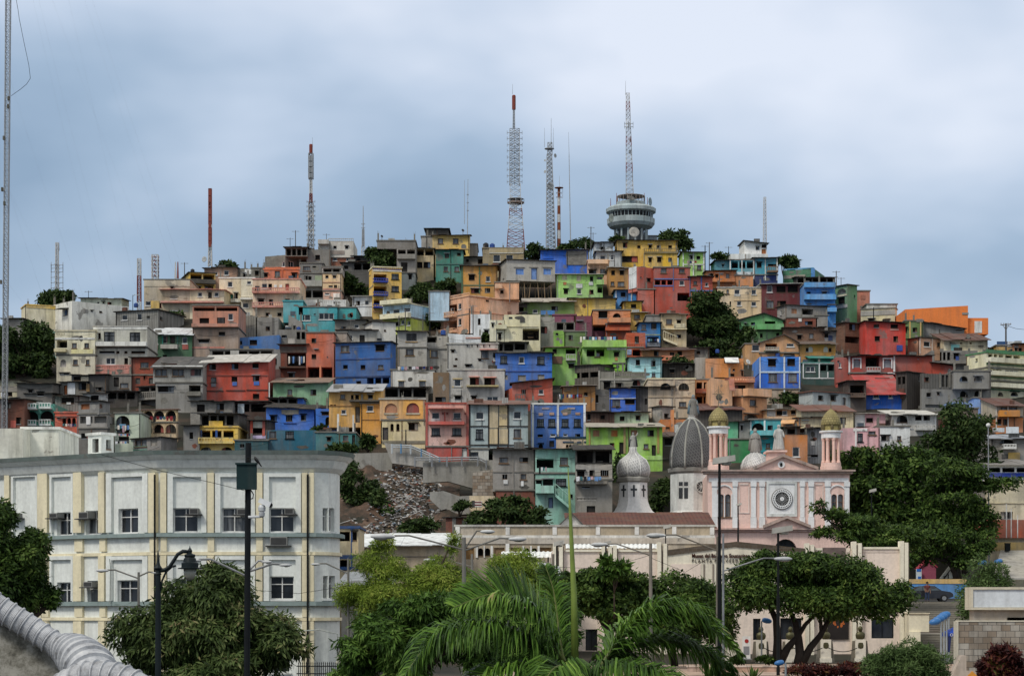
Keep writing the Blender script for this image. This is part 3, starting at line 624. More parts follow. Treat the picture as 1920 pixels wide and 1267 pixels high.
mustard house with green corner posts and dark tin roof|865 499 932 551 d09838 r=k:4a4440|d 879 515 11 11;w 911 518 8 10;d 883 541 17 9 909 540 10 9;t:5a7c60 898 500 2 50 865 534 67 2 865 499 3 52
khaki house with white framed windows and roof tanks|905 466 982 512 a08f6a r=p rc=kha|w 925 478 13 13 949 478 13 12;t:wht 917 474 64 1;t:b4a480 917 466 65 8
grey stilt house with blue shutters above a forest of bamboo props|935 487 1041 525 b0aca2 r=k c=950 a=78 fl d=7 Y=312.5|s:6a98d8 967 504 15 11 1019 504 14 11;O:6a98d8 996 503 11 21;t:dgr 963 501 21 1 1017 501 18 1 992 501 17 1;S 952 526 88 34
brilliant blue painted shack with bare block patch|1014 469 1102 511 2c72d8 r=k ; 1062 470 1100 496 8a8780/block dy=-.12 fl r=n|t:1f5fc0 1018 484 20 1
lime green house with round dishes on its wall|1044 515 1130 560 a4d074 r=k:lgr|s:c8c0a0 1054 516 9 9 1081 516 8 11;d 1106 518 6 10;d 1057 542 8 9 1105 543 8 9;w 1082 542 8 9;b 1120 519 9 9;B:a4d074 1118 526 14 9;t:e8e8e8 1080 532 12 8 1104 529 8 6;t:d08040 1056 529 6 5;L 1120 538 10 11
worn white plank house on the ridge beside the yellow house|1115 455 1150 475 ccd0d0 r=k dy=2 ; 1118 472 1166 500 c0c4c2 r=k|w 1125 479 10 8 1145 478 6 9;d 1100 480 6 6
long yellow house with six small windows under the round tower|1157 451 1270 492 e4b830 r=k ; 1206 474 1270 494 e4b830 dy=-.7 r=n|d 1168 455 8 10 1195 460 6 6 1216 459 6 8 1231 460 7 7 1253 460 7 7;d 1216 483 6 9 1232 482 8 10 1253 483 7 8;R:8a7a50 1207 467 64 8;d 1166 480 30 12
peach house corner with shaded porch behind the lime green house|1102 489 1142 523 d8b08a r=p rc=d8b08a|d 1110 491 10 4;b 1125 504 14 9;d 1104 506 14 8;B:d8b08a 1102 488 38 8
mustard brown two storey house next to the white gabled wall|1141 502 1178 543 b8863c r=k:zin|d 1146 507 7 9 1162 507 8 9;b 1145 528 7 8 1158 528 13 9
big terracotta house with white end wall and blue framed opening|1178 500 1228 545 c4614a c=1196 a=60 r=n ; 1226 502 1294 590 b8523e ; 1196 543 1228 560 c4614a gr|d 1212 521 9 8 1200 519 3 3;b 1239 503 11 9 1273 504 11 8;L3 1228 525 33 9;w 1274 526 9 9;t:5a7ab8 1226 522 36 2 1226 535 36 2 1262 503 1 42 1262 523 31 1;t:e6eaea 1180 501 14 40;d 1256 576 5 2;L 1270 549 24 15
terracotta house with pale blue bands beside the dark tree|1293 519 1336 592 c05c48 r=k|b 1300 527 7 7;w 1322 530 6 7;d 1301 551 6 7;t:5a74b4 1293 544 43 2 1314 519 2 42 1293 519 2 50
lime house with white corner posts and washing under its window|1280 473 1321 518 a4d460 r=k|d 1293 479 7 8 1306 480 7 7;b 1307 497 8 9;t:e8ece4 1280 474 2 43 1299 474 2 43 1318 474 3 43 1280 495 41 2
orange house with flat roof between lime and turquoise houses|1325 508 1379 532 cc7c34 r=k ; 1378 517 1412 534 d08a4c|d 1341 514 6 7;b 1361 513 7 9;B:cc7c34 1327 524 50 6
turquoise house with white posts and a deep shaded porch|1342 489 1372 508 4f9fae r=k dy=.5 ; 1370 488 1414 522 5aa8b6 ; 1413 484 1458 516 4fa0b4 r=k ; 1413 516 1458 528 28407c|L3 1371 490 42 13;d 1419 492 9 10;d 1440 495 16 5;R:8a6c50 1437 501 21 9;t:e4e8e4 1368 486 2 26 1390 486 2 26 1412 484 2 40 1434 484 2 42 1456 484 2 42;t:d4dce0 1372 510 40 6;d 1354 496 3 5
white gabled house with an orange niche on the ridge|1370 476 1440 490 e2e4e0 r=n ; 1396 452 1438 490 e6e6e2 yr=457 r=k dy=.6|d 1417 462 7 7;s:b0703c 1428 467 8 9;d 1428 458 9 7
cream house with four white framed windows over the dark tree|1345 540 1428 592 e0c69c r=p rc=lgr|w 1377 543 10 9 1409 543 9 9;w 1382 565 8 8 1409 566 9 8;b 1362 543 5 8;t:wht 1376 553 12 2;t:c8a878 1376 563 48 1;d 1368 565 3 8
dark maroon house with broad unglazed windows|1428 533 1508 592 74383a r=k:lgr|w 1438 536 10 12;d 1456 536 17 13 1477 536 19 13;b 1437 564 14 14;d 1457 564 17 10
bright azure house with white balcony bands|1507 533 1566 572 4a98de ; 1552 572 1567 606 4a98de|d 1512 547 8 6 1541 547 9 6;B:6ab0ea 1507 531 58 9 1507 553 59 10;b 1512 555 16 6;t:d8e4ea 1507 531 58 1 1507 540 58 1;B:6ab0ea 1550 578 17 8
black canopy terrace over the bright azure house|1494 520 1566 534 5a5854 r=k bk=1|L5 1496 522 68 10
green walled roof terrace with blue corner on the ridge|1468 504 1546 524 4a8464 r=n yr=502 c=1527 a=20|t:3a8ed0 1521 503 7 18;t:b0a898 1470 516 40 6;t:4a9ac0 1468 503 58 2
green house with an open arch on its upper floor|1563 534 1607 600 6e9a72 c=1589 a=55 r=k|a 1570 541 16 10;d 1569 557 15 14;d 1601 553 3 7;t:d0c8b0 1564 553 24 3;t:c4c0b8 1567 572 22 6
plain salmon house on the skyline behind the green arched house|1606 546 1631 582 c07a60 r=p|t:a86850 1614 553 8 8
grey hut with boarded window and dark open bay|1457 572 1552 596 9a9690 c=1475 a=70 r=k ; 1475 596 1532 614 945440/brick ; 1530 592 1552 612 908c86 c=1551|s:c08a60 1484 579 10 9;L 1503 579 22 11;d 1509 602 15 8;t:e4e4e0 1497 597 6 6;w 1463 582 3 8
bright green gabled house with open balcony nook|1383 601 1468 620 6cae6c r=g:dk gx=1432 gy=588 ; 1387 620 1468 640 7cae66|d 1408 604 8 6 1396 606 3 3;L 1434 596 20 11;B:6cae6c 1418 609 50 10;d 1425 625 5 8 1455 624 6 6
rough brown brick house with empty window holes|1470 614 1546 648 8a6a54/brick r=k|d 1495 628 8 9;b 1517 625 9 10;d 1525 614 4 4
tiny grey hut hung with a blue cloth|1541 621 1573 648 8c8a88 r=k|d 1545 625 8 9;t:2c4470 1553 629 8 9
brown block house with a big dark window by the red house|1568 605 1624 656 84604c/block c=1584 a=65 r=k|d 1592 607 13 13;L 1584 631 28 12
cream house with mossy grey parapet above the red house|1614 578 1682 606 d4caa0 c=1678 a=12 r=p ; 1625 571 1682 582 d0cec4 dy=3|d 1628 597 12 7 1657 597 13 7;t:a4a29a 1614 582 65 9
vivid red house with four black windows|1623 602 1698 670 cc3a26 yr=607 c=1623 r=k|d 1638 606 10 9 1670 606 14 10 1640 630 10 10 1675 630 9 11;t:2a4a9c 1681 647 11 11;t:d0a090 1669 617 16 2;t:dfe6f0 1684 651 5 3
olive green house with yellow corner strips beside the red house|1697 602 1731 640 6c8450 r=p|d 1711 614 9 10 1697 614 4 10;t:d4b060 1705 602 2 36 1725 602 2 36;t:8a8880 1718 598 12 6
large plain orange building with stepped gable end|1697 580 1815 630 ff9444/clean r=n yr=573 d=14 nw ; 1812 596 1853 626 ff9444/clean r=n d=9 dy=.6 nw|t:d8d8d4 1827 602 14 22;t:8a8a84 1804 586 12 4
grey tin roofed store below the plain orange building|1730 603 1808 634 8c8a86 r=k yr=617|d 1792 616 12 4
peach hut with two windows and white corner posts|1702 633 1776 664 d4a078 c=1724 a=62 r=k|w 1732 640 12 10;b 1757 642 8 8;t:e8dcd0 1724 633 1 30 1747 633 1 30 1774 633 1 30
cream shack with brown tin roof and turquoise sheet|1770 637 1852 668 d0c4a0 r=s11:6a4a40|t:86c4c0 1783 646 16 15;d 1800 642 4 3 1818 642 4 3 1781 642 4 3
pale grey gabled shack near the forked power pole|1813 650 1869 668 9c9a96 c=1840 a=35 r=k|d 1850 654 5 5
broad cream villa with green bands and curved balconies|1812 661 1935 690 dcd6b0 c=1849 a=64 r=p rc=4a8a5c d=16 ; 1812 690 1935 714 dcd6b0 c=1849 a=64 d=16 ; 1838 714 1935 742 d8d2ac c=1849 a=64 d=12|t:4a8a5c 1849 657 71 7;B:e4dec0 1849 673 80 9 1849 698 80 8 1849 720 80 8;L3 1853 664 28 9;L2 1885 666 28 8;d 1829 672 4 7;a 1856 690 4 9 1862 690 4 9 1868 690 4 9 1874 690 4 9;w 1885 690 25 9;a 1857 714 8 7 1872 714 8 7;w 1884 714 26 7;t:4a8a5c 1849 683 71 2 1849 707 71 2 1849 730 71 2;a 1871 735 10 8 1895 735 14 8
orange flat house at the picture edge above the green banded villa|1902 645 1935 668 d08030 r=k|d 1910 652 6 7;d 1903 652 4 9
yellow roof edge house with blue upper window beside the orange flat house|1868 648 1908 664 c8a040 r=p|t:2a5a8c 1869 640 20 9;t:d4dade 1889 640 16 10
long brick red house with white pilasters and arched white windows|1567 670 1593 712 b05040 r=n dy=.4 ; 1591 667 1680 700 a84c40 r=k ; 1592 700 1662 718 b45444|A:8a8a90 1600 673 13 16 1657 673 14 16;L 1623 668 26 21;R:b0a8a4 1623 689 26 8;t:e8e2e0 1591 667 3 34 1675 667 3 34 1591 698 86 2;t:e8e2e0 1598 671 17 2 1655 671 18 2 1598 673 2 18 1613 673 2 18 1655 673 2 18 1671 673 2 18;w 1573 680 4 9;d 1570 676 4 4;w 1607 704 10 10;d 1644 704 14 8
windowless brick red annexe stepping down from the white pilastered house|1678 667 1748 702 b25240 r=k ; 1747 680 1790 702 b25240 yr=686 r=k|d 1720 672 3 2
roofless grey ruin with pillars and scattered junk|1746 657 1833 684 85827c r=n|L4 1752 660 30 16;d 1788 662 10 12;t:2a52a0 1792 668 6 8;t:a07a5a 1752 656 10 20;B:8a867e 1764 677 64 6
pitched red roof cottage with blue walls and a dormer window|1620 737 1692 758 2258a8 r=s33:b04440|w 1637 738 11 9 1666 738 7 8;t:8a3830 1640 708 28 2
weathered dark plank house with concrete frame and open posts|1680 697 1730 760 544e4a/wood c=1700 a=45 r=k|d 1733 704 7 8;d 1722 705 4 10;L2 1683 706 14 14;t:6a4c40 1686 728 10 20
grey unfinished block house with four arched windows|1725 700 1858 728 6c6a66/wood c=1728 r=n ; 1725 728 1858 762 8a8882 c=1728 r=n ; 1788 696 1858 728 8c8a84 dy=-.3|d 1733 707 9 9;a 1799 705 16 11 1826 705 15 11;a 1800 732 15 13 1827 732 15 13;d 1737 736 9 9 1757 735 5 6;t:con 1761 699 3 28 1779 699 3 28;L2 1766 703 12 22;L 1735 758 32 6
sky blue stepped parapet wall in front of the unfinished block house|1778 754 1842 770 8cb0e8 r=n d=3 ; 1826 746 1838 760 8cb0e8 d=3 dy=-.1 gr|d 1826 750 2 5
small brick house with grey pilasters half hidden by dark trees|1756 776 1778 806 9a5c48/brick r=p ; 1776 766 1834 806 7c6a5c dy=.3|t:con 1757 776 2 28 1774 770 2 34
little orange balcony house with brown pitched roof|1868 760 1918 782 c4b8a0 r=s13:6a463c ; 1868 782 1918 804 c87c38|b 1876 763 12 8 1892 763 15 8;B:c88838 1871 770 38 12;d 1870 785 8 12 1881 785 8 12;t:e0dcd0 1867 760 2 42 1889 760 2 42
grey house with one wide arched opening and white balusters|1858 822 1935 870 9a958e r=s6:9aa0a8|a 1874 820 27 13;R:d8d8d4 1878 833 24 7;t:4a4844 1878 851 12 8;t:d0b060 1890 848 22 14;t:dce4ea 1861 802 22 8 1886 800 24 12
blue and white shed roofed with grey tiles at the picture edge|1848 871 1935 900 d8dce2 r=s9:8a8682|L3 1851 876 80 9;t:20409c 1853 886 82 8
dark green glazed house with white cross framing|1505 681 1568 712 3d5a54 r=p rc=tea|w 1511 687 17 10;L2 1538 684 26 11;t:e4e6e4 1505 680 63 2 1505 708 63 2 1505 681 2 28 1535 681 2 28 1565 681 2 28 1551 697 2 11;t:4a6a64 1537 698 14 10 1554 698 11 10
teal tin lean-to roof house behind the dark green glazed house|1519 672 1566 684 2c7c70 r=s8:2c8c80|d 1526 676 6 5
vivid azure two storey house with white posts|1424 669 1501 698 3488e0 r=n ; 1425 698 1501 730 2c6ccc r=n ; 1425 730 1500 748 b09a80|d 1440 673 15 14 1476 672 15 14;b 1441 700 16 16 1478 700 16 16;t:e0e8f0 1424 669 2 78 1469 669 3 78 1498 669 2 60;t:b8ccdc 1424 696 77 3;d 1432 684 1 9 1459 684 1 9 1487 684 1 9
peach gabled house with a caged balcony|1425 643 1497 662 d49c62 r=g:4a423c gx=1470 gy=628 ; 1397 645 1426 670 c8985c dy=.4 ; 1425 662 1497 674 bc8850|w 1475 633 14 17;L 1435 640 22 13;R:b0aca0 1434 652 25 5;w 1410 646 14 12;t:5a7c5c 1432 657 30 3;d 1470 663 20 5
mustard cottage with two white arched windows|1497 645 1567 674 c08c38 r=s5:6c5a4e|A:c8c4b8 1516 650 8 10 1544 650 9 10;d 1511 652 5 8 1554 652 5 8
orange house with a torn white awning and balustraded terrace|1304 670 1326 712 a8a094 r=n dy=.3 ; 1323 672 1394 715 dc9450 r=n|L 1358 672 24 9;k:e0e0dc 1358 670 26 12;d 1368 700 9 6;a 1390 695 8 10;d 1374 691 4 5
peach terrace block with arched loggia and salmon balusters|1366 709 1414 745 e0a878 r=n d=5|R:c47850 1366 708 48 8;d 1376 722 22 8;L2 1368 690 40 3
large peach house with a slanting stair wall and lower arch|1333 708 1373 760 e4b080 r=n yr=714 ; 1333 744 1438 790 e2a878 c=1392 a=60|b 1406 749 12 12;d 1368 747 4 4;B:e6b488 1374 730 17 14;B:e6b488 1393 730 45 14;a 1395 776 26 11;d 1394 735 8 5 1412 733 7 8 1426 735 6 6;t:8a4c40 1359 709 8 3;k:b06a50 1366 710 10 24
ochre arched loggia house beside the large peach house|1302 712 1336 765 d89a5c r=p|L2 1306 716 24 16;L2 1306 743 24 13;B:b06040 1303 730 31 8;t:d8a468 1301 711 3 52 1331 711 3 52
beige house with two flattened arch windows|1215 711 1303 772 d0bca0 r=p rc=crm|a 1238 718 20 13 1272 718 20 14;b 1273 753 14 10;t:c0aa8c 1215 743 88 2 1263 711 2 60
dark weathered plank house with tin cladding under the beige house|1188 726 1262 772 5c5a5a/wood r=k|o 1209 747 5 11
blue house with white floor line and one oriel window|1143 728 1192 773 3a70d0 r=k|b 1148 749 15 13;d 1172 749 18 9;t:e0e4e8 1143 746 49 2;t:4a4844 1155 760 6 5
bare concrete side house next to the blue oriel house|1114 730 1145 773 6a6660 r=n|d 1117 740 5 16;t:lgr 1113 726 2 46
ochre brown house with a laundry line across its front|1057 724 1116 774 a8783c r=k:8a7c70|d 1095 735 7 8;t:8a6030 1107 730 1 40
raw concrete frame house with arched openings and mossy ledge|1124 697 1212 730 8c887c r=n|d 1132 716 12 14 1155 718 10 10;a 1186 712 15 12;t:a4a096 1124 710 88 3 1122 695 3 34 1151 695 2 34;r:7c8068 1150 698 60 9
tilting grey timber barn with bamboo props above the concrete frame|1066 684 1152 718 6e6860/wood c=1122 a=30 r=k|s:98c448 1134 685 10 9;L3 1072 698 50 10
lime green house with shaded corner stair beside the cobalt house|1023 652 1082 712 8ec442 r=k:8a7468|d 1036 654 8 9;L 1061 654 18 10;R:b4b8a8 1061 665 18 10;t:7a5a44 1036 668 18 14;d 1066 682 10 8
lime green house with balustraded roof full of washing|1092 652 1175 682 98cc4c r=p rc=lim ; 1150 682 1172 702 8cc040|L2 1100 655 33 13;d 1151 660 10 9;b 1115 661 10 8;B:a4d45a 1092 639 82 13;t:c08040 1153 670 5 6;r:b4d87c 1095 641 78 10;t:d8dcd0 1138 652 36 4
lime end wall house below the plum terrace|1038 620 1060 652 8cbc48 r=n ; 1058 622 1100 646 6c8450|d 1042 624 5 5;d 1066 628 8 10
plum purple house with open terrace and long parapet|1037 591 1080 606 884e62 r=p rc=pur ; 1076 592 1112 626 84485c r=n ; 1108 598 1140 626 7c4658 r=n dy=.4|d 1082 602 10 3;L 1112 610 22 10
bare grey concrete wedge under the plum parapet|1010 594 1040 645 98948c r=n d=6 ; 1036 604 1078 622 7a7670 dy=.2 r=n d=6|L 1044 604 32 14;d 1014 612 12 14
olive green house with pale tin roof beneath the stilts|982 566 1077 596 74904c r=s6:b0a89c|w 999 580 9 7;d 1034 574 12 10;t:4a90d0 1014 582 26 8
plain yellow gable wall house above the plum terrace|1067 560 1154 594 e0be4c r=k d=6|d 1090 590 3 3
orange loggia house with arched opening and bulging balcony|1112 582 1182 608 d88a50 r=p ; 1136 608 1182 630 c0623c|d 1122 583 17 14;a 1149 587 15 12;B:e49a60 1138 597 44 9;B:c0623c 1135 615 46 6
small yellow house with grey roof next to the blue cottage|1170 566 1203 590 dcb43c r=k ; 1178 586 1213 606 d8b038 r=k:lgr gr dy=-1|d 1183 570 10 8;b 1189 590 11 8
sky blue cottage with white frame bands and two windows|1154 544 1216 576 3c98dc r=k|d 1164 548 9 9;d 1196 548 9 9;t:e4ecf0 1183 545 2 23 1154 544 2 24 1214 544 2 24;d 1206 572 9 10
narrow turquoise blue house with yellow floor line and washing porch|1200 605 1238 654 2c7cb4 r=k|d 1221 606 10 12;b 1203 608 8 10;t:c8d090 1202 627 36 1;L 1213 631 22 14;B:8a929a 1213 644 24 7
beige house with white balcony and outside stair|1240 589 1287 650 d4bc8a r=k:8a7a6c ; 1212 592 1242 625 9c9890 dy=.8|b 1249 598 11 10;d 1269 600 8 8;B:e4d8b0 1263 608 21 8;d 1269 627 8 7;b 1255 624 8 6;B:e0d4ac 1241 617 46 2;z:e8dcb4 1243 622 26 26
terracotta terrace house with a laundry yard below the orange loggia|1174 624 1210 652 bc5c3c r=n ; 1176 652 1206 676 c0643e|d 1190 630 8 14;r:c86a40 1176 643 32 8;t:90a8cc 1176 655 8 10;L 1186 655 15 12
pale aqua house with two black windows and green sills|1180 670 1241 718 a8dce0 r=k|d 1192 674 8 11 1221 676 8 11;b 1222 697 7 10;t:58b0b0 1191 686 10 2 1221 688 9 2;t:88c0c4 1180 698 61 1;b 1193 697 8 6
rusty orange shack with long brown eave and washing ledge|1204 656 1302 682 b88452 r=s4:5a4038|d 1226 658 9 10 1256 660 8 9 1270 658 9 10;B:d8783c 1240 668 40 9
pale green house with two small windows over the lime house|1151 773 1216 792 bcd4a8 r=k|d 1162 780 9 9 1192 779 9 9;t:98b088 1182 774 1 16
brown timber hut joined to the pale green house|1099 773 1152 794 6a5448/wood r=k|d 1101 776 6 12 1126 778 8 9
broad lime green house with orange shutters and long grey eave|1104 800 1242 870 98c840 r=s6:a8a090|s:b8783c 1112 806 12 12 1146 806 12 12 1183 806 12 12;d 1214 806 12 12;o 1161 829 10 22 1222 834 8 20;d 1143 830 9 7;b 1207 832 9 9;t:a89050 1104 800 3 50 1169 800 4 50 1232 800 4 50;t:a4d456 1130 854 112 8;d 1114 799 8 4 1148 799 8 4
pale pink gable front with dark blue arches below the blue twin bay house|1043 821 1130 842 e4c8b4 r=p rc=2a4a6c d=5|t:2a4a70 1055 827 21 3 1095 827 21 3 1082 827 8 4;a 1061 833 5 6 1067 833 5 6 1101 833 5 6 1107 833 5 6;t:2a4a6c 1043 820 87 2
grey stucco house with black tarpaulin terrace and washing|1080 868 1148 900 a8a298 r=n ; 1080 843 1148 869 504e4a r=k bk=1 ; 1080 900 1148 968 8c877e|L2 1082 845 65 22;d 1082 882 14 12 1105 881 10 12 1126 881 15 12;d 1091 912 15 4;B:8a857c 1080 902 58 6;o 1100 948 16 16;r:a09a90 1082 931 36 8
mint green house with an outside stair and shaded balconies|1004 842 1081 888 92c4b4 r=k ; 1004 888 1081 958 8cbcac|L 1006 860 32 17;b 1050 857 15 15;g 1042 897 20 14;d 1005 900 11 12;d 1018 898 19 13;B:9accbc 1014 911 24 14;B:9accbc 1004 908 10 17;O:7888a8 1028 932 9 20;z:9accbc 1041 908 26 44;t:7cac9c 1004 885 77 3;d 1067 926 7 9
bare concrete block house on a brick base with two hanging cloths|924 842 1004 920 98928a r=k ; 930 920 1003 956 945844/brick|b 936 857 17 11;d 974 857 16 10;d 942 889 9 10;b 976 888 11 11;t:f0f0ee 944 899 8 8 977 901 5 10;t:8a847c 924 883 80 2;t:con 962 918 3 38;g 978 934 10 10;t:a09a92 961 842 2 76
teal green house with double arches and white balusters|46 757 102 803 3a9484 r=n|a 48 771 24 18 75 770 26 19;R:dce4e0 50 757 21 9 76 756 22 9;R:dce4e0 50 788 21 9 76 787 22 10;t:dce4e0 53 767 16 2 79 766 16 2
open dark terrace with awning roof on top of the teal arches|50 738 101 759 3a3632 r=k|L2 52 740 47 16
coral house with three small arched openings|103 774 147 806 d4694c r=p rc=d4694c|a 117 784 7 15 126 783 7 15 135 783 7 15;d 108 783 4 3;t:b85840 103 779 43 2
grey plank fronted hut stacked above the coral house|103 742 150 776 84817c/wood r=k|d 115 745 24 12;t:e0e0dc 125 754 8 4
grey rough house with boarded upper windows and white gowns drying|147 752 206 776 8e8c88 r=k c=186 a=25 ; 147 776 206 803 98948e c=201 r=p ; 147 803 206 845 76736e c=201|s:9a6440 152 757 16 10 181 757 11 8;L2 150 780 50 13;d 152 812 13 11;d 180 812 14 4;t:ecebe8 162 781 8 15
pale green house with one tall open arch|215 775 264 840 c0ccb4 r=p|a 217 779 26 20;d 219 806 23 6;d 222 818 20 9;t:70b0d8 224 795 12 8
cream house with two rows of three arches and red washing|262 768 334 792 d8bc8c r=s5:7a5c50 c=331 a=10 ; 262 792 334 816 e8cca4 c=331 a=10|a 267 767 20 17 288 766 20 18 310 765 20 19;a 265 795 20 17 287 795 20 17 310 795 20 17;t:e8dcc0 262 790 69 3
grey shed with a brown gable roof at the foot of the cream arches|250 820 332 848 8a8682 c=302 a=35 r=k|b 253 823 22 14;r:4c8c78 250 836 26 8;s:9a948c 282 823 13 13
hillside shanty with white wall panels and an orange door|113 716 162 745 8a857c r=k|t:e6e8ea 127 717 14 22;d 147 717 15 15;O:b06838 120 722 6 17;t:90703c 162 720 6 14
grey raw wall house above the dark terrace on the teal arches|32 719 98 760 78746e r=k|d 53 731 8 6;d 70 735 12 8
white walled hut with one black doorway in the grey shanties|155 738 202 756 e0dfd6 r=k|d 170 741 15 12
tattered dark shack with pale patch under the pink terrace|134 703 200 742 605d59 r=k|d 138 706 14 8;t:c8bca0 152 706 14 8;d 180 726 10 7;t:74706a 168 716 8 22
grey house with curtained door next to the orange brick house|200 704 246 736 908b82 r=p|o 213 707 10 18;b 225 718 16 10
black open shack below the curtained grey house|198 733 258 756 504a44 r=k|L3 203 736 50 12
concrete railed terrace house under a black tin canopy|260 722 340 758 6c6862 c=318 a=30 r=k|L3 263 724 54 12;R:98938a 262 735 55 13
grey block house with two black square windows above the yellow balcony|357 752 436 800 9a968e/block r=k|d 369 758 15 15 406 756 14 14;t:84807a 357 772 80 1
dim brown brick hut beneath the tall brick red house|434 752 500 792 5a463c r=k:6a544a|L2 440 757 58 15;t:c4d0d4 446 757 12 18
yellow house with blue arched balcony and black canopy|370 801 446 845 e4c04c r=p rc=e4c04c ; 375 776 446 802 5a5650 r=k dy=.3|L3 375 807 63 14;R:e8cc58 374 821 65 9;L4 378 779 60 18;t:e4c04c 392 789 26 12;a 376 838 20 8 415 838 20 8;t:2a5a9c 404 806 4 16 376 806 3 16
grey ruined wall house between the cream arches and yellow balcony|344 798 374 847 84817c r=k|d 355 810 7 14
shack framed by coral pillars with washing below|466 788 501 838 4c433c r=k|t:c05a48 469 789 5 28 492 789 5 28;L 474 802 18 10;t:b4b0a4 475 790 17 12;t:c4b8d8 470 816 28 6
dark teal low wall house behind the roof of the long white building|440 826 502 850 2c5c64 r=p|d 450 832 8 8
dark brick hovel at the foot of the lattice mast|0 748 46 812 84523e/brick r=k|d 8 756 12 10;d 30 782 10 14;t:c05038 20 788 10 14
cream gabled hut with grey skirt beside the lattice mast|0 712 34 752 c4bc9c r=k|d 14 735 9 8;t:a09a90 0 724 32 10;t:e8e8ee 2 736 8 8
decayed white plaster house with a rust brown hipped roof|1498 734 1596 772 a8b0b0 c=1524 a=60 r=s9:7c5448|d 1534 741 10 10 1557 741 11 11;b 1580 745 6 16;t:8a8c88 1540 758 16 2
white and pink cottage with a brown tin roof|1605 776 1660 806 e4b0b4 r=k:b4aca4 ; 1603 776 1622 806 e4e4e2 dy=-.15 r=n|d 1624 783 13 9
rose pink house front with flaking white porch|1580 802 1650 852 e8b4b8 r=n|g 1608 812 10 16;t:e4e2de 1600 803 26 5 1603 808 3 36;t:c8a0a4 1626 813 2 30;b 1628 808 14 7
white house with square black window behind the tree crowns|1644 800 1706 840 dfe2e0 r=p|d 1652 816 16 11;b 1682 817 8 9
pale grey house with triple arched window and wavy tin roof|1672 777 1756 808 c4c2bc r=s7:c4c2ba|a 1681 778 21 15;L2 1716 778 28 10;R:b4b4b0 1716 797 36 8;t:d8d8d4 1752 778 3 30
peach house with dark square windows beside the white domes|1437 768 1507 796 d8ac7c r=k:8a7c6c|d 1456 768 11 11;w 1467 769 9 9;d 1483 768 9 9;t:c8c8c4 1438 766 16 20;B:e4b888 1438 782 66 6
long cream house under a rusty roof behind the gilded lantern|1502 770 1600 812 d8c89c r=s10:7a5244|d 1575 782 11 13;b 1555 782 12 14
peach shop house with slanting canvas awning|1497 782 1542 812 dca66c r=k ; 1464 788 1500 812 dca66c dy=.4 c=1497|d 1506 789 9 4;o 1523 793 6 10 1534 786 6 12;k:d8a468 1466 786 26 10
turquoise house with a black arch and white pillars|1406 787 1464 812 38b4bc r=p ; 1406 812 1464 858 30a4ac|a 1410 793 23 14;d 1439 797 10 10;B:48bcc4 1406 808 58 9;t:e0ecec 1406 788 3 28 1432 788 3 28;b 1436 831 8 9;t:2c8c98 1406 846 58 2
emerald green hut with grey plank end beside the turquoise arch|1364 790 1386 824 4cc48c r=k ; 1384 789 1408 824 94948e r=k ; 1366 824 1412 858 348c54|d 1389 797 4 11
orange ochre box house with one curtained window|1472 815 1514 866 c47c34 r=n ; 1472 800 1500 816 7a5c44 dy=.2 r=k|w 1486 838 13 18;L 1476 804 18 9
grey corrugated shack leaning on the orange ochre box house|1512 803 1542 860 8a8c8e/corr r=k|t:c0c0c0 1521 827 7 8;d 1514 852 20 6
mustard house with a turquoise balcony behind the gilded pavilion|1364 812 1390 852 c48c40 r=k:8a5c50|d 1368 824 12 10;R:4c98a0 1362 834 32 12
concrete hut with black window above the orange gabled shop|1222 762 1262 790 a49e94 c=1240 a=60 r=k|d 1245 775 9 9
orange house with pillar stub behind the great grey dome|1238 786 1302 824 d08038 r=n ; 1258 768 1264 790 d8883c d=1 dy=-.2 gr r=n|d 1248 800 8 4;t:d8dcd8 1260 796 12 20
brown walled storehouse behind the great grey dome|1306 768 1392 802 5c5854/wood r=s10:6a463e|d 1330 780 8 8
dark hut under a rusty lean-to roof beside the lime house|1240 818 1268 848 5a5048 r=s8:5c4a42|d 1246 822 14 14
grey block walled terrace house below the long salmon house|447 592 482 628 8e8a80/wood r=n ; 480 595 522 628 908c84 r=n|d 498 612 8 8;t:6e6a64 510 596 4 30
slanting concrete slab wall beside the turquoise tower|541 590 566 624 8c8880 r=n yr=604 d=3|d 548 612 5 6
white shed with one slanted roof above the royal blue house|684 603 742 644 d4d0c4 c=698 a=70 r=k|d 720 618 4 4;d 704 634 12 5
dim grey roofs and walls over the tall orange tower|628 600 686 626 8a867c r=k|d 640 612 8 6;w 664 608 9 7
pale flat shack with dark doorway over the royal blue house|632 619 706 646 b4b0a6 r=k:5a4a40|o 674 628 10 14;w 650 628 11 8
grey open walled yard house behind the brown brick house|520 618 576 648 827e76 r=n|L2 556 622 16 14;d 528 628 10 6;t:c0b8ac 540 634 14 10
brown stained retaining block between the two pale grey houses|812 698 842 758 80694e r=n d=4|d 816 744 20 10
shadowed brown balcony shack beside the pitched red roof cottage|1590 714 1624 762 54443a r=k|L 1594 722 26 16;R:6a5444 1593 738 28 6
dark plank shack in the gap above the tiled row|1244 682 1304 710 4a443e/wood r=k|d 1256 692 8 8
low grey hut under the big hillside tree|1296 652 1330 672 7a766e r=k|d 1306 658 7 6
'''
def build_houses():
    for ln in HOUSES.strip().splitlines():
        p = ln.split('|')
        try: house(p[0], p[1], p[2] if len(p) > 2 else '')
        except Exception as e: print('HOUSE FAIL', p[0], repr(e)); raise
def fp(Y): return Face((0.0, Y), (1, 0), (0, -1), 1e3)
def slab(mb, Y, x, y, w, h, d0, d1, m=0):
    """box whose front shows at photo rect x,y,w,h on plane Y; from d0 in front to d1 behind"""
    f = fp(Y); r = f.rect(x, y, w, h); mb.box(r[0], r[1], Y - d0, Y + d1, r[2], r[3], m)
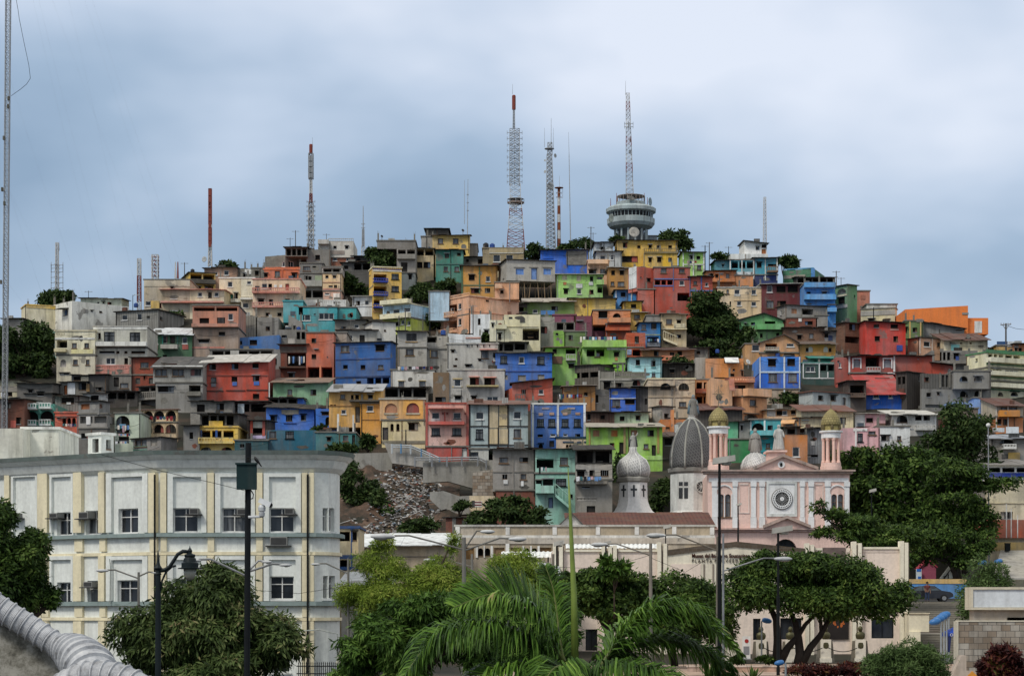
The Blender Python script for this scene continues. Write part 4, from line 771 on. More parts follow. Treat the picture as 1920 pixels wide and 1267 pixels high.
def part(name, mat, root, *slabs, smooth=False):
    mb = MB()
    for s in slabs: slab(mb, *s)
    return mb.build(name, mat, root, smooth=smooth)
def off_line(P, d):
    """offset an open polyline (left to right) towards the viewer by d"""
    out = []
    for i, p in enumerate(P):
        es = []
        if i > 0: es.append((Vector(p) - Vector(P[i - 1])).normalized())
        if i < len(P) - 1: es.append((Vector(P[i + 1]) - Vector(p)).normalized())
        n = Vector((0, 0))
        for e in es: n += Vector((e.y, -e.x))
        n.normalize(); k = 1 / max(.4, n.dot(Vector((es[0].y, -es[0].x))))
        out.append((p[0] + n.x * d * k, p[1] + n.y * d * k))
    return out
def band(mb, P, z0, z1, o0, o1, inn=0.0, m=0):
    a, b, c = off_line(P, o0), off_line(P, o1), off_line(P, -inn)
    for i in range(len(P) - 1):
        mb.hexa([(*a[i], z0), (*a[i + 1], z0), (*c[i + 1], z0), (*c[i], z0)], [(*b[i], z1), (*b[i + 1], z1), (*c[i + 1], z1), (*c[i], z1)], m)
def ac_unit(root, f, x, y, w, h):
    u0, u1, z0, z1 = f.rect(x, y, w, h); mb = MB()
    fbox(mb, f, u0, u1, z0, z1, -.1, .5, 0); fbox(mb, f, u0 + .05, u1 - .05, z0 + .05, z1 - .05, .5, .52, 1)
    fbox(mb, f, u0 - .25, u1 + .2, z0 - .06, z0 - .003, -.05, .6, 1)
    mb.build('air_conditioner', [paint('8c8c88'), plain('ac_grille', (.05, .05, .05), .7)], root)
def white_building():
    Y = 120.0; Z = lambda y: Zp(y, Y)
    P = [(Xp(-8, 127.2), 127.2), (Xp(300, Y), Y), (Xp(590, Y), Y), (Xp(616, 120.5), 120.5), (Xp(633, 121.6), 121.6), (Xp(637, 123.2), 123.2)]
    root = thing('office_building', (P[1][0], Y, 0), 'long white and cream three storey office building with rows of recessed windows', 'building')
    wm, pm, sm = paint('dcdfda', 'clean', 1.3), paint('e6dcbc', 'clean', 1.2), paint('8b9a98', 'clean')
    def seg(i): 
        a, b = Vector(P[i]), Vector(P[i + 1]); e = (b - a); L = e.length; e.normalize(); return Face(tuple(a), tuple(e), (e.y, -e.x), L)
    F0, F1, F2, F3, F4 = [seg(i) for i in range(5)]
    wins = {0: [(66, 962, 10, 44), (107, 960, 28, 43), (161, 957, 29, 44), (222, 953, 37, 46), (107, 1091, 28, 43), (164, 1088, 26, 46), (220, 1087, 38, 45)],
            1: [(325, 952, 46, 45), (416, 952, 46, 45), (505, 952, 46, 45), (506, 1080, 45, 43), (416, 1081, 46, 43), (326, 1084, 45, 44), (510, 1238, 34, 22)],
            2: [(605, 952, 12, 44), (606, 1079, 12, 43)], 3: [(617, 952, 10, 44), (617, 1079, 11, 43)], 4: []}
    mb = MB()
    zt = Z(853); hb = [[], [], [], [], []]
    for i, f in enumerate((F0, F1, F2, F3, F4)):
        for k, q in enumerate(wins[i]):
            r = f.rect(*q); hb[i].append((*r, .35, False, None)); window(f, r, 'c' if (k + i) % 3 == 2 else 'w', root, .3)
        wallgrid(mb, f, -1.0, zt, zt, hb[i])
    bl, br = (-44, 150), (-14.6, 150)
    mb.quad((*P[-1], -1), (*br, -1), (*br, zt), (*P[-1], zt)); mb.quad((*br, -1), (*bl, -1), (*bl, zt), (*br, zt)); mb.quad((*bl, -1), (*P[0], -1), (*P[0], zt), (*bl, zt))
    mb.poly([(*p, zt) for p in P] + [(*br, zt), (*bl, zt)]); mb.build('wall', wm, root)
    # cornice in three steps, dark roof edge on top
    mb = MB(); band(mb, P, Z(884), Z(877), .06, .28); band(mb, P, Z(877) + .003, Z(862), .28, .5); band(mb, P, Z(862) + .003, Z(854), .55, .78); mb.build('cornice', paint('dcdfda', 'clean', 1.3), root)
    mb = MB(); band(mb, P, Z(854) + .003, Z(846), .8, .9, .5); mb.build('roof_edge', paint('7e8c86'), root)
    for y0, y1, d, mt, nm in ((1006, 999, .3, sm, 'sill'), (1040, 1034, .14, pm, 'ledge'), (1135, 1127, .3, sm, 'sill'), (1163, 1157, .14, pm, 'ledge')):
        mb = MB(); band(mb, P, Z(y0), Z(y1), d, d); mb.build(nm, mt, root)
    def strip(f, x, w, y0, y1, pr, mat, nm):
        u0, u1, z0, z1 = f.rect(x, y0, w, y1 - y0); mb = MB(); fbox(mb, f, u0, u1, z0, z1, .004, pr); mb.build(nm, mat, root)
    for f, xs in ((F0, [(14, 9), (76, 18), (143, 15), (190, 11), (284, 13)]), (F1, [(302, 11), (390, 12), (481, 12), (567, 10)]), (F2, [(581, 12)] if False else [])):
        for x, w in xs:
            for a, b in ((886, 998.5), (1041, 1126.5), (1164, 1275)): strip(f, x, w, a, b, .27, pm, 'pilaster')
            for a, b in ((1006.5, 1033.5), (1136, 1156)): strip(f, x, w, a, b, .16, pm, 'pilaster')
    strip(F1, 580, 9, 886, 998.5, .27, pm, 'pilaster'); strip(F1, 580, 9, 1041, 1126.5, .27, pm, 'pilaster'); strip(F1, 580, 9, 1164, 1275, .27, pm, 'pilaster')
    # raised frames round each blind panel
    for f, bays in ((F0, [(24, 51), (96, 46), (202, 80)]), (F1, [(314, 75), (403, 77), (494, 72)])):
        for x, w in bays:
            for a, b in ((887, 998), (1042, 1126)):
                g = 12 if w > 60 else 6
                for q in ((x + 1, a, g - 2, b - a), (x + w - g + 1, a, g - 2, b - a), (x + g - 1, a, w - 2 * g + 2, 7)):
                    u0, u1, z0, z1 = f.rect(*q); mb = MB(); fbox(mb, f, u0, u1, z0, z1, .004, .2); mb.build('panel_frame', wm, root)
    for pts in ([(215, 1046), (217, 1060), (216, 1132)], [(566, 1182), (600, 1180), (634, 1188), (634, 1236)]):
        mb = MB(); mb.path([(F0 if p[0] < 300 else F1).at((F0 if p[0] < 300 else F1).px(*p)[0], Z(p[1]), .42) for p in pts], .035, 6); mb.build('service_pipe', paint('a8b0a8'), root)
    for f, x in ((F0, 298.3), (F1, 578)):
        u, _ = f.px(x, 900); mb = MB(); mb.tube(f.at(u, Z(890), .36), f.at(u, 0.2, .36), .06, n=6); mb.build('downpipe', DMETAL, root)
    for f, q in ((F0, (104, 962, 14, 9)), (F0, (159, 960, 17, 12)), (F0, (168, 1090, 16, 10)), (F1, (357, 953, 17, 11)), (F1, (446, 954, 17, 11)), (F1, (535, 953, 17, 11)), (F1, (508, 1006.5, 32, 16)), (F0, (32, 962, 10, 9))): ac_unit(root, f, *q)
    house('white rooftop hut with cream corner strip above the office building', '-30 803 43 862 cccabc Y=127 c=42 a=30 r=n fl ; 42 805 110 858 ccccc0 Y=129 d=6 fl rc=wht', 't:e2d4a2 37 804 8 54', 'rooftop hut', 'rooftop_hut', None)
    house('small white stair kiosk with dark door and window on the office roof', '165 815 213 852 dcdfd8 Y=126 c=190 a=40 fl rc=wht', 'o 173 822 12 26;d 199 824 9 20', 'rooftop kiosk', 'rooftop_kiosk', None)
def column_row(root, c, r, n, z0, z1, cr, mat, ph=0.2, name='column'):
    for k in range(n):
        a = ph + 2 * math.pi * k / n; p = (c[0] + r * math.cos(a), c[1] + r * math.sin(a), 0)
        mb = MB(); mb.lathe((p[0], p[1], z0), [(cr * 1.35, 0), (cr * 1.35, .15), (cr, .22), (cr * .88, z1 - z0 - .3), (cr * 1.3, z1 - z0 - .12), (cr * 1.3, z1 - z0)], 12); mb.build(name, mat, root, smooth=False)
def statue(x, yb, yt, Y, label, mat, arms='fold', cape=None):
    z0, z1 = Zp(yb, Y), Zp(yt, Y); H = z1 - z0; X = Xp(x, Y); c = (X, Y, z0)
    root = thing('statue', c, label, 'statue')
    mb = MB()
    mb.lathe(c, [(.23 * H, 0), (.24 * H, .03 * H), (.2 * H, .3 * H), (.155 * H, .55 * H), (.165 * H, .7 * H), (.17 * H, .79 * H), (.06 * H, .84 * H), (.045 * H, .87 * H)], 12, sx=1, sy=.8)
    for k in range(7):      # folds of the robe
        a = math.pi * (1 + k / 6); mb.tube((X + .22 * H * math.cos(a), Y + .17 * H * math.sin(a), z0 + .02 * H), (X + .14 * H * math.cos(a), Y + .12 * H * math.sin(a), z0 + .6 * H), .025 * H, .015 * H, 5)
    if arms == 'up':
        mb.path([(X + .12 * H, Y, z0 + .77 * H), (X + .22 * H, Y - .04 * H, z0 + .82 * H), (X + .3 * H, Y - .06 * H, z0 + 1.0 * H)], [.045 * H, .04 * H, .03 * H], 6)
        mb.path([(X - .12 * H, Y, z0 + .77 * H), (X - .17 * H, Y - .04 * H, z0 + .6 * H), (X - .1 * H, Y - .14 * H, z0 + .55 * H)], [.045 * H, .04 * H, .03 * H], 6)
    else:
        for s in (-1, 1): mb.path([(X + s * .12 * H, Y, z0 + .77 * H), (X + s * .18 * H, Y - .05 * H, z0 + .6 * H), (X + s * (.03 if arms == 'fold' else .2) * H, Y - .14 * H, z0 + (.64 if arms == 'fold' else .5) * H)], [.05 * H, .045 * H, .03 * H], 6)
    mb.ball((X, Y, z0 + .93 * H), .068 * H, 10, sz=1.2)
    mb.build('body', mat, root, smooth=True)
    if cape:
        mb = MB(); mb.lathe((X, Y + .03 * H, z0 + .1 * H), [(.32 * H, 0), (.27 * H, .4 * H), (.21 * H, .66 * H), (.07 * H, .78 * H), (.085 * H, .9 * H), (.02 * H, .97 * H)], 12, ph=0.3)
        mb.v = [(a, b if b > Y - .02 else Y - .02 + (b - Y) * .2, z) for a, b, z in mb.v]
        mb.build('cloak', cape, root, smooth=True)
def scales(name, a, b, sc_):
    if name in _M: return _M[name]
    m, nt, bs = newmat(name); bs.inputs['Roughness'].default_value = .7
    tc = nt.nodes.new('ShaderNodeTexCoord')
    sp = nt.nodes.new('ShaderNodeSeparateXYZ'); nt.links.new(tc.outputs['UV'], sp.inputs[0])
    mp = nt.nodes.new('ShaderNodeMapping'); mp.inputs['Scale'].default_value = (sc_[0], sc_[1], 1); mp.inputs['Rotation'].default_value = (0, 0, R(45)) if len(sc_) < 3 else (0, 0, 0)
    nt.links.new(tc.outputs['UV'], mp.inputs[0])
    ck = nt.nodes.new('ShaderNodeTexBrick'); ck.inputs['Color1'].default_value = (*a, 1); ck.inputs['Color2'].default_value = (*[v * .8 for v in a], 1); ck.inputs['Mortar'].default_value = (*b, 1)
    ck.inputs['Scale'].default_value = 1; ck.inputs['Mortar Size'].default_value = .13; ck.inputs['Brick Width'].default_value = 1; ck.inputs['Row Height'].default_value = .8
    nt.links.new(mp.outputs[0], ck.inputs['Vector'])
    _, v = coords(nt); st = ramp(nt, noisef(nt, v, .9, 5), [(.3, g1(.62)), (.65, g1(1.05))])
    nt.links.new(mixc(nt, 1.0, ck.outputs['Color'], st, 'MULTIPLY'), bs.inputs['Base Color']); _M[name] = m; return m
def dome(name, root, c, prof, mat, n=32, ribs=0, ribmat=None, rr=.12):
    mb = MB(); mb.lathe(c, prof, n); o = mb.build(name, mat, root, smooth=True)
    me = o.data; uv = me.uv_layers.new(name='UVMap'); K = len(prof)
    for p in me.polygons:
        for li, vi in zip(p.loop_indices, p.vertices):
            j = vi % n; i = vi // n
            js = [v % n for v in p.vertices]; jj = j if not (max(js) - min(js) > 2 and j == 0) else n
            uv.data[li].uv = (jj / n, sum(math.dist(prof[q], prof[q + 1]) for q in range(i)) / 10)
    for k in range(ribs):
        a = 2 * math.pi * (k + .5) / ribs; mb = MB(); mb.path([(c[0] + r * math.cos(a), c[1] + r * math.sin(a), c[2] + z) for r, z in prof], rr, 6); mb.build('rib', ribmat, root, smooth=True)
    return o
def church():
    Y = 200.0; f = fp(Y); Z = lambda y: Zp(y, Y); X = lambda x: Xp(x, Y); s = Y / F
    root = thing('church', (X(1460), Y, 4.5), 'pink and white church with two columned towers topped by golden domes', 'church')
    pk, wh, st = paint('f0d0c4', 'clean', 1.15), paint('e4e5e5', 'clean', 1.2), paint('b49c90')
    fr = Face((X(1327), Y), (1, 0), (0, -1), X(1593) - X(1327)); fo = fr.p[0]
    holes = []
    for x in (1347, 1360, 1559, 1571):
        r = fr.rect(x, 926, 10, 43); holes.append((*r, .35, True, None)); window(fr, r, 'b', root, .3)
    r = fr.rect(1452, 1010, 42, 40); holes.append((*r, .6, True, None)); window(fr, r, 'D', root, .55)
    mb = MB(); wallgrid(mb, fr, 3.0, Z(888), Z(888), holes)
    x0, x1 = X(1327), X(1593); xl = X(1327) + .15
    mb.quad((x0, Y, 3), (x0 + .6, Y + 16, 3), (x0 + .6, Y + 16, Z(888)), (x0, Y, Z(888))); mb.quad((x1, Y, 3), (x1, Y + 16, 3), (x1, Y + 16, Z(888)), (x1, Y, Z(888))); mb.quad((x0, Y, Z(888)), (x1, Y, Z(888)), (x1, Y + 16, Z(888)), (x0 + .6, Y + 16, Z(888)))
    mb.build('wall', pk, root)
    part('cornice', st, root, (Y, 1316, 881, 286, 3, .7, 1), (Y, 1320, 884.2, 278, 4, .45, 1)); part('frieze', wh, root, (Y, 1329, 896, 262, 7, .08, -.004))
    part('lower_cornice', paint('c8a69a'), root, (Y, 1334, 990, 252, 3, .55, -.004), (Y, 1337, 993.3, 246, 3, .3, -.004))
    for x, w in ((1335, 9), (1374, 8), (1408, 9), (1424, 9), (1500, 8), (1516, 9), (1547, 9), (1583, 9)):
        part('pilaster', wh, root, (Y, x, 912, w, 57, .16, -.004), (Y, x - 1, 903.3, w + 2, 8.4, .24, -.004)); part('pilaster_base', wh, root, (Y, x - 1, 969.4, w + 2, 20, .22, -.004))
    for x, w in ((1385, 20), (1526, 18)):
        part('panel_frame', paint('e0cfc6', 'clean'), root, (Y, x, 912, 2, 50, .07, -.004), (Y, x + w - 2, 912, 2, 50, .07, -.004), (Y, x + 2, 960, w - 4, 2, .07, -.004), (Y, x + 2, 906, w - 4, 3, .07, -.004))
    for x in (1343, 1555):
        mb = MB(); c = f.px(x + 15, 926)
        for k in range(12):
            a0, a1 = math.pi * k / 12, math.pi * (k + 1) / 12; rr0, rr1 = 15.5 * s, 18 * s
            P = [(c[0] + r * math.cos(a), c[1] + r * math.sin(a)) for r, a in ((rr0, a0), (rr1, a0), (rr1, a1), (rr0, a1))]
            mb.hexa([(p, Y - .12, q) for p, q in P], [(p, Y - .004, q) for p, q in P])
        mb.build('window_arch', wh, root); part('window_jamb', wh, root, (Y, x + .6, 926, 2.4, 43, .12, -.004), (Y, x + 14.4, 926, 1.4, 43, .12, -.004), (Y, x + 28, 926, 2.4, 43, .12, -.004))
    # rose window
    part('rose_frame', paint('cfd3d0'), root, (Y, 1437, 902, 4, 66, .14, -.004), (Y, 1490, 902, 4, 66, .14, -.004), (Y, 1441, 902, 49, 5, .14, -.004), (Y, 1441, 963, 49, 5, .14, -.004)); part('rose_backing', wh, root, (Y, 1441.2, 907.2, 48.6, 55.6, .05, -.004))
    cx, cz = f.px(1466, 935); rw = MB()
    def ring(mb, r0, r1, y0, y1, m=0, n=32):
        for k in range(n):
            a0, a1 = 2 * math.pi * k / n, 2 * math.pi * (k + 1) / n
            q = [(cx + r * math.cos(a), cz + r * math.sin(a)) for r, a in ((r0, a0), (r1, a0), (r1, a1), (r0, a1))]
            mb.hexa([(p, y0, z) for p, z in q], [(p, y1, z) for p, z in q], m)
    ring(rw, 13 * s, 18.5 * s, Y - .22, Y - .055); ring(rw, 18.5 * s, 20 * s, Y - .16, Y - .055, 2); ring(rw, .3 * s, 12.9 * s, Y - .08, Y - .06, 1); ring(rw, .05, 3.6 * s, Y - .2, Y - .09)
    for k in range(22):
        a = 2 * math.pi * k / 22; rw.tube((cx + 3.6 * s * math.cos(a), Y - .13, cz + 3.6 * s * math.sin(a)), (cx + 13 * s * math.cos(a), Y - .13, cz + 13 * s * math.sin(a)), .008, .014, 4)
    for k in range(28):
        a = 2 * math.pi * (k + .5) / 28; rw.ball((cx + 15.8 * s * math.cos(a), Y - .22, cz + 15.8 * s * math.sin(a)), .06, 6, 1)
    rw.build('rose_window', [wh, DARK, plain('grey_ring', (.2, .19, .18))], root)
    def pedi(nm, xa, xm, xb, yb, yt, d):
        mb = MB(); A, M, B = (X(xa), Z(yb)), (X(xm), Z(yt)), (X(xb), Z(yb)); k = .45
        mb.hexa([(*A[:1], Y - d * .4, A[1]), (*M[:1], Y - d * .4, M[1]), (*B[:1], Y - d * .4, B[1])], [(A[0], Y + .9, A[1]), (M[0], Y + .9, M[1]), (B[0], Y + .9, B[1])]); mb.build(nm, pk, root)
        mb = MB()
        for Q in (A, B):
            mb.hexa([(Q[0], Y - d, Q[1]), (M[0], Y - d, M[1]), (M[0], Y + 1, M[1]), (Q[0], Y + 1, Q[1])], [(Q[0], Y - d, Q[1] + .28), (M[0], Y - d, M[1] + .28), (M[0], Y + 1, M[1] + .28), (Q[0], Y + 1, Q[1] + .28)])
        mb.build(nm + '_cornice', st, root)
    pedi('pediment', 1411, 1467, 1533, 881, 857, .6); pedi('door_pediment', 1430, 1474, 1518, 990, 972, .8)
    mb = MB(); cx, cz = f.px(1464, 871); ring(mb, 4.5 * s, 6.5 * s, Y - .36, Y - .24); ring(mb, .05, 4.4 * s, Y - .3, Y - .24, 0, 20)
    for a, b in (((-1.6, -2.6), (0, 3)), ((0, 3), (1.6, -2.6)), ((-2.4, 0.6), (2.4, 0.6)), ((-1.2, -3), (1.2, -3))): mb.tube((cx + a[0] * s, Y - .34, cz + a[1] * s), (cx + b[0] * s, Y - .34, cz + b[1] * s), .05, n=5, m=1)
    mb.build('medallion', [wh, DMETAL], root)
    mb = MB(); slab(mb, Y, 1444, 846, 31, 14, -1, 3.5); slab(mb, Y, 1440, 842.5, 38, 3.3, -.7, 3.8); mb.build('statue_pedestal', pk, root)
    gold = plain('gilded_tiles', (.42, .34, .13), .45, .35, var=.35, scale=6)
    for cx_, ry, cy0, cy1, e0, d0, dt in ((1347, 872, 866, 814, 800, 803, 763), (1558, 874, 868, 822, 808, 810, 766)):
        T = MB(); yc = Y + 2.2; Yt = yc; sT = Yt / F; xc = Xp(cx_, Yt); Zt = lambda y: Zp(y, Yt)
        tw = MB(); h = Zt(cy0) - Z(881); tw.lathe((xc, yc, Z(881)), [(1.02, 0), (1.02, h * .6), (.95, h * .62), (.95, h)], 24); t = tw.build('tower', pk, root)
        column_row(t, (xc, yc), .75, 8, Zt(cy0), Zt(cy1), .15, paint('e4c0b2', 'clean'))
        mb = MB(); mb.lathe((xc, yc, Zt(cy1)), [(.3, 0), (.3, .01), (.92, .02), (.92, Zt(e0) - Zt(cy1) - .2), (1.1, Zt(e0) - Zt(cy1) - .14), (1.1, Zt(e0) - Zt(cy1))], 28); mb.build('entablature', wh, t)
        mb = MB(); mb.lathe((xc, yc, Zt(e0)), [(.84, 0), (.84, Zt(d0 - 12) - Zt(e0))], 16); mb.build('dome_drum', gold, t)
        base = Zt(d0 - 12); H = Zt(dt) - base
        dome('dome', t, (xc, yc, base), [(.94, 0), (.95, H * .12), (.9, H * .3), (.78, H * .5), (.57, H * .7), (.34, H * .86), (.1, H * .97), (.02, H)], scales('gold_scales', (.4, .33, .13), (.2, .16, .06), (22, 30, 0)), 28)
        for k in range(6):
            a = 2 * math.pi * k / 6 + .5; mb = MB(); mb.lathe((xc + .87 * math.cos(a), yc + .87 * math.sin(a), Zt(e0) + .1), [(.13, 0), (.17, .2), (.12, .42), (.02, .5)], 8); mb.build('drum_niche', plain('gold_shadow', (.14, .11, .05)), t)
        mb = MB(); zt = Zt(dt); mb.tube((xc, yc, zt - .1), (xc, yc, zt + (2.0 if cx_ < 1400 else .8)), .045, .03, 5)
        if cx_ < 1400:
            mb.tube((xc - .55, yc, zt + 1.25), (xc + .55, yc, zt + 1.25), .03, n=5)
            for k in range(16):
                a0, a1 = 2 * math.pi * k / 16, 2 * math.pi * (k + 1) / 16; mb.tube((xc + .34 * math.cos(a0), yc, zt + 1.25 + .34 * math.sin(a0)), (xc + .34 * math.cos(a1), yc, zt + 1.25 + .34 * math.sin(a1)), .03, n=4)
                mb.tube((xc + .18 * math.cos(a0), yc, zt + 1.25 + .18 * math.sin(a0)), (xc + .18 * math.cos(a1), yc, zt + 1.25 + .18 * math.sin(a1)), .03, n=4)
        mb.build('finial', plain('iron_cross', (.2, .17, .11), .5), t)
    # great grey dome behind
    Yd = 211.0; sd = Yd / F; zd = lambda y: Zp(y, Yd); c = (Xp(1297, Yd), Yd)
    wd = paint('d4d6d2')
    mb = MB(); mb.lathe((*c, 4), [(46 * sd, 0), (46 * sd, zd(965) - 4), (40 * sd, zd(958) - 4), (40 * sd, zd(888) - 4)], 8); dr = mb.build('great_drum', wd, root)
    mb = MB(); mb.lathe((*c, zd(889)), [(40 * sd, 0), (44 * sd, .2), (45 * sd, .55), (41 * sd, .6)], 8); mb.build('drum_cornice', paint('8c8a84'), root)
    base = zd(880); pr = [(41, 880), (42, 868), (41.3, 852), (38.5, 835), (33.5, 819), (25.5, 803), (15, 791), (8, 786)]
    dome('great_dome', root, (*c, base), [(r * sd, zd(y) - base) for r, y in pr], scales('grey_scales', (.07, .07, .072), (.135, .135, .133), (46, 30)), 40, 8, paint('9c9c94'), .1)
    mb = MB(); mb.lathe((*c, zd(788)), [(9 * sd, 0), (9 * sd, .2), (6 * sd, .3), (7 * sd, zd(780) - zd(788)), (8 * sd, zd(778) - zd(788))], 12); mb.build('dome_lantern', paint('c8c6be'), root)
    ap = 40 * sd * math.cos(R(22.5)) ; nrm = -1
    a2 = R(-22.5); m2 = (math.sin(a2), -math.cos(a2)); ff = Face((c[0] + m2[0] * ap, c[1] + m2[1] * ap), (math.cos(a2), math.sin(a2)), m2, 9)
    u = MB()
    for q in ((1273, 903, 7, 7), (1283, 903, 7, 7), (1273, 914, 7, 20), (1283, 914, 7, 20)):
        r = ff.rect(*q); fbox(u, ff, *r, -.1, .05)
    u.build('drum_window', plain('leaded_glass', (.05, .055, .06), .3, var=.6, scale=7), root)
    n2 = (math.sin(R(22.5)), -math.cos(R(22.5))); t2 = (math.cos(R(22.5)), math.sin(R(22.5))); pc = (c[0] + n2[0] * ap, c[1] + n2[1] * ap); zc = zd(914)
    mb = MB()
    for r0, r1, m, w in ((0.02, .5, 1, .03), (.5, .62, 0, .1)):
        for k in range(20):
            a0, a1 = 2 * math.pi * k / 20, 2 * math.pi * (k + 1) / 20
            q = [(r * math.cos(b), r * math.sin(b)) for r, b in ((r0, a0), (r1, a0), (r1, a1), (r0, a1))]
            mb.hexa([(pc[0] + t2[0] * p + n2[0] * w, pc[1] + t2[1] * p + n2[1] * w, zc + z) for p, z in q], [(pc[0] + t2[0] * p - n2[0] * .1, pc[1] + t2[1] * p - n2[1] * .1, zc + z) for p, z in q], m)
    for k in range(10):
        b = 2 * math.pi * k / 10; mb.tube((pc[0] + n2[0] * .06, pc[1] + n2[1] * .06, zc), (pc[0] + t2[0] * .5 * math.cos(b) + n2[0] * .06, pc[1] + t2[1] * .5 * math.cos(b) + n2[1] * .06, zc + .5 * math.sin(b)), .03, n=4)
    mb.build('round_window', [wd, glassmat()], root)
    # lesser white domes
    for xc_, Yd2, rows in ((1187, 207.0, 0), (1416, 214.0, 1)):
        s2 = Yd2 / F; z2 = lambda y: Zp(y, Yd2); c = (Xp(xc_, Yd2), Yd2)
        if rows == 0:
            mb = MB(); b0 = z2(975); mb.lathe((*c, b0 - 4), [(50 * s2, 0), (50 * s2, 4)] + [(r * s2, z2(y) - b0 + 4) for r, y in ((49, 966), (38, 958), (33, 950), (30, 942), (28.5, 935), (28, 904))], 8, ph=R(22.5)); mb.build('small_drum', paint('e6e6e4', 'clean', 1.3), root)
            mb = MB(); mb.lathe((*c, z2(905)), [(28 * s2, 0), (32 * s2, .12), (33 * s2, .4), (29 * s2, .62), (31 * s2, .7), (31 * s2, .8)], 8, ph=R(22.5)); mb.build('small_cornice', paint('9a988f'), root)
            pr = [(30, 893), (32.5, 884), (31.5, 874), (26, 863), (18, 857), (11, 852), (7.5, 848), (6, 843), (6, 838)]
            for ang in (-1, 0, 1):
                aa = R(45 * ang); n2 = (math.sin(aa), -math.cos(aa)); t2 = (math.cos(aa), math.sin(aa)); ap = 28 * s2 * math.cos(R(22.5))
                fc = Face((c[0] + n2[0] * ap, c[1] + n2[1] * ap), t2, n2, 2); mb = MB(); k = s2
                zz = z2(919); fbox(mb, fc, -1.8 * k, 1.8 * k, zz - 13 * k, zz + 9 * k, -.1, .04); fbox(mb, fc, -6 * k, -1.8 * k, zz - 1.5 * k, zz + 2 * k, -.1, .04); fbox(mb, fc, 1.8 * k, 6 * k, zz - 1.5 * k, zz + 2 * k, -.1, .04)
                mb.build('cross_window', plain('leaded_glass', (.05, .055, .06)), root)
        else:
            mb = MB(); mb.lathe((*c, 6), [(27 * s2, 0), (27 * s2, z2(882) - 6), (29 * s2, z2(880) - 6)], 8, ph=R(22.5)); mb.build('small_drum', paint('cfcfca'), root)
            pr = [(28, 880), (27.5, 872), (24, 863), (17, 855), (9, 850), (6, 847)]
        base = z2(pr[0][1]); dome('small_dome', root, (*c, base), [(r * s2, z2(y) - base) for r, y in pr], scales('white_scales', (.44, .44, .44), (.64, .64, .62), (40, 26)), 32, 8, paint('d4d4d0'), .06)
    stone = paint('a2a29c'); blu_ = plain('faded_blue_robe', (.16, .24, .29), .8)
    statue(1187, 840, 811, 207.0, 'white statue with one raised arm on the small cross windowed dome', stone, 'up', plain('dark_cloak', (.06, .065, .07)))
    statue(1300, 779, 742, 211.0, 'tall robed statue crowning the great grey dome', paint('7c7a74'), 'down', blu_)
    statue(1416, 848, 805, 214.0, 'pale carved figure group on the striped little dome', paint('94928c'), 'fold', paint('8c8a84'))
    statue(1460, 843, 796, 202.0, 'white robed statue holding out its arms above the church pediment', paint('b8b8b2'), 'out')
RW = [plain('mast_red', (.22, .05, .035), .7), plain('mast_white', (.55, .55, .54), .6), plain('mast_grey', (.34, .36, .38), .6, .1)]
def lattice(root, x, yb, yt, wb, wt, Y, cell=None, bands=None, r=.056, name='lattice', mat=2, xt=None):
    s = Y / F; mb = MB(); cell = cell or 1.2; xt = x if xt is None else xt
    zb, zt = Zp(yb, Y), Zp(yt, Y); n = max(3, int((zt - zb) / (cell * (wb + wt) * .5 * s)))
    lv = []
    for i in range(n + 1):
        t = i / n; h = (wb + (wt - wb) * t) * s / 2; cx_ = Xp(x + (xt - x) * t, Y); z = zb + (zt - zb) * t
        lv.append([Vector((cx_ - h, Y - h, z)), Vector((cx_ + h, Y - h, z)), Vector((cx_ + h, Y + h, z)), Vector((cx_ - h, Y + h, z))])
    for i in range(n):
        m = mat if not bands else bands[int(i * len(bands) / n)]
        for k in range(4):
            a, b, c, d = lv[i][k], lv[i][(k + 1) % 4], lv[i + 1][k], lv[i + 1][(k + 1) % 4]
            mb.tube(a, c, r, n=4, m=m, caps=False); mb.tube(a, d if i % 2 else d, r * .6, n=3, m=m, caps=False); mb.tube(b, c, r * .6, n=3, m=m, caps=False); mb.tube(c, d, r * .6, n=3, m=m, caps=False)
    return mb.build(name, RW, root)
def dish(root, x, y, rpx, Y, ang=0.0, mat=None, name='dish', tilt=0.0):
    s = Y / F; mb = MB(); r = rpx * s; mb.lathe((0, 0, 0), [(.02, -r * .35), (r * .5, -r * .26), (r * .85, -r * .1), (r, 0), (r * .98, .03), (r * .5, -r * .2), (.02, -r * .28)], 18); mb.tube((0, 0, -r * .3), (0, 0, r * .35), r * .05)
    c = Vector(W3(x, y, Y)); d = Vector((math.sin(ang), -math.cos(ang), tilt)).normalized(); q = d.to_track_quat('Z', 'Y')
    mb.v = [tuple(c + q @ Vector(p)) for p in mb.v]; return mb.build(name, mat or paint('b8bcbc'), root, smooth=True)
def whip(root, x, y0, y1, Y, r=.05, xt=None, name='whip_antenna', mat=None):
    mb = MB(); mb.tube(W3(x, y0, Y), W3(x if xt is None else xt, y1, Y), r, r * .5, 4); return mb.build(name, mat or RW[2], root)
def arrays(root, x, ys, w, Y, arm=3, name='antenna_array', mat=None):
    """tiers of side dipoles on four faces"""
    s = Y / F; o = []
    for y in ys:
        mb = MB(); c = Vector(W3(x, y, Y)); h = w * s / 2
        for dx, dy in ((1, 0), (-1, 0), (0, 1), (0, -1)):
            e = c + Vector((dx, dy, 0)) * (h + arm * s); mb.tube(c + Vector((dx, dy, 0)) * h * .3, e, .05, n=4); mb.tube(e + Vector((0, 0, -arm * s * .8)), e + Vector((0, 0, arm * s * .8)), .05, n=4)
            p = Vector((-dy, dx, 0)) * arm * s * .5; mb.tube(e - p, e + p, .04, n=4)
        mb.build(name, mat or RW[2], root)
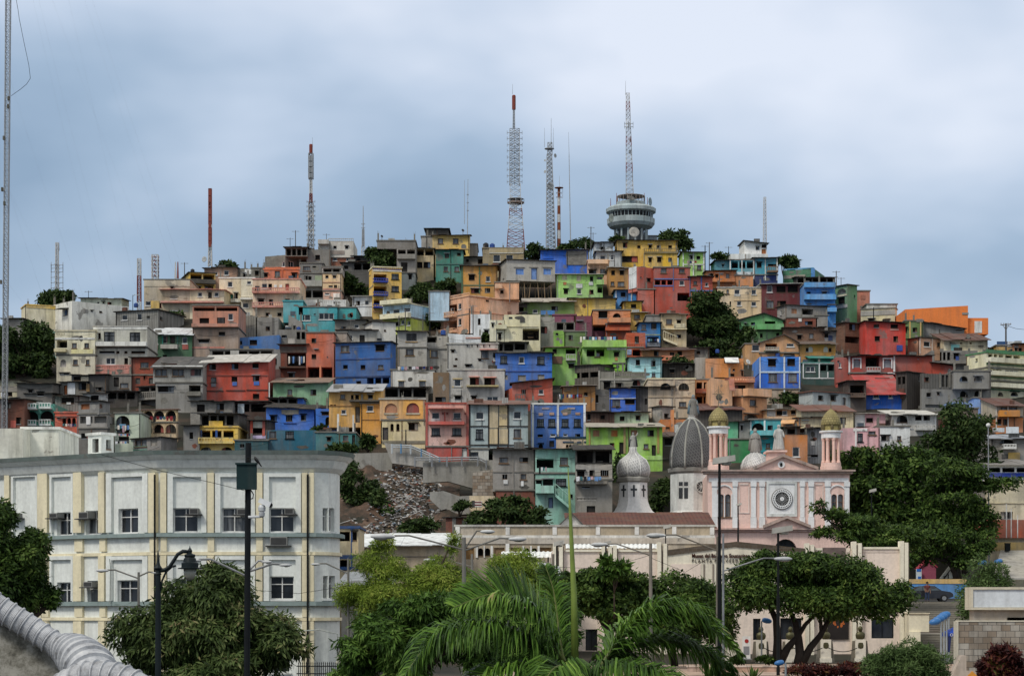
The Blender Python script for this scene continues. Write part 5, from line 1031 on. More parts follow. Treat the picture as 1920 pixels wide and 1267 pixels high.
def mast(label, x, yb, Y=345.0, name='antenna_mast'):
    return thing(name, (Xp(x, Y), Y, Zp(yb, Y)), label, 'antenna mast', 'antenna masts on the hilltop')
def masts():
    Y = 345.0
    r = mast('short red and white panel mast with a round dish at its foot', 394, 500)
    lattice(r, 394, 500, 470, 6.5, 5.5, Y, mat=1, r=.09); lattice(r, 394, 470, 354, 4.5, 4.5, Y, 1.3, [2, 0, 0, 0, 1, 0, 0, 0, 0, 0, 0, 0], .12)
    for k in range(9):
        if k != 2: mb = MB(); slab(mb, Y, 391.4, 357 + k * 12, 5.2, 10.4, .3, .3); mb.build('antenna_panel', RW[0], r)
    dish(r, 383, 486, 5.5, Y, -.5)
    r = mast('tall grey antenna mast with a red capped top', 583, 470)
    lattice(r, 583, 470, 380, 10, 8, Y, 1.1, [2, 2, 1, 2, 2, 1, 2, 2], .1); lattice(r, 583, 380, 336, 5, 4, Y, 1.2, [0, 1, 1], .08); lattice(r, 583, 336, 288, 8, 8, Y, 1.1, None, .1)
    for k in range(8): mb = MB(); slab(mb, Y, 578.6 + (k % 2) * 4.6, 294 + (k // 2) * 10.5, 4.2, 9, .45, .45); mb.build('antenna_panel', paint('8a9096'), r)
    arrays(r, 583, list(range(378, 462, 9)), 9, Y, 3); mb = MB(); mb.lathe(W3(583, 288, Y), [(.26, 0), (.28, .3), (.28, 1.4), (.2, 1.5)], 10); mb.build('radome', RW[0], r); whip(r, 586, 276, 258, Y)
    mb = MB(); mb.ball((0, 0, 0), .1); 
    r = mast('thin grey needle mast on a white lattice foot', 681, 500); lattice(r, 681, 500, 462, 9, 6, Y, 1.2, None, .06, mat=1); lattice(r, 681, 462, 430, 4, 3, Y, 1.3, None, .1); whip(r, 681, 430, 386, Y, .14)
    arrays(r, 681, [420, 427], 3, Y, 1.5)
    r = mast('pair of slender guyed poles beside the egg yellow house', 875, 445); whip(r, 876.5, 445, 336, Y, .1, 877.5); whip(r, 871, 420, 338, Y, .07); arrays(r, 877, [365, 380, 395], 1, Y, 1)
    r = mast('tallest lattice tower with tiers of antenna arms and a red cylinder on top', 966, 472)
    lattice(r, 967, 472, 380, 34, 21, Y, .45, [0, 0, 1, 0, 1], .07); lattice(r, 966, 380, 346, 20, 19, Y, .5, [1, 1], .06); lattice(r, 965, 346, 243, 19, 18, Y, .5, None, .08); lattice(r, 963.5, 243, 206, 4, 3, Y, 1.4, None, .06)
    arrays(r, 965, [249, 260, 272, 283, 295, 306, 318, 330, 341], 19, Y, 4.5)
    mb = MB(); c = W3(967, 382, Y)
    mb.lathe(c, [(1.3, 0), (1.34, .05), (1.34, .3), (1.3, .3)], 8); mb.build('platform', paint('8a7468'), r); mb = MB(); 
    for k in range(8): a = k * math.pi / 4; mb.tube((c[0] + 1.34 * math.cos(a), c[1] + 1.34 * math.sin(a), c[2]), (c[0] + 1.34 * math.cos(a), c[1] + 1.34 * math.sin(a), c[2] + .75), .04)
    mb.lathe((c[0], c[1], c[2] + .7), [(1.31, 0), (1.36, .02), (1.36, .06), (1.31, .06)], 8); mb.build('guard_rail', RW[2], r)
    mb = MB(); mb.lathe(W3(963.5, 206, Y), [(.28, 0), (.3, .2), (.3, 2.2), (.22, 2.35)], 12); mb.build('radome', RW[0], r); whip(r, 961, 177, 158, Y)
    for k in range(6): mb = MB(); c = W3(960 + (k % 3) * 4, 384 + (k // 3) * 9, Y); mb.box(c[0] - .1, c[0] + .1, c[1] - 1, c[1] - .8, c[2] - .6, c[2]); mb.build('antenna_panel', RW[2], r)
    r = mast('grey lattice tower carrying one large white drum dish', 1033, 470)
    lattice(r, 1033, 470, 290, 18, 9, Y, .6, None, .09, xt=1030); lattice(r, 1031, 290, 268, 9, 8, Y, .7, None, .07); dish(r, 1032, 349, 7, Y, .25, name='drum_dish'); dish(r, 1041, 292, 4, Y, .9); dish(r, 1022, 322, 3, Y, -.9); dish(r, 1022, 301, 2.2, Y, -.8)
    whip(r, 1021, 276, 240, Y); whip(r, 1033.5, 270, 222, Y, .07); whip(r, 1037.5, 278, 240, Y); mb = MB(); mb.lathe(W3(1030, 280, Y), [(.75, 0), (.8, .03), (.8, .12), (.75, .12)], 10); mb.build('platform', RW[2], r)
    r = mast('stubby red and white banded pole with a flat crown', 1048, 468)
    for k, (a, b) in enumerate(((468, 448), (448, 432), (432, 417), (417, 402), (402, 386), (386, 371), (371, 354))):
        mb = MB(); mb.tube(W3(1048, a, Y), W3(1048, b, Y), .33 - .015 * k, .33 - .015 * (k + 1), 12); mb.build('band', [plain('mast_rust', (.2, .06, .025), .6), RW[1]][k % 2], r)
    mb = MB(); mb.lathe(W3(1048, 354, Y), [(.25, 0), (.72, .1), (.72, .18), (.3, .25)], 10); mb.build('crown_plate', plain('mast_rust', (.2, .06, .025), .6), r); whip(r, 1049, 354, 330, Y); whip(r, 1055, 372, 346, Y); arrays(r, 1048, [362, 370], 5, Y, 2)
    r = mast('very thin tall pole to one side of the banded pole', 1068, 465); whip(r, 1070, 465, 290, Y, .13, 1067); whip(r, 1067, 290, 248, Y, .05, 1066)
    r = mast('slender mast above the white gabled house', 1433, 455); lattice(r, 1434, 455, 370, 6, 4, Y, 1.4, None, .05, mat=1)
    r = mast('mast with a ring of side antennas behind the dome shaped tree', 107, 560); Y2 = 335.0
    lattice(r, 107, 565, 455, 6, 4.5, Y2, 1.3, None, .06, mat=1); arrays(r, 107, [497, 503, 510, 520, 530, 540, 548], 8, Y2, 7); whip(r, 111, 470, 453, Y2)
    r = mast('thin red and white lattice mast at the hill shoulder', 261, 585); lattice(r, 261, 590, 485, 7, 6, Y2, 1.2, [1, 1, 0, 0, 0, 0, 1, 1, 1], .07)
    r = mast('stout antenna mast crowded with red and white panels', 291, 527); lattice(r, 291, 530, 478, 11, 11, Y2, .8, None, .08, mat=1); arrays(r, 291, [482, 489, 496, 503, 510, 517], 9, Y2, 2.5, mat=RW[0])
    r = mast('short twin stub mast painted red and white', 331, 522); whip(r, 329, 522, 491, Y2, .2, mat=RW[1]); whip(r, 333.5, 522, 491, Y2, .2, mat=RW[0])
    # the near tall mast at the picture edge with its guy wires
    Ym = 243.0; r = thing('lattice_mast', (Xp(9, Ym), Ym, Zp(815, Ym)), 'immensely tall lattice mast with guy wires at the picture edge', 'antenna mast')
    for a, b in ((815, 560), (560, 300), (300, 60), (60, -180), (-180, -540)): lattice(r, 8.5 + (815 - a) * .0085, a, b, 8.6, 8.2, Ym, 1.15, None, .045, mat=2, xt=8.5 + (815 - b) * .0085, name='mast_section')
    for x, y in ((19, 188), (18, 203), (10, 262), (7, 358), (11, 384), (4.5, 531)): mb = MB(); slab(mb, Ym, x - 1.6, y - 4, 3.2, 7, .9, -.5); mb.build('antenna_box', paint('5c5a4e'), r)
    for (x0, y0), (x1, y1), sag in (((12, 125), (165, 578), 14), ((13, -216), (205, 590), 16), ((13, -243), (300, 530), 16), ((14, -528), (262, 572), 18), ((14, -472), (330, 520), 18), ((11, 335), (86, 570), 8), ((11, 345), (96, 500), 6), ((13, -250), (225, 592), 16), ((9, 520), (48, 572), 3), ((14, -520), (345, 515), 22)):
        P = [W3(x0 + (x1 - x0) * t / 14 - 0 * t, y0 + (y1 - y0) * t / 14 + sag * 4 * (t / 14) * (1 - t / 14), Ym + 70 * t / 14) for t in range(15)]
        mb = MB(); mb.path(P, .0045, 3); mb.build('guy_wire', RW[2], r)
    mb = MB(); mb.path([W3(a, b, Ym - 1) for a, b in ((21, 180), (38, 168), (50, 158), (57, 147), (54, 122), (45, 80), (36, 35), (34, 20), (20, -60), (14, -120))], .03, 4); mb.build('loose_cable', DMETAL, r)
    # round communication tower
    Y = 348.0; s = Y / F; c = (Xp(1183, Y), Y); z = lambda y: Zp(y, Y); r = thing('round_tower', (c[0], Y, z(455)), 'flying saucer shaped concrete communication tower on the hill crest', 'tower')
    pt = paint('a4b2b4'); mb = MB(); mb.lathe((*c, z(460)), [(25 * s, 0), (24 * s, z(432) - z(460))], 24); mb.build('shaft', plain('shaft_dark', (.1, .11, .115), .7), r)
    for k in range(14): a = k * 2 * math.pi / 14; mb = MB(); mb.tube((c[0] + 30 * s * math.cos(a), c[1] + 30 * s * math.sin(a), z(462)), (c[0] + 30 * s * math.cos(a), c[1] + 30 * s * math.sin(a), z(432)), .16, n=6); mb.build('column', pt, r)
    mb = MB(); b = z(432); mb.lathe((*c, b), [(q * s, z(y) - b) for q, y in ((26, 432), (40, 427), (44.5, 421), (45, 412), (41, 410.5))], 40); mb.build('lower_ring', pt, r, smooth=False)
    mb = MB(); b = z(411); mb.lathe((*c, b), [(39 * s, 0), (41 * s, z(401) - b)], 40); wn = mb.build('window_band', glassmat(), r)
    for k in range(36): a = k * 2 * math.pi / 36; mb = MB(); mb.tube((c[0] + 40.3 * s * math.cos(a), c[1] + 40.3 * s * math.sin(a), z(411)), (c[0] + 41.4 * s * math.cos(a), c[1] + 41.4 * s * math.sin(a), z(401)), .06, n=4); mb.build('mullion', pt, wn)
    mb = MB(); b = z(401); mb.lathe((*c, b), [(q * s, z(y) - b) for q, y in ((41, 401), (46.5, 399), (47, 393), (41, 389), (30, 387), (27, 386), (27, 380), (20, 378), (1, 377))], 40); mb.build('upper_ring', pt, r)
    mb = MB(); zz = z(379)
    for k in range(20): a = k * 2 * math.pi / 20; mb.tube((c[0] + 26 * s * math.cos(a), c[1] + 26 * s * math.sin(a), zz), (c[0] + 26 * s * math.cos(a), c[1] + 26 * s * math.sin(a), zz + .9), .05, n=4)
    mb.lathe((*c, zz + .85), [(25.6 * s, 0), (26.4 * s, .02), (26.4 * s, .1), (25.6 * s, .1)], 20); mb.build('roof_rail', paint('9a8c84'), r)
    lattice(r, 1181, 380, 175, 14, 6, Y, .8, [2, 1, 2, 0, 1, 2, 0, 2, 1, 2, 0, 1], .045, xt=1177); whip(r, 1173, 178, 152, Y); arrays(r, 1179, [232, 238], 8, Y, 4)
    for x, y in ((1156, 362), (1208, 362), (1145, 372), (1214, 370)): whip(r, x, 392, y, Y, .09, mat=RW[0])
    dish(r, 1219, 378, 8, Y - 6, 1.1, paint('9ab4c0')); dish(r, 1189, 435, 10, Y - 11, .1, paint('aaa69c'), tilt=.25); dish(r, 1146, 409, 8, Y - 8, -1.0, paint('8a9690')); dish(r, 1183, 371, 8, Y - 3, .4, paint('5c5c58'), tilt=1.2); dish(r, 1182, 263, 4, Y, 1.0); dish(r, 1181, 285, 3.5, Y, .9)
    house('low grey roofed annexe at the foot of the round tower', '1160 443 1232 456 9aa4aa Y=352 r=p', '', 'annexe', 'tower_annexe', None)
def right_side():
    # street, stairs and paths behind the museum
    mb = MB(); mb.quad((28, 186.6, 4.5), (60, 186.6, 4.5), (60, 205, 5.0), (28, 205, 5.0)); mb.box(28, 60, 186.3, 186.6, 3, 4.5); tag(mb.build('street', plain('street_asphalt', (.09, .088, .085), .9, var=.3)), kind='structure')
    st = thing('staircase', (34, 152, 0), 'broad grey concrete stairs climbing from the plaza to the street', 'staircase'); sm = paint('8c877c', 'clean')
    def flight(x0, x1, Y0, Y1, z0, z1, n):
        for k in range(n):
            mb = MB(); ya = Y0 + (Y1 - Y0) * k / n; yb = Y0 + (Y1 - Y0) * (k + 1) / n; zt = z0 + (z1 - z0) * (k + 1) / n
            mb.box(x0 + .003 * (k % 2), x1, ya, yb, -1, zt); mb.box(x0 + .003 * (k % 2), x1, ya - .04, ya - .002, zt - .05, zt + .004); mb.build('step', sm, st)
    flight(28.6, 44, 152, 158, .1, 2.0, 11); mb = MB(); mb.box(28.6, 44, 158.002, 168, -1, 2.0); mb.build('landing', sm, st); flight(30.6, 46, 168.002, 186.2, 2.0, 4.5, 15)
    mb = MB(); mb.box(44.1, 44.7, 152, 168, -1, 2.4); mb.box(46.1, 46.7, 168.1, 186.2, -1, 4.9); mb.build('side_wall', paint('b8ae9c'), st)
    cw = paint('e0d8c0', 'clean')
    def blk(label, name, cat, *sl, mat=None):
        o = thing(name, W3(sl[0][1], sl[0][2] + sl[0][4], sl[0][0]), label, cat); part('block', mat or cw, o, *sl); return o
    o = blk('stepped cream side wall between museum and stairs', 'side_wall', 'wall', (153, 1704, 1150, 38, 34, 0, 2), (152.8, 1704, 1184.3, 22, 60, 0, 3)); part('coping', paint('cfc6ae', 'clean'), o, (153, 1703, 1148, 40, 2, .1, 2.1))
    o = blk('low wall painted blue and yellow behind the parked car', 'painted_wall', 'wall', (193, 1690, 1094, 122, 27, 0, .4), mat=paint('4c8ec8')); part('top_band', paint('d0ac60'), o, (193, 1690, 1085, 122, 8.7, .05, .5))
    o = blk('long yellow wall at the top of the pale ramp', 'yellow_wall', 'wall', (206.5, 1838, 1016, 110, 16, 0, .5), mat=paint('c8aa64')); o = blk('brick orange wall below the cream blank building', 'orange_wall', 'wall', (208.5, 1815, 974, 130, 34, 0, .5), mat=paint('ac5c40'))
    for x in (1887, 1896, 1908): r = thing('flagpole', W3(x, 1008, 207.6), {1887: 'thin white pole beside the dark bin before the orange wall', 1896: 'middle one of three thin white poles by the orange wall', 1908: 'outermost thin white pole nearest the picture edge'}[x], 'pole', 'thin white poles'); mb = MB(); mb.tube(W3(x, 1008, 207.6), W3(x, 944 + (x - 1887), 207.6), .05); mb.build('pole', WHITEP, r)
    mb = MB(); mb.hexa([W3(1862, 1086, 196), W3(1990, 1086, 196), W3(1990, 1034, 206), W3(1876, 1034, 206)], [tuple(Vector(W3(*p)) + Vector((0, 0, .15))) for p in ((1862, 1086, 196), (1990, 1086, 196), (1990, 1034, 206), (1876, 1034, 206))]); tag(mb.build('ramp_path', paint('a8a49a')), kind='structure')
    o = thing('litter_bin', W3(1889, 1031, 205.4), 'black square bin at the top of the ramp', 'bin'); part('bin_body', DMETAL, o, (205.4, 1884.5, 1019.5, 9, 13, .25, .25)); part('bin_lid', plain('bin_lid', (.03, .03, .03)), o, (205.4, 1884, 1017.5, 10, 1.9, .3, .3))
    house('large blank cream building behind the flat topped tree', '1850 903 1960 982 d4caac Y=209.4 d=8 rc=crm', 'd 1876 959 23 14;t:c8be9e 1850 942 110 2;t:7a7468 1858 962 8 4', 'building', 'blank_building', None)
    house('grey side block between cream building and dark trees', '1815 920 1852 985 98928a Y=210 d=8', '', 'building', 'side_block', None)
    # toy house, triangle screen
    o = thing('playhouse', W3(1741, 1085, 199), 'plum pink toy house with a gable roof', 'playhouse'); Y = 199
    mb = MB(); P = [(1727, 1086), (1755, 1086), (1755, 1062), (1741, 1050), (1727, 1062)]; mb.hexa([W3(a, b, Y) for a, b in P], [(W3(a, b, Y)[0], Y + 1.4, W3(a, b, Y)[2]) for a, b in P]); mb.build('body', paint('9c5468', 'clean'), o)
    mb = MB()
    for a, b in (((1722, 1066), (1741, 1049.5)), ((1741, 1049.5), (1758, 1064))): p, q = Vector(W3(*a, Y - .2)), Vector(W3(*b, Y - .2)); k = Vector((0, 1.8, 0)); u = Vector((0, 0, .1)); mb.hexa([p, q, q + k, p + k], [p + u, q + u, q + k + u, p + k + u])
    mb.build('roof', paint('b04858', 'clean'), o)
    o = blk('white and blue painted board beside the toy house', 'painted_board', 'sign board', (198.5, 1718, 1066, 10, 20, 0, .15), mat=paint('dce6ec', 'clean')); part('blue_paint', paint('2c74c8', 'clean'), o, (198.5, 1719, 1066, 8, 5, .02, -.002)); part('blue_wave', paint('2c74c8', 'clean'), o, (198.5, 1721, 1080, 6, 5, .02, -.002))
    o = thing('triangle_screen', W3(1780, 1086, 197), 'white triangular screen with a black branch pattern', 'screen'); mb = MB(); Y = 197; P = [(1762, 1084), (1795, 1084), (1782, 1058)]; mb.hexa([W3(a, b, Y) for a, b in P], [(W3(a, b, Y)[0], Y + .2, W3(a, b, Y)[2]) for a, b in P]); mb.build('panel', paint('dcdacc', 'clean'), o)
    for a, b in (((1770, 1084), (1783, 1066)), ((1778, 1076), (1778, 1084)), ((1783, 1068), (1790, 1082)), ((1775, 1079), (1768, 1081))): mb = MB(); mb.tube(W3(*a, Y - .02), W3(*b, Y - .02), .06, .03); mb.build('branch_print', DARK, o)
    # blue capsule lamps
    bm = plain('lamp_blue', (.045, .17, .42), .3, var=.1)
    def blue(label, px, py, pyb, hx, Y, r=8.5, one=True, d=-1):
        o = thing('globe_lamp', W3(px, pyb, Y), label, 'street lamp', 'blue capsule lamps'); s = Y / F; mb = MB(); mb.tube(W3(px, pyb, Y), W3(px, py, Y), .06, .05, 8); mb.build('pole', plain('galvanised', (.36, .4, .42), .5, .4), o)
        c = Vector(W3(hx, py - 1, Y)); mb = MB(); n = 12; pr = [(-1, .02), (-.92, .4), (-.6, .8), (0, 1), (.55, .92), (.9, .6), (1, .05)]; R_ = r * s
        mb.path([c + Vector((-d * t * R_ * 1.25, 0, t * R_ * .25)) for t, k in pr], [k * R_ * .72 for t, k in pr], n); mb.build('shade', bm, o, smooth=True)
        mb = MB(); mb.tube(W3(px, py, Y), c, .035); mb.build('arm', METAL, o)
    for k, (px, py, hx) in enumerate(((1764.5, 1166, 1753), (1770, 1161, 1760), (1775, 1157, 1766), (1779, 1153, 1771))): blue(['frontmost blue capsule lamp of the row beside the stairs', 'second blue capsule lamp of the row beside the stairs', 'third blue capsule lamp of the row beside the stairs', 'rear blue capsule lamp of the row beside the stairs'][k], px, py, 1250 - 3 * k, hx, 126 + 6 * k, 9)
    blue('blue capsule lamp standing before the museum window', 1428, 1164, 1236, 1438, 144, 7.5, d=1); blue('low blue capsule lamp behind the black lamp pole', 1473, 1243, 1266, 1461, 112, 7.5); blue('blue lamp above the shrub tree by the ramp', 1842, 1056, 1085, 1842, 192, 6.5); blue('blue lamp over the shrub next to the pale ramp', 1872, 1053, 1085, 1872, 193, 6.5); blue('pale blue lamp before the orange wall', 1842, 958, 1000, 1847, 206, 4.5); blue('dim blue lamp below the dark tree by the orange wall', 1818, 976, 1005, 1823, 206, 4)
    # tent corner
    o = thing('market_tent', W3(1790, 1222, 138), 'blue canopy tent with white lettering behind the stone wall', 'tent'); Y = 138; tm = paint('24489c', 'clean'); z = lambda y: Zp(y, Y); X = lambda x: Xp(x, Y)
    mb = MB(); A = [(X(1778), Y, z(1186)), (X(1830), Y, z(1186)), (X(1830), Y + 2, z(1186)), (X(1778), Y + 2, z(1186))]; ap = (X(1804), Y + 1, z(1170))
    for i in range(4): mb.add([A[i], A[(i + 1) % 4], ap], [(0, 1, 2)])
    for i in range(4): a, b = A[i], A[(i + 1) % 4]; mb.quad(a, b, (b[0], b[1], z(1193)), (a[0], a[1], z(1193)))
    mb.build('canopy', tm, o); mb = MB(); mb.hexa([(X(1778.5), Y, z(1222)), (X(1781), Y, z(1222)), (X(1781), Y + .3, z(1222)), (X(1778.5), Y + .3, z(1222))], [(X(1778), Y, z(1192)), (X(1784), Y, z(1192)), (X(1784), Y + .3, z(1192)), (X(1778), Y + .3, z(1192))]); mb.build('leg_curtain', paint('182c60', 'clean'), o)
    mb = MB(); mb.tube((X(1829), Y, z(1224)), (X(1829), Y, z(1190)), .04); mb.build('leg', METAL, o); text('OCE', .26, WHITEP, o, (X(1781), Y - .03, z(1192)), .01, name='lettering')
    # sign box and stone wall
    o = thing('sign_box', W3(1875, 1170, 124), 'long white framed sign box on a beige plinth', 'sign'); Y = 124; fm = paint('c8c0ac', 'clean')
    part('frame', fm, o, (Y, 1820, 1100, 140, 4.5, .1, 1.6), (Y, 1820, 1138, 140, 4.5, .1, 1.6), (Y, 1820, 1104.6, 4, 33.3, .1, 1.6)); part('white_panel', paint('cdd2d6', 'clean'), o, (Y, 1824.2, 1104.7, 134, 33, .0, 1.3)); part('plinth', paint('a89c88'), o, (Y, 1828, 1143, 130, 26, -.25, 1.5)); part('plinth_band', paint('9a8064'), o, (Y, 1890, 1157, 70, 8, -.2, .2))
    o = thing('stone_wall', W3(1860, 1262, 116), 'squared multicoloured stone block wall with a pale coping edge', 'wall'); Y = 116
    part('stonework', paint('a89c88', 'stone'), o, (Y, 1797, 1165, 150, 110, 0, .8)); part('edge', paint('c8c0ae', 'clean'), o, (Y, 1793.5, 1164, 3.3, 110, .04, .8), (Y, 1797, 1162.5, 150, 2.4, .04, .85))
    o = thing('ramp_wall', W3(1805, 1268, 113), 'slanting pale pink plaster wall at the foot of the stone wall', 'wall'); Y = 113; mb = MB(); P = [(1782, 1275), (1850, 1275), (1850, 1258), (1812, 1257), (1812, 1228), (1803, 1228)]; mb.hexa([W3(a, b, Y) for a, b in P], [(W3(a, b, Y)[0], Y + 1, W3(a, b, Y)[2]) for a, b in P]); mb.build('plaster', paint('c4b09c'), o)
    o = thing('warning_sign', W3(1823, 1275, 100), 'orange yellow diamond road sign cut by the picture bottom', 'road sign'); Y = 100; mb = MB(); P = [(1823, 1257), (1838, 1272), (1823, 1287), (1808, 1272)]; mb.hexa([W3(a, b, Y) for a, b in P], [(W3(a, b, Y)[0], Y + .04, W3(a, b, Y)[2]) for a, b in P]); mb.build('plate', paint('e09a28', 'clean'), o); mb = MB(); mb.tube(W3(1823, 1287, Y + .06), (Xp(1823, Y), Y + .06, -.1), .03); mb.build('post', METAL, o)
    # plaza
    mb = MB(); mb.box(-2, 60, 120, 154.5, -.3, .02); tag(mb.build('plaza', paint('b49a86')), kind='structure')
    o = thing('kerb_wall', W3(1400, 1262, 122), 'low pinkish plaster wall edging the plaza planting', 'wall'); part('plaster', paint('c0a08a'), o, (122, 1290, 1250, 280, 9, 0, .5)); part('coping', paint('ccb8a8'), o, (122, 1288, 1247.5, 284, 2.4, .05, .55))
    # fence before the white offices
    o = thing('iron_fence', W3(610, 1266, 109), 'dark iron fence with spear tips in front of the office corner', 'fence'); Y = 109
    for k in range(26): x = 560 + k * 3.6; mb = MB(); mb.tube(W3(x, 1285, Y), W3(x, 1243, Y), .022, n=5); mb.tube(W3(x, 1243, Y), W3(x, 1239.5, Y), .035, .004, 5); mb.build('bar', DMETAL, o)
    for y in (1248, 1262): mb = MB(); mb.tube(W3(556, y, Y), W3(656, y, Y), .03); mb.build('rail', DMETAL, o)
    house('pale blue gate post hut with a weathered roof by the iron fence', '643 1240 668 1275 a8c8d4 Y=106 d=2 r=k:a8a090', '', 'gate hut', 'gate_hut', None)
def car_person():
    Y = 188.5; s = Y / F; z0 = 4.53; xc = Xp(1739, Y)
    o = thing('parked_car', (xc, Y, z0), 'dark grey sedan parked on the street above the stairs', 'car'); pm = plain('car_paint', (.045, .047, .055), .25, .5, .5, .1)
    prof = [(-2.05, .42), (-2.1, .62), (-2.0, .86), (-1.45, .93), (-.95, 1.33), (-.2, 1.42), (.45, 1.38), (1.05, .98), (1.85, .86), (2.1, .7), (2.12, .42), (1.72, .3), (-1.7, .3)]
    mb = MB()
    def loop(y, k): return [(xc + x, Y + y, z0 + (z if z < .95 else .95 + (z - .95))) for x, z in prof]
    A = [(xc + x, Y - .82 + (0.16 if z > 1.2 else 0), z0 + z) for x, z in prof]; B = [(xc + x, Y + .82 - (0.16 if z > 1.2 else 0), z0 + z) for x, z in prof]
    mb.hexa(A, B); mb.build('body', pm, o)
    for nm, P in (('side_window', [(-1.32, .97), (-.9, 1.28), (-.62, 1.34), (-.62, .97)]), ('side_window', [(-.55, .97), (-.55, 1.345), (.12, 1.35), (.12, .97)]), ('side_window', [(.2, .97), (.2, 1.345), (.44, 1.32), (.9, 1.0)])):
        mb = MB(); mb.poly([(xc + x, Y - .83 + (.0 if z < 1.2 else .15), z0 + z) for x, z in P]); mb.build(nm, plain('car_glass', (.05, .075, .09), .08, 0, .5), o)
    mb = MB(); mb.quad((xc + 1.09, Y - .75, z0 + .99), (xc + 1.09, Y + .75, z0 + .99), (xc + .5, Y + .66, z0 + 1.385), (xc + .5, Y - .66, z0 + 1.385)); mb.build('windscreen', plain('car_glass', (.05, .075, .09), .08, 0, .5), o)
    for x in (-1.3, 1.3):
        for y in (-.8, .8):
            mb = MB(); c = (xc + x, Y + y, z0 + .31); mb.tube((c[0], c[1] - .1, c[2]), (c[0], c[1] + .1, c[2]), .31, n=18); w = mb.build('wheel', plain('tyre', (.012, .012, .012), .8), o); mb = MB(); mb.tube((c[0], c[1] - .115, c[2]), (c[0], c[1] + .115, c[2]), .19, n=14); mb.build('rim', METAL, w)
    for x, c in ((2.06, (.5, .5, .48)), (-2.05, (.3, .02, .02))):
        for y in (-.6, .6): mb = MB(); mb.box(xc + x - .06, xc + x + .06, Y + y - .15, Y + y + .15, z0 + .6, z0 + .74); mb.build('headlight' if x > 0 else 'tail_light', plain('light_%d' % (x > 0), c, .2), o)
    # the person beside it
    Yp = 186.9; px = Xp(1738.5, Yp); pz = 4.5
    o = thing('person', (px, Yp, pz), 'person in dark red shirt and blue jeans standing before the grey car', 'person')
    def skin(name, joints, edges, mat, root=0):
        me = bpy.data.meshes.new(name); me.from_pydata([(a, b, c) for a, b, c, r in joints], edges, []); ob = bpy.data.objects.new(name, me); COL.objects.link(ob); ob.parent = o; me.materials.append(mat)
        md = ob.modifiers.new('skin', 'SKIN'); 
        for i, j in enumerate(joints): v = me.skin_vertices[0].data[i]; v.radius = (j[3], j[3]); v.use_root = (i == root)
        sb = ob.modifiers.new('sub', 'SUBSURF'); sb.levels = 1; sb.render_levels = 2; return ob
    J = [(0, 0, .92, .12), (0, .01, 1.15, .12), (0, .01, 1.38, .13), (0, 0, 1.5, .055), (0, -.01, 1.56, .07), (0, -.02, 1.64, .095), (0, -.015, 1.73, .06),
         (-.18, 0, 1.4, .055), (-.24, .03, 1.14, .043), (-.2, -.12, .96, .034), (-.19, -.18, .92, .032), (.18, 0, 1.4, .055), (.25, .02, 1.13, .043), (.26, -.06, .9, .034), (.26, -.09, .83, .032),
         (-.1, 0, .85, .085), (-.11, -.02, .48, .06), (-.11, .03, .09, .045), (-.11, -.12, .04, .04), (.1, 0, .85, .085), (.12, .02, .48, .06), (.13, .05, .09, .045), (.14, -.1, .04, .04)]
    E = [(0, 1), (1, 2), (2, 3), (3, 4), (4, 5), (5, 6), (2, 7), (7, 8), (8, 9), (9, 10), (2, 11), (11, 12), (12, 13), (13, 14), (0, 15), (15, 16), (16, 17), (17, 18), (0, 19), (19, 20), (20, 21), (21, 22)]
    for base, sgn in ((10, 1), (14, -1)):
        b = J[base]
        for q in range(4): i = len(J); J.append((b[0] + (q - 1.5) * .018, b[1] - .035, b[2] - .05 - (.01 if q in (1, 2) else 0), .009)); J.append((b[0] + (q - 1.5) * .019, b[1] - .03, b[2] - .09, .007)); E += [(base, i), (i, i + 1)]
        i = len(J); J.append((b[0] + sgn * .045, b[1] - .02, b[2] - .03, .01)); E.append((base, i))
    skin('body', J, E, plain('skin', (.2, .11, .07), .6, var=.05))
    skin('shirt', [(0, 0, .96, .14), (0, .01, 1.18, .145), (0, .01, 1.4, .15), (-.19, 0, 1.41, .075), (-.225, .02, 1.24, .068), (.19, 0, 1.41, .075), (.23, .02, 1.24, .068)], [(0, 1), (1, 2), (2, 3), (3, 4), (2, 5), (5, 6)], plain('shirt_red', (.13, .035, .035), .9))
    skin('jeans', [(0, 0, .95, .145), (-.1, 0, .84, .105), (-.11, -.02, .48, .08), (-.11, .03, .1, .068), (.1, 0, .84, .105), (.12, .02, .48, .08), (.13, .05, .1, .068)], [(0, 1), (1, 2), (2, 3), (0, 4), (4, 5), (5, 6)], plain('denim', (.035, .055, .11), .9))
    mb = MB(); mb.ball((px, Yp + .005, pz + 1.69), .115, 12, sz=.95); mb.v = [(a, b, max(c, pz + 1.63)) for a, b, c in mb.v]; mb.build('hair', DARK, o, smooth=True)
    for a, b in ((-.11, -.03), (.13, -.01)): mb = MB(); mb.ball((px + a, Yp + b, pz + .05), .075, 10, sz=.6); mb.v = [(x, Yp + b + (y - Yp - b) * 1.9, z) for x, y, z in mb.v]; mb.build('shoe', DMETAL, o, smooth=True)
    for k in (-1, 1): mb = MB(); mb.ball((px + k * .035, Yp - .105, pz + 1.655), .012, 6); mb.build('eye', DARK, o)
    mb = MB(); mb.tube((px, Yp - .1, pz + 1.65), (px, Yp - .13, pz + 1.615), .012, .018, 6); mb.build('nose', plain('skin', (.2, .11, .07), .6, var=.05), o); mb = MB(); mb.box(px - .025, px + .025, Yp - .112, Yp - .1, pz + 1.58, pz + 1.588); mb.build('mouth', plain('lip', (.12, .04, .035)), o)
    for k in (-1, 1): mb = MB(); mb.ball((px + k * .1, Yp - .015, pz + 1.64), .025, 6); mb.build('ear', plain('skin', (.2, .11, .07), .6, var=.05), o)
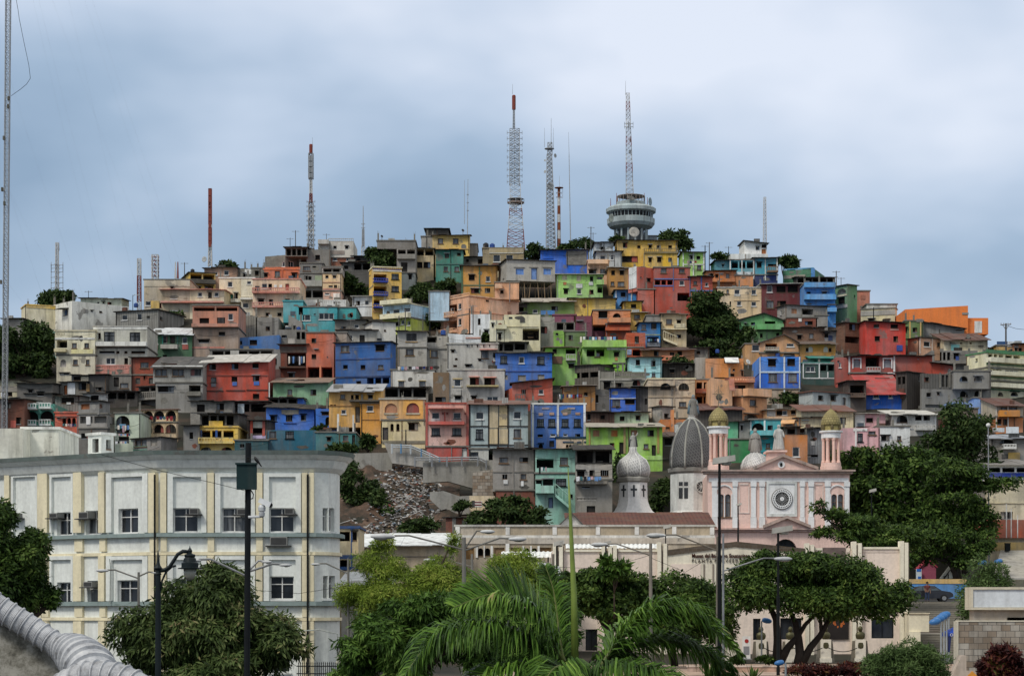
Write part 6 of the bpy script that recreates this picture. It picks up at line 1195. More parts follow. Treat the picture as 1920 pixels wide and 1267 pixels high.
def foreground():
    Y = 30.0; o = thing('tin_roof_corner', W3(60, 1300, Y), 'ribbed white metal roof ridge on a mouldy concrete wall', 'roof corner')
    m, nt, b = newmat('white_ribbed_metal'); b.inputs['Roughness'].default_value = .5; tc, v = coords(nt)
    c = ramp(nt, noisef(nt, v, 4, 8, .75), [(.33, (.2, .2, .2)), (.46, (.4, .41, .43)), (.62, (.56, .57, .58)), (.74, (.5, .47, .41)), (.85, (.26, .21, .16))]); nt.links.new(c, b.inputs['Base Color'])
    def rib(name, pts, rad, n, big, fine):
        K = [Vector(W3(*p)) for p in pts]; cv = []
        for i in range(len(K) - 1):
            p0, p1, p2, p3 = K[max(i - 1, 0)], K[i], K[i + 1], K[min(i + 2, len(K) - 1)]
            for q in range(n): t = q / n; cv.append(.5 * ((2 * p1) + (p2 - p0) * t + (2 * p0 - 5 * p1 + 4 * p2 - p3) * t * t + (3 * p1 - p0 - 3 * p2 + p3) * t ** 3))
        s = Y / F; N_ = len(cv); rr = []
        for i in range(N_):
            t = i / N_ * (len(rad) - 1); a = int(t); r = rad[a] + (rad[min(a + 1, len(rad) - 1)] - rad[a]) * (t - a); ph = (i % big)
            rr.append(r * s * (.93 if ph == 0 else 1.12 if ph < 4 else 1.0 + (.014 if i % 2 else -.014)))
        mb = MB(); mb.path(cv, rr, 32); mb.build(name, m, o, smooth=False)
    rib('ridge_cap', [(-60, 1098, 30), (0, 1140, 30), (60, 1178, 30), (116, 1216, 29.9)], [23, 23, 23, 22], 56, 14, 2)
    rib('ridge_elbow', [(112, 1212, 29.8), (140, 1226, 29.5), (166, 1252, 29.0), (182, 1292, 28.6), (188, 1340, 28.4)], [22, 36, 44, 46, 46], 36, 12, 2)
    rib('ridge_end', [(118, 1290, 28.2), (160, 1272, 28), (205, 1270, 27.9), (250, 1286, 27.8), (300, 1318, 27.7)], [26, 28, 28, 28, 28], 44, 16, 2)
    m2, nt, b = newmat('mouldy_concrete'); b.inputs['Roughness'].default_value = .95; tc, v = coords(nt)
    c = ramp(nt, noisef(nt, v, 3.2, 10, .75), [(.34, (.05, .047, .038)), (.46, (.2, .19, .155)), (.56, (.36, .345, .3)), (.75, (.5, .48, .42))]); nt.links.new(c, b.inputs['Base Color'])
    mb = MB(); P = [(-70, 1120), (112, 1236), (112, 1400), (-70, 1400)]; mb.hexa([W3(a, b_, 30.15) for a, b_ in P], [(W3(a, b_, 30.15)[0], 30.6, W3(a, b_, 30.15)[2]) for a, b_ in P]); mb.build('wall', m2, o)
    mb = MB(); P = [(112.3, 1232), (120, 1236), (120, 1400), (112.3, 1400)]; mb.hexa([W3(a, b_, 30.1) for a, b_ in P], [(W3(a, b_, 30.1)[0], 31.2, W3(a, b_, 30.1)[2]) for a, b_ in P]); mb.build('corner_strip', paint('b8b090'), o)
    mb = MB(); P = [(-70, 1112), (110, 1230), (110, 1238), (-70, 1122)]; mb.hexa([W3(a, b_, 30.02) for a, b_ in P], [(W3(a, b_, 30.02)[0], 30.2, W3(a, b_, 30.02)[2]) for a, b_ in P]); mb.build('flashing', paint('6a6e80'), o)
def clutter():
    m, nt, b_ = newmat('bank_soil'); b_.inputs['Roughness'].default_value = .95; tc, v = coords(nt)
    nt.links.new(ramp(nt, noisef(nt, v, .5, 8, .7), [(.36, (.012, .015, .008)), (.48, (.05, .034, .023)), (.6, (.11, .066, .043)), (.78, (.2, .155, .125))]), b_.inputs['Base Color'])
    mb = MB(); nx, ny = 50, 36
    for j in range(ny + 1):
        for i in range(nx + 1):
            x = 630 + 236 * i / nx; Yq = gY(1004 - 146 * j / ny); X = Xp(x, Yq); e = min(i, nx - i, j, ny - j); mb.v.append((X, Yq, terr(X, Yq) + (.25 + 1.1 * mnoise.fractal(Vector((X * .35, Yq * .35, 3)), 1, 2, 4) if e else -.6)))
    for j in range(ny):
        for i in range(nx): a = j * (nx + 1) + i; mb.f.append((a, a + 1, a + nx + 2, a + nx + 1)); mb.m.append(0)
    tag(mb.build('hill_slope', m, smooth=True), kind='structure')
    # rubbish on the slope
    g = random.Random(5); cols = [plain('rubbish_%d' % i, c, .8, var=.3) for i, c in enumerate([(.5, .49, .47), (.24, .23, .22), (.1, .095, .09), (.3, .08, .06), (.17, .22, .27), (.27, .19, .12), (.45, .2, .08), (.035, .033, .03)])]
    mb = MB()
    bank = lambda X, Yq: terr(X, Yq) + .25 + 1.1 * mnoise.fractal(Vector((X * .35, Yq * .35, 3)), 1, 2, 4)
    for k in range(3000):
        t = g.random(); y = 868 + 130 * t ** .9; xc = 765 - 40 * (t - .2); x = g.gauss(xc + 6, 22 + 34 * t)
        if not (640 < x < 832) or (x < 690 and y < 950): continue
        if t < .15 and g.random() < .6: continue
        Yq = gY(y); X = Xp(x, Yq); z = bank(X, Yq) + g.uniform(-.05, .16); a = g.uniform(0, 6.28); L = g.uniform(.04, .2) * (3 if g.random() < .06 else 1); w = g.uniform(.04, .14); h = g.uniform(.03, .12)
        u = Vector((math.cos(a), math.sin(a), g.uniform(-.5, .5))) * L; v = Vector((-math.sin(a), math.cos(a), g.uniform(-.4, .4))) * w; n = u.cross(v).normalized() * h; c = Vector((X, Yq, z))
        mb.hexa([c - u - v, c + u - v, c + u + v * g.uniform(.4, 1.2), c - u + v], [c - u * .8 - v + n, c + u - v * .8 + n, c + u * .9 + v + n, c - u + v * .7 + n], g.choices(range(8), [12, 6, 3, .8, 1.5, 3, .4, 3])[0])
    tag(mb.build('rubbish', cols), kind='stuff')
    # water tanks
    bt, kt = plain('tank_blue', (.03, .08, .3), .4, var=.15), plain('tank_black', (.02, .02, .024), .5)
    for lab, x, y, r, mt in (('blue water tank on the low brown hut by the mast', 33, 619, 4, bt), ('blue tank on the roof edge of the grey plank house', 255, 576, 4.2, bt), ('black round tank on the yellow dark roomed house', 361, 512, 4, kt), ('black tank on the khaki house roof', 911, 466, 5.5, kt), ('blue tank beside the black one on the khaki house', 923, 466, 5, bt), ('blue tank standing between beige and pale grey houses', 827, 686, 7, bt), ('blue tank on the white wall house by the utility poles', 831, 628, 5, bt), ('blue water tank on the cream shack with turquoise sheet', 1826, 640, 4.6, bt), ('dark blue tank on the vivid azure house roof', 1458, 670, 4.5, bt), ('small blue barrel in the yard above the orange house', 1345, 662, 4, bt), ('blue drum on the grey houses by the turquoise house', 560, 620, 4, bt), ('dark tank beside the narrow white house', 1232, 600, 3.5, kt)):
        Yq = gY(y) + 2.6 - (4 if y > 600 else 0); s = Yq / F; c = W3(x, y, Yq); o = thing('water_tank', c, lab, 'water tank', 'water tanks on the roofs'); h = r * 1.9 * s; rr = r * s
        mb = MB(); mb.lathe(c, [(rr * .9, 0), (rr, h * .08), (rr * .97, h * .4), (rr, h * .45), (rr * .95, h * .8), (rr * .55, h * .95)], 16); mb.build('drum', mt, o, smooth=False); mb = MB(); mb.lathe((c[0], c[1], c[2] + h * .952), [(rr * .5, 0), (rr * .5, h * .05), (rr * .1, h * .1)], 12); mb.build('lid', kt, o)
    # satellite dishes
    for lab, x, y, r in (('dish on the wall of the pale pink house roof', 846, 889 - 120, 4), ('second dish above the pink house', 857, 768, 4), ('white dish on the grey rough wall by the turquoise house', 539, 614, 4.5), ('dark dish on the egg yellow house roof', 868, 432, 3), ('white dish near the torn awning', 1403, 678, 5), ('dish on the ledge of the royal blue cobalt house', 948, 689, 4), ('tiny dish over the hut beside the big bushy tree', 716, 443, 2.6), ('dish on the aqua house ledge', 1184, 697, 3.4), ('another dish between concrete frame and aqua house', 1211, 698, 3.4)):
        Yq = gY(y) - 1.5; c = W3(x, y, Yq); o = thing('satellite_dish', c, lab, 'satellite dish', 'satellite dishes on the hillside houses'); dish(o, x, y, r, Yq, .6, paint('3a3c40') if 'white' not in lab else paint('d8dcdc'), 'reflector', .5); mb = MB(); mb.tube((c[0], c[1] + .1, c[2] - .9), (c[0], c[1] + .1, c[2]), .05); mb.build('stand', METAL, o)
    # tv aerials and poles
    for k, (lab, x, yb, yt) in enumerate((('aerial on the black canopied concrete house', 544, 466, 446), ('aerial with cross arms beside the first on the canopy', 554, 466, 432), ('thin pole on the tan parapet house', 346, 527, 492), ('aerial on the big white block house', 166, 562, 545), ('street light pole before the tan parapet house', 299, 580, 540), ('light pole rising from the cream terraced house', 148, 700, 656), ('light pole on the grey plank house roof', 249, 578, 553), ('pole beside the graffiti house', 612, 452, 438), ('utility pole beside the lime house with white posts', 1330, 512, 454), ('shorter pole beside the lime house with white posts', 1322, 500, 460), ('aerial on the green arched house', 1568, 560, 508), ('thin pole above the salmon skyline house', 1577, 540, 520), ('pole before the white house and peach apartments', 880, 640, 578), ('second pole before the small white house', 887, 640, 572), ('crossbar pole among the lime slotted house', 793, 625, 590), ('bare pole in the garden of the lime house', 806, 625, 585), ('pole before the cream slotted balconies', 748, 630, 592), ('pole beside the cream slotted balconies', 760, 630, 580), ('tall aerial of the pale grey canopied house', 865, 760, 731), ('pole in front of the turquoise house', 658, 640, 598), ('pole before the ochre house foot', 688, 815, 760), ('thin post on the cream house footing', 761, 835, 805), ('aerial over the worn white plank house', 1108, 470, 425), ('aerial near the round tower foot', 1112, 462, 436), ('thin mast on the white gabled ridge house', 1366, 480, 462), ('post before the mustard brown house', 1152, 530, 480), ('post over the cream four window house', 1349, 560, 510), ('pole standing before the vivid red house', 1638, 640, 576), ('pole before the timber faced house roof', 466, 740, 700), ('white lamp post above the dark trees', 1694, 830, 805))):
        Yq = gY(yb) - 1.2; o = thing('roof_pole', W3(x, yb, Yq), lab, 'pole', 'poles and aerials over the roofs'); mb = MB(); r = .06 if yb - yt < 30 else .09; c = W3(x, yb, Yq); mb.tube((c[0], c[1], c[2] - 2.5), W3(x, yt, Yq), r, r * .7, 6); mb.build('pole', plain('pole_grey', (.11, .105, .1), .8) if k % 3 else DMETAL, o)
        mb = MB(); c = Vector(W3(x, yt + 2, Yq))
        if 'light' in lab or 'lamp' in lab: mb.path([c, c + Vector((.35, -.1, .2)), c + Vector((.8, -.2, .12))], .04, 5); mb.box(c.x + .7, c.x + 1.1, c.y - .35, c.y - .1, c.z + .04, c.z + .16)
        else:
            mb.tube(c + Vector((-.6, 0, 0)), c + Vector((.6, 0, 0)), .035, n=4)
            for q in (-.4, 0, .4): mb.tube(c + Vector((q, -.25, .02)), c + Vector((q, .25, .02)), .025, n=4)
        mb.build('crossarm', METAL, o)
    Yq = 285; o = thing('power_pole', W3(1886, 650, Yq), 'forked wooden power pole against the sky', 'utility pole'); mb = MB(); c = W3(1886, 660, Yq); mb.tube((c[0], c[1], c[2] - 3), W3(1886, 606, Yq), .14, .11, 7); mb.build('pole', plain('pole_grey', (.11, .105, .1), .8), o)
    mb = MB(); mb.tube(W3(1876, 609, Yq), W3(1896, 607.5, Yq), .07); mb.tube(W3(1880, 609, Yq), W3(1886, 618, Yq), .05); mb.tube(W3(1892, 609, Yq), W3(1886, 618, Yq), .05)
    for x in (1877, 1882, 1890, 1895): mb.tube(W3(x, 609, Yq), W3(x, 605.5, Yq), .05)
    mb.build('crossarm', METAL, o)
    # washing lines
    cl = [paint(c, 'clean') for c in ('e4e4e8', '2c3c70', '8a2c34', '6a92c0', 'd8d0c4', '2a2a30', '4a7a80', 'c0a0a8')]
    for lab, x0, x1, y, n, h in (('row of white and blue clothes hung in the brown brick house', 540, 572, 667, 8, 17), ('washing hung along the ochre house balcony', 657, 712, 738, 10, 11), ('red white and blue washing before the cream arches', 268, 330, 779, 10, 11), ('long row of washing on the lime green terrace', 1087, 1160, 630, 13, 12), ('dark jeans drying across the ochre brown house', 1062, 1092, 738, 8, 10), ('white and blue clothes beside the ochre brown house', 1048, 1058, 738, 3, 15), ('washing on a ledge of the grey stucco house', 1080, 1128, 892, 7, 10), ('clothes in the tall arch of the pale green house', 220, 242, 796, 5, 14), ('pink garments over the mint house balcony', 1010, 1026, 874, 4, 14), ('clothes under the turquoise blue house porch', 1214, 1236, 634, 5, 7), ('wet clothes on the cream house roof by the blue house', 745, 812, 686, 10, 8), ('clothes in the loggia of the lime house with posts', 1288, 1306, 488, 4, 6), ('washing over the coral house arches', 117, 144, 793, 6, 7), ('clothes on the pole beneath the tall arch', 222, 244, 812, 6, 6), ('yellow blue washing on the lowest arch sill', 216, 242, 826, 6, 6)):
        Yq = gY({667: 714, 738: 800 if x0 < 800 else 774, 779: 816, 630: 682, 892: 968, 796: 840, 874: 958, 634: 654, 686: 728, 488: 518, 793: 806, 812: 840, 826: 840}[y]) - (1.15 if 'loggia' not in lab and 'brick' not in lab else .6); o = thing('washing_line', W3((x0 + x1) / 2, y + h, Yq), lab, 'washing line', 'washing lines on the hillside houses'); q = random.Random(x0)
        mb = MB(); mb.path([W3(x0 + (x1 - x0) * t / 6, y + 1.2 * 4 * (t / 6) * (1 - t / 6), Yq) for t in range(7)], .015, 4); mb.build('cord', DMETAL, o)
        for k in range(n):
            xa = x0 + (x1 - x0) * (k + .1) / n; wd = (x1 - x0) / n * q.uniform(.6, .95); hh = h * q.uniform(.5, 1); mb = MB(); Z0 = y + 1; cx = [xa, xa + wd * .25, xa + wd * .5, xa + wd * .75, xa + wd]
            top = [Vector(W3(a, Z0, Yq + .03 * q.uniform(-1, 1))) for a in cx]; bot = [Vector(W3(a, Z0 + hh * q.uniform(.85, 1.05), Yq + .09 * q.uniform(-1, 1))) for a in cx]
            for i in range(4): mb.quad(top[i], top[i + 1], bot[i + 1], bot[i])
            mb.build('garment', q.choice(cl), o)
    # overhead wires across the lower picture
    for lab, pts, Yq, r in (('thin cable sagging across the white office front', [(190, 852), (300, 882), (400, 905), (462, 920)], 74, .012), ('service wire between the concrete poles before the museum', [(1037, 1062), (1130, 1066), (1220, 1040)], 125, .014), ('service wire from the cobra pole to the tall concrete pole', [(1222, 1046), (1285, 1072), (1345, 1036)], 116, .014), ('wire strung along the office ground floor', [(470, 1105), (560, 1112), (650, 1098)], 90, .012), ('power lines crossing from the forked pole', [(1886, 610), (1905, 616), (1960, 622)], 285, .03)):
        o = thing('overhead_wire', W3(*pts[0], Yq), lab, 'wire'); mb = MB(); mb.path([W3(*p, Yq) for p in pts], r, 4); mb.build('cable', DMETAL, o)
def text(s, size, mat, parent, loc, ext=.02, rot=(R(90), 0, 0), name='lettering', bold=0.0, wd=None):
    cu = bpy.data.curves.new(name, 'FONT'); cu.body = s; cu.size = size; cu.extrude = ext; cu.offset = bold; cu.materials.append(mat)
    o = bpy.data.objects.new(name, cu); COL.objects.link(o); bpy.context.view_layer.update()
    me = bpy.data.meshes.new_from_object(o.evaluated_get(bpy.context.evaluated_depsgraph_get())); bpy.data.objects.remove(o)
    o = bpy.data.objects.new(name, me); COL.objects.link(o); o.rotation_euler = rot
    if wd: o.scale[0] = wd / max(v.co.x for v in me.vertices)
    if parent: o.parent = parent; p = parent.location; o.location = (loc[0] - p[0], loc[1] - p[1], loc[2] - p[2])
    else: o.location = loc
    return o
def museum():
    Y = 155.0; f = fp(Y); X = lambda x: Xp(x, Y); Z = lambda y: Zp(y, Y)
    root = thing('museum', (X(1375), Y, 0), 'low cream museum with a wide brown banded gable, tall fins and dark display windows', 'museum')
    be, cr, br, ln = paint('d0c2b6', 'clean', 1.3), paint('efe8d4', 'clean', 1.3), paint('64584a', 'tile'), paint('857a70', 'clean')
    fr = Face((X(1036), Y), (1, 0), (0, -1), X(1702) - X(1036)); H = []
    for x, y, w, h in ((1098, 1179, 22, 40), (1412, 1159, 14, 40), (1634, 1157, 42, 39), (1463, 1158, 40, 40), (1290, 1160, 26, 44)):
        r = fr.rect(x, y, w, h); H.append((*r, .3, False, None)); window(fr, r, 'D', root, .28)
    mb = MB(); wallgrid(mb, fr, -1, Z(1032), Z(1032), H); x0, x1 = X(1036), X(1702); D = 13
    mb.quad((x0, Y, -1), (x0, Y + D, -1), (x0, Y + D, Z(1032)), (x0, Y, Z(1032))); mb.quad((x1, Y, -1), (x1, Y + D, -1), (x1, Y + D, Z(1032)), (x1, Y, Z(1032))); mb.quad((x0, Y + D, -1), (x1, Y + D, -1), (x1, Y + D, Z(1032)), (x0, Y + D, Z(1032)))
    mb.quad((x0, Y, Z(1040)), (x1, Y, Z(1040)), (x1, Y + D, Z(1040)), (x0, Y + D, Z(1040))); mb.build('wall', be, root)
    for q in ((Y, 1060, 1030, 68, 4, .14, 1), (Y, 1156, 1030, 78, 4, .14, 1), (Y, 1612, 1025, 74, 4, .14, 1), (Y, 1522, 1027, 20, 4, .14, 1)): part('coping', cr, root, q)
    for q in ((Y, 1613, 1029, 72, 6, .04, 1.0), (Y, 1523, 1031, 20, 5, .04, 1), (Y, 1586, 1027, 8, 8, .04, 1)): part('wall_panel', be, root, q)
    # gable front
    gm = MB(); pts = [(1250, 1110), (1508, 1110), (1508, 1028), (1380, 1015), (1250, 1031)]
    for d0, d1 in ((.35, -.003),): gm.hexa([(X(a), Y - d0, Z(b)) for a, b in pts], [(X(a), Y - d1 - .0, Z(b)) for a, b in pts])
    gm.build('gable', cr, root)
    gm = MB()
    for (a, b), (c, d) in (((1250, 1031), (1380, 1015)), ((1380, 1015), (1508, 1028))):
        gm.hexa([(X(a), Y - .45, Z(b + 10)), (X(c), Y - .45, Z(d + 9)), (X(c), Y + .4, Z(d + 9)), (X(a), Y + .4, Z(b + 10))], [(X(a), Y - .45, Z(b)), (X(c), Y - .45, Z(d)), (X(c), Y + .4, Z(d)), (X(a), Y + .4, Z(b))])
    gm.build('gable_band', br, root)
    part('recess_panel', be, root, (Y, 1257, 1057, 56, 52, .4, -.36))
    for xs, y0 in (((1037, 1048), 1018), ((1128, 1140), 1020), ((1149,), 1022), ((1232, 1243), 1016), ((1509, 1518), 1018), ((1597, 1607), 1015), ((1686, 1694), 1014)):
        for k, x in enumerate(xs):
            part('fin', cr, root, (Y, x, y0 + 3 * k, 7, 1240 - y0 - 3 * k, .45, .5)); part('fin_line', ln, root, (Y, x + 7.2, y0 + 6, 2, 150, .3, -.005))
    for x in (1318, 1335): part('fin_line', ln, root, (Y, x, 1057, 2.4, 40, .42, -.36))
    part('plinth', paint('b8ada0'), root, (Y, 1036, 1236, 668, 8, .6, -.005))
    part('burnt_panel', plain('smoke_stained_panel', (.16, .12, .11), .8, var=.6, scale=1), root, (Y, 1543, 1026, 42, 26, .06, .5))
    lm = paint('4a2018', 'clean')
    sg = thing('museum_sign', (X(1296), Y - .4, Z(1044)), 'raised brown and white letters of the museum name on the gable', 'sign')
    text('Museo del Bombero Ecuatoriano', .42, lm, sg, (X(1296), Y - .42, Z(1045)), .04, bold=.004, wd=X(1405) - X(1296)); text('P L A N T A  P R O V E E D O R A', .34, paint('565048', 'clean'), sg, (X(1296), Y - .41, Z(1054)), .03, name='subtitle', wd=X(1405) - X(1296))
    pic = thing('display_picture', (X(1567), Y - .05, Z(1198)), 'dark poster with orange flames leaning on the museum wall', 'poster')
    part('sheet', plain('poster_dark', (.025, .02, .018), .4), pic, (Y, 1545, 1154, 46, 44, .12, -.01))
    for k in range(7):
        x, y = 1556 + rnd.uniform(0, 26), 1160 + rnd.uniform(0, 22); mb = MB(); c = W3(x, y, Y - .125); r = rnd.uniform(.05, .12)
        mb.poly([(c[0] + r * rnd.uniform(.6, 1.2) * math.cos(a), c[1] - .002 * k, c[2] + 1.6 * r * rnd.uniform(.6, 1.2) * math.sin(a)) for a in [2 * math.pi * q / 9 for q in range(9)]]); mb.build('flame_print', plain('print_orange', (.5, .13, .03), .5), pic)
    # busts on pedestals before the wall
    Yb = 150.0; sb = Yb / F; looks = ['bust on pedestal standing nearest the tall bare window of the museum', 'bust half hidden by the forked trunk, beside the flame poster', 'bust between the two dark leaning tree trunks', 'bust on pedestal just behind the blue lamp', 'bust in deep shade next to the upright white banner']
    for (x, y), lab in zip(((1613, 1198), (1548, 1198), (1482, 1199), (1427, 1199), (1370, 1200)), looks):
        b = thing('bust', (Xp(x, Yb), Yb, 0), 'bronze ' + lab, 'bust', 'bronze busts on white pedestals'); c = (Xp(x, Yb), Yb); z = Zp(y, Yb)
        mb = MB(); mb.box(c[0] - .36, c[0] + .36, Yb - .2, Yb + .3, .4, z); mb.box(c[0] - .42, c[0] + .42, Yb - .26, Yb + .34, -.3, .4); mb.build('pedestal', paint('d8d2c4', 'clean'), b)
        mb = MB(); mb.hexa([(c[0] - .66, Yb, -.2), (c[0] + .66, Yb, -.2), (c[0] + .66, Yb + .4, -.2), (c[0] - .66, Yb + .4, -.2)], [(c[0] - .5, Yb + .05, z - .1), (c[0] + .5, Yb + .05, z - .1), (c[0] + .5, Yb + .35, z - .1), (c[0] - .5, Yb + .35, z - .1)]); mb.build('side_slab', paint('7a7468'), b)
        mb = MB(); mb.lathe((c[0], Yb - .21, z - .65), [(.01, 0), (.18, .05), (.2, .25), (.15, .42), (.01, .44)], 12, sy=.12); mb.build('plaque', plain('bronze', (.1, .095, .05), .5, .6), b)
        mb = MB(); mb.lathe((c[0], Yb, z), [(.16, 0), (.3, .08), (.34, .3), (.3, .46), (.14, .54), (.1, .62)], 14, sy=.6); mb.ball((c[0], Yb - .02, z + .74), .17, 12, sz=1.25); mb.ball((c[0], Yb - .19, z + .72), .035, 6); mb.build('portrait', plain('bronze', (.1, .095, .05), .5, .6), b, smooth=True)
    bn = thing('banner', W3(1400, 1236, 149.0), 'upright white roll-up banner with a red emblem', 'banner'); Yq = 149.0
    part('sheet', paint('d8d8d6', 'clean'), bn, (Yq, 1392, 1192, 15, 42, .02, .02)); part('foot', METAL, bn, (Yq, 1390, 1234, 19, 2, .2, .2))
    mb = MB(); c = W3(1400, 1201, Yq - .03); mb.lathe((c[0], c[1], c[2] - .02), [(.02, 0), (.14, .0), (.14, .03), (.02, .03)], 14); mb.v = [(a, c[1] + (z - c[2]) * .5, c[2] + (b - c[1])) for a, b, z in mb.v]; mb.build('emblem', paint('a03030', 'clean'), bn); part('print', paint('8a8c92', 'clean'), bn, (Yq, 1394, 1211, 11, 16, .026, -.021))
    ch = thing('barrier_chain', (Xp(1580, 149.6), 149.6, 0.9), 'sagging rope chain strung between the pedestals', 'chain')
    for a, b in ((1433, 1476), (1488, 1542), (1554, 1607)):
        mb = MB(); mb.path([W3(a + (b - a) * t / 8, 1214 + 28 * (t / 8) * (1 - t / 8) , 149.6) for t in range(9)], .03, 5); mb.build('rope', DMETAL, ch)
def back_blocks():
    house('long beige hall with white parapet posts and paired arched windows', '854 987 1340 1064 b6a890 Y=172 d=9 rc=lgr', 'a 896 1027 10 16 909 1027 10 16 983 1027 10 14 997 1027 10 14;t:e0dfda 854 987 8 15 948 987 8 15 1036 987 8 15 1117 987 8 15 1190 987 8 15 1260 987 8 15 1331 987 8 15;t:dcdad2 854 1003 486 5;t:c2b8a8 854 1008 486 11;t:e4e4e0 892 1023 4 22 907 1023 2 22 920 1023 4 22 979 1023 4 22 994 1023 3 22 1008 1023 4 22;t:e4e4e0 948 1019 7 36;s:8c6e44 871 1026 18 22 926 1026 20 22 957 1026 20 16 1012 1026 22 16', 'hall', 'hall', None)
    house('long rust red tin roofed nave beside the church', '1068 987 1336 996 c8c0b4 Y=181 d=7 r=s25:66423a/rust', 'd 1080 989 8 5', 'hall', 'hall', None)
    house('dark gabled end of the rust roofed nave', '1048 986 1094 996 d0ccc4 Y=180.5 d=5 r=g:4a4440 gx=1072 gy=963', 'd 1064 978 4 7', 'annexe', 'annexe', None)
    house('low warehouse with a bright white metal roof', '662 1022 852 1070 b8a88e Y=165 r=s20:e8ecec', 't:8c8070 662 1042 190 2', 'warehouse', 'warehouse', None)
    house('blue trimmed beige block with open balconies behind the white offices', '632 990 672 1120 c4b490 Y=150 d=6 rc=2c5080', 'L 634 996 22 18;L 634 1049 22 20;t:2c5080 632 986 41 5 632 1040 40 7 632 1062 40 6 658 991 3 76;d 661 996 8 18;t:c8b48a 660 1016 12 24', 'office block', 'office_block', None)
    house('wide grey metal roofed shed behind the palm', '945 1090 1045 1130 a09a90 Y=148 r=s34:b8bec4', '', 'shed', 'shed', None)
    house('pale sheet roofed lean-to behind the feathery tree', '640 1096 730 1130 a8a49a Y=140 r=s22:c4c8ca', 'd 660 1102 20 12', 'shed', 'shed', None)
    # scalloped white canopies
    for lab, x0, x1, y, Yc, sag in (('scalloped white awning shading the arched hall', 940, 1040, 1034, 163.0, 12), ('ribbed white barrel canopy above the museum wall', 1060, 1236, 1020, 166.0, 9)):
        r = thing('canopy', W3((x0 + x1) / 2, y + 14, Yc), lab, 'canopy'); mb = MB(); n = int((x1 - x0) / 8)
        for k in range(n):
            a, b = x0 + (x1 - x0) * k / n, x0 + (x1 - x0) * (k + 1) / n; A = Xp(a, Yc); B = Xp(b, Yc)
            pr = [(-1.6, Zp(y + sag, Yc)), (-1.2, Zp(y + sag * .4, Yc)), (-.5, Zp(y + 1, Yc)), (.4, Zp(y, Yc))]
            for (d0, z0), (d1, z1) in zip(pr, pr[1:]):
                mid = (A + B) / 2
                mb.quad((A, Yc + d0, z0), (mid, Yc + d0 - .06, z0 + .05), (mid, Yc + d1 - .06, z1 + .07), (A, Yc + d1, z1)); mb.quad((mid, Yc + d0 - .06, z0 + .05), (B, Yc + d0, z0), (B, Yc + d1, z1), (mid, Yc + d1 - .06, z1 + .07))
        mb.build('sheet', paint('d8dad8', 'clean'), r)
        for k in range(4):
            xx = x0 + (x1 - x0) * (k + .5) / 4; mb = MB(); mb.tube((Xp(xx, Yc), Yc - 1.0, 2), (Xp(xx, Yc), Yc - 1.0, Zp(y + sag * .35, Yc)), .06); mb.build('post', METAL, r)
    # retaining walls and stairs of the landfill slope
    def wall(label, pts, Yw, th, mat, name='retaining_wall', cat='wall'):
        mb = MB(); mb.hexa([(Xp(a, Yw), Yw, Zp(b, Yw)) for a, b in pts], [(Xp(a, Yw), Yw + th, Zp(b, Yw)) for a, b in pts]); o = mb.build(name, mat, None, (Xp(pts[0][0], Yw), Yw, Zp(pts[0][1], Yw))); return tag(o, label, cat)
    cw = paint('98958c'); cw2 = paint('85827a', 'block')
    wall('tall stained concrete retaining wall below the pink house', [(793, 866), (926, 862), (926, 935), (886, 915), (840, 902), (793, 905)], 214, 1.5, cw)
    wall('grey concrete wall under the ochre house above the rubbish slope', [(648, 850), (735, 848), (735, 884), (690, 880), (648, 884)], 226.5, 1.5, cw)
    wall('sloping stair ramp wall between cream and pink houses', [(720, 830), (770, 836), (826, 862), (826, 880), (735, 868)], 225, 1.2, paint('a4a098'))
    wall('broken low concrete wall at the foot of the landfill', [(806, 922), (832, 920), (862, 930), (892, 928), (892, 962), (838, 966), (806, 936)], 206, 1.2, cw)
    wall('rough stone footing beside the bare concrete house', [(886, 885), (926, 880), (930, 950), (886, 928)], 211.5, 2.0, paint('5a544c', 'stone'))
    w = wall('cream wall painted with a striped flag mural', [(880, 929), (928, 929), (928, 958), (880, 958)], 204, .4, paint('d8c4a0'), 'mural_wall')
    for x, y, ww, h, c in ((884, 939, 20, 11, 'e0dcd4'), (886, 940, 17, 2.6, '7a2c30'), (887, 945, 16, 2.4, '7a2c30'), (884, 938, 6, 12, '2a2a34')):
        mb = MB(); slab(mb, 204, x, y, ww, h, .03 + .012 * (len(w.children)), -.002); mb.build('flag_paint', paint(c), w)
    house('little brick and grey tin hut at the foot of the rubbish slope', '836 970 886 1006 84503f/brick Y=199 c=848 a=60 r=k', 't:8e8c86 848 968 6 40 866 976 14 26', 'hut', 'hut', None)
    for lab, pts, Yr, mt in (('white and blue stepped handrail beside the ramp', [(735, 834), (752, 834), (770, 835), (790, 843), (806, 850), (824, 858)], 224.4, paint('b4bcc0')), ('grey pipe handrail along the retaining wall', [(778, 858), (810, 858), (838, 858), (866, 857), (896, 857), (912, 864)], 213.6, METAL)):
        r = thing('handrail', W3(pts[0][0], pts[0][1] + 8, Yr), lab, 'railing')
        for a, b in zip(pts, pts[1:]):
            for dy in (0, 4): mb = MB(); mb.tube(W3(a[0], a[1] + dy, Yr), W3(b[0], b[1] + dy, Yr), .07); mb.build('rail', mt, r)
        for k, a in enumerate(pts): mb = MB(); c = W3(*a, Yr); mb.tube((c[0], c[1], c[2] - .9), (c[0], c[1], c[2] + .1), .09); mb.build('post', paint('4a90c0') if k % 2 and 'white' in lab else mt, r)
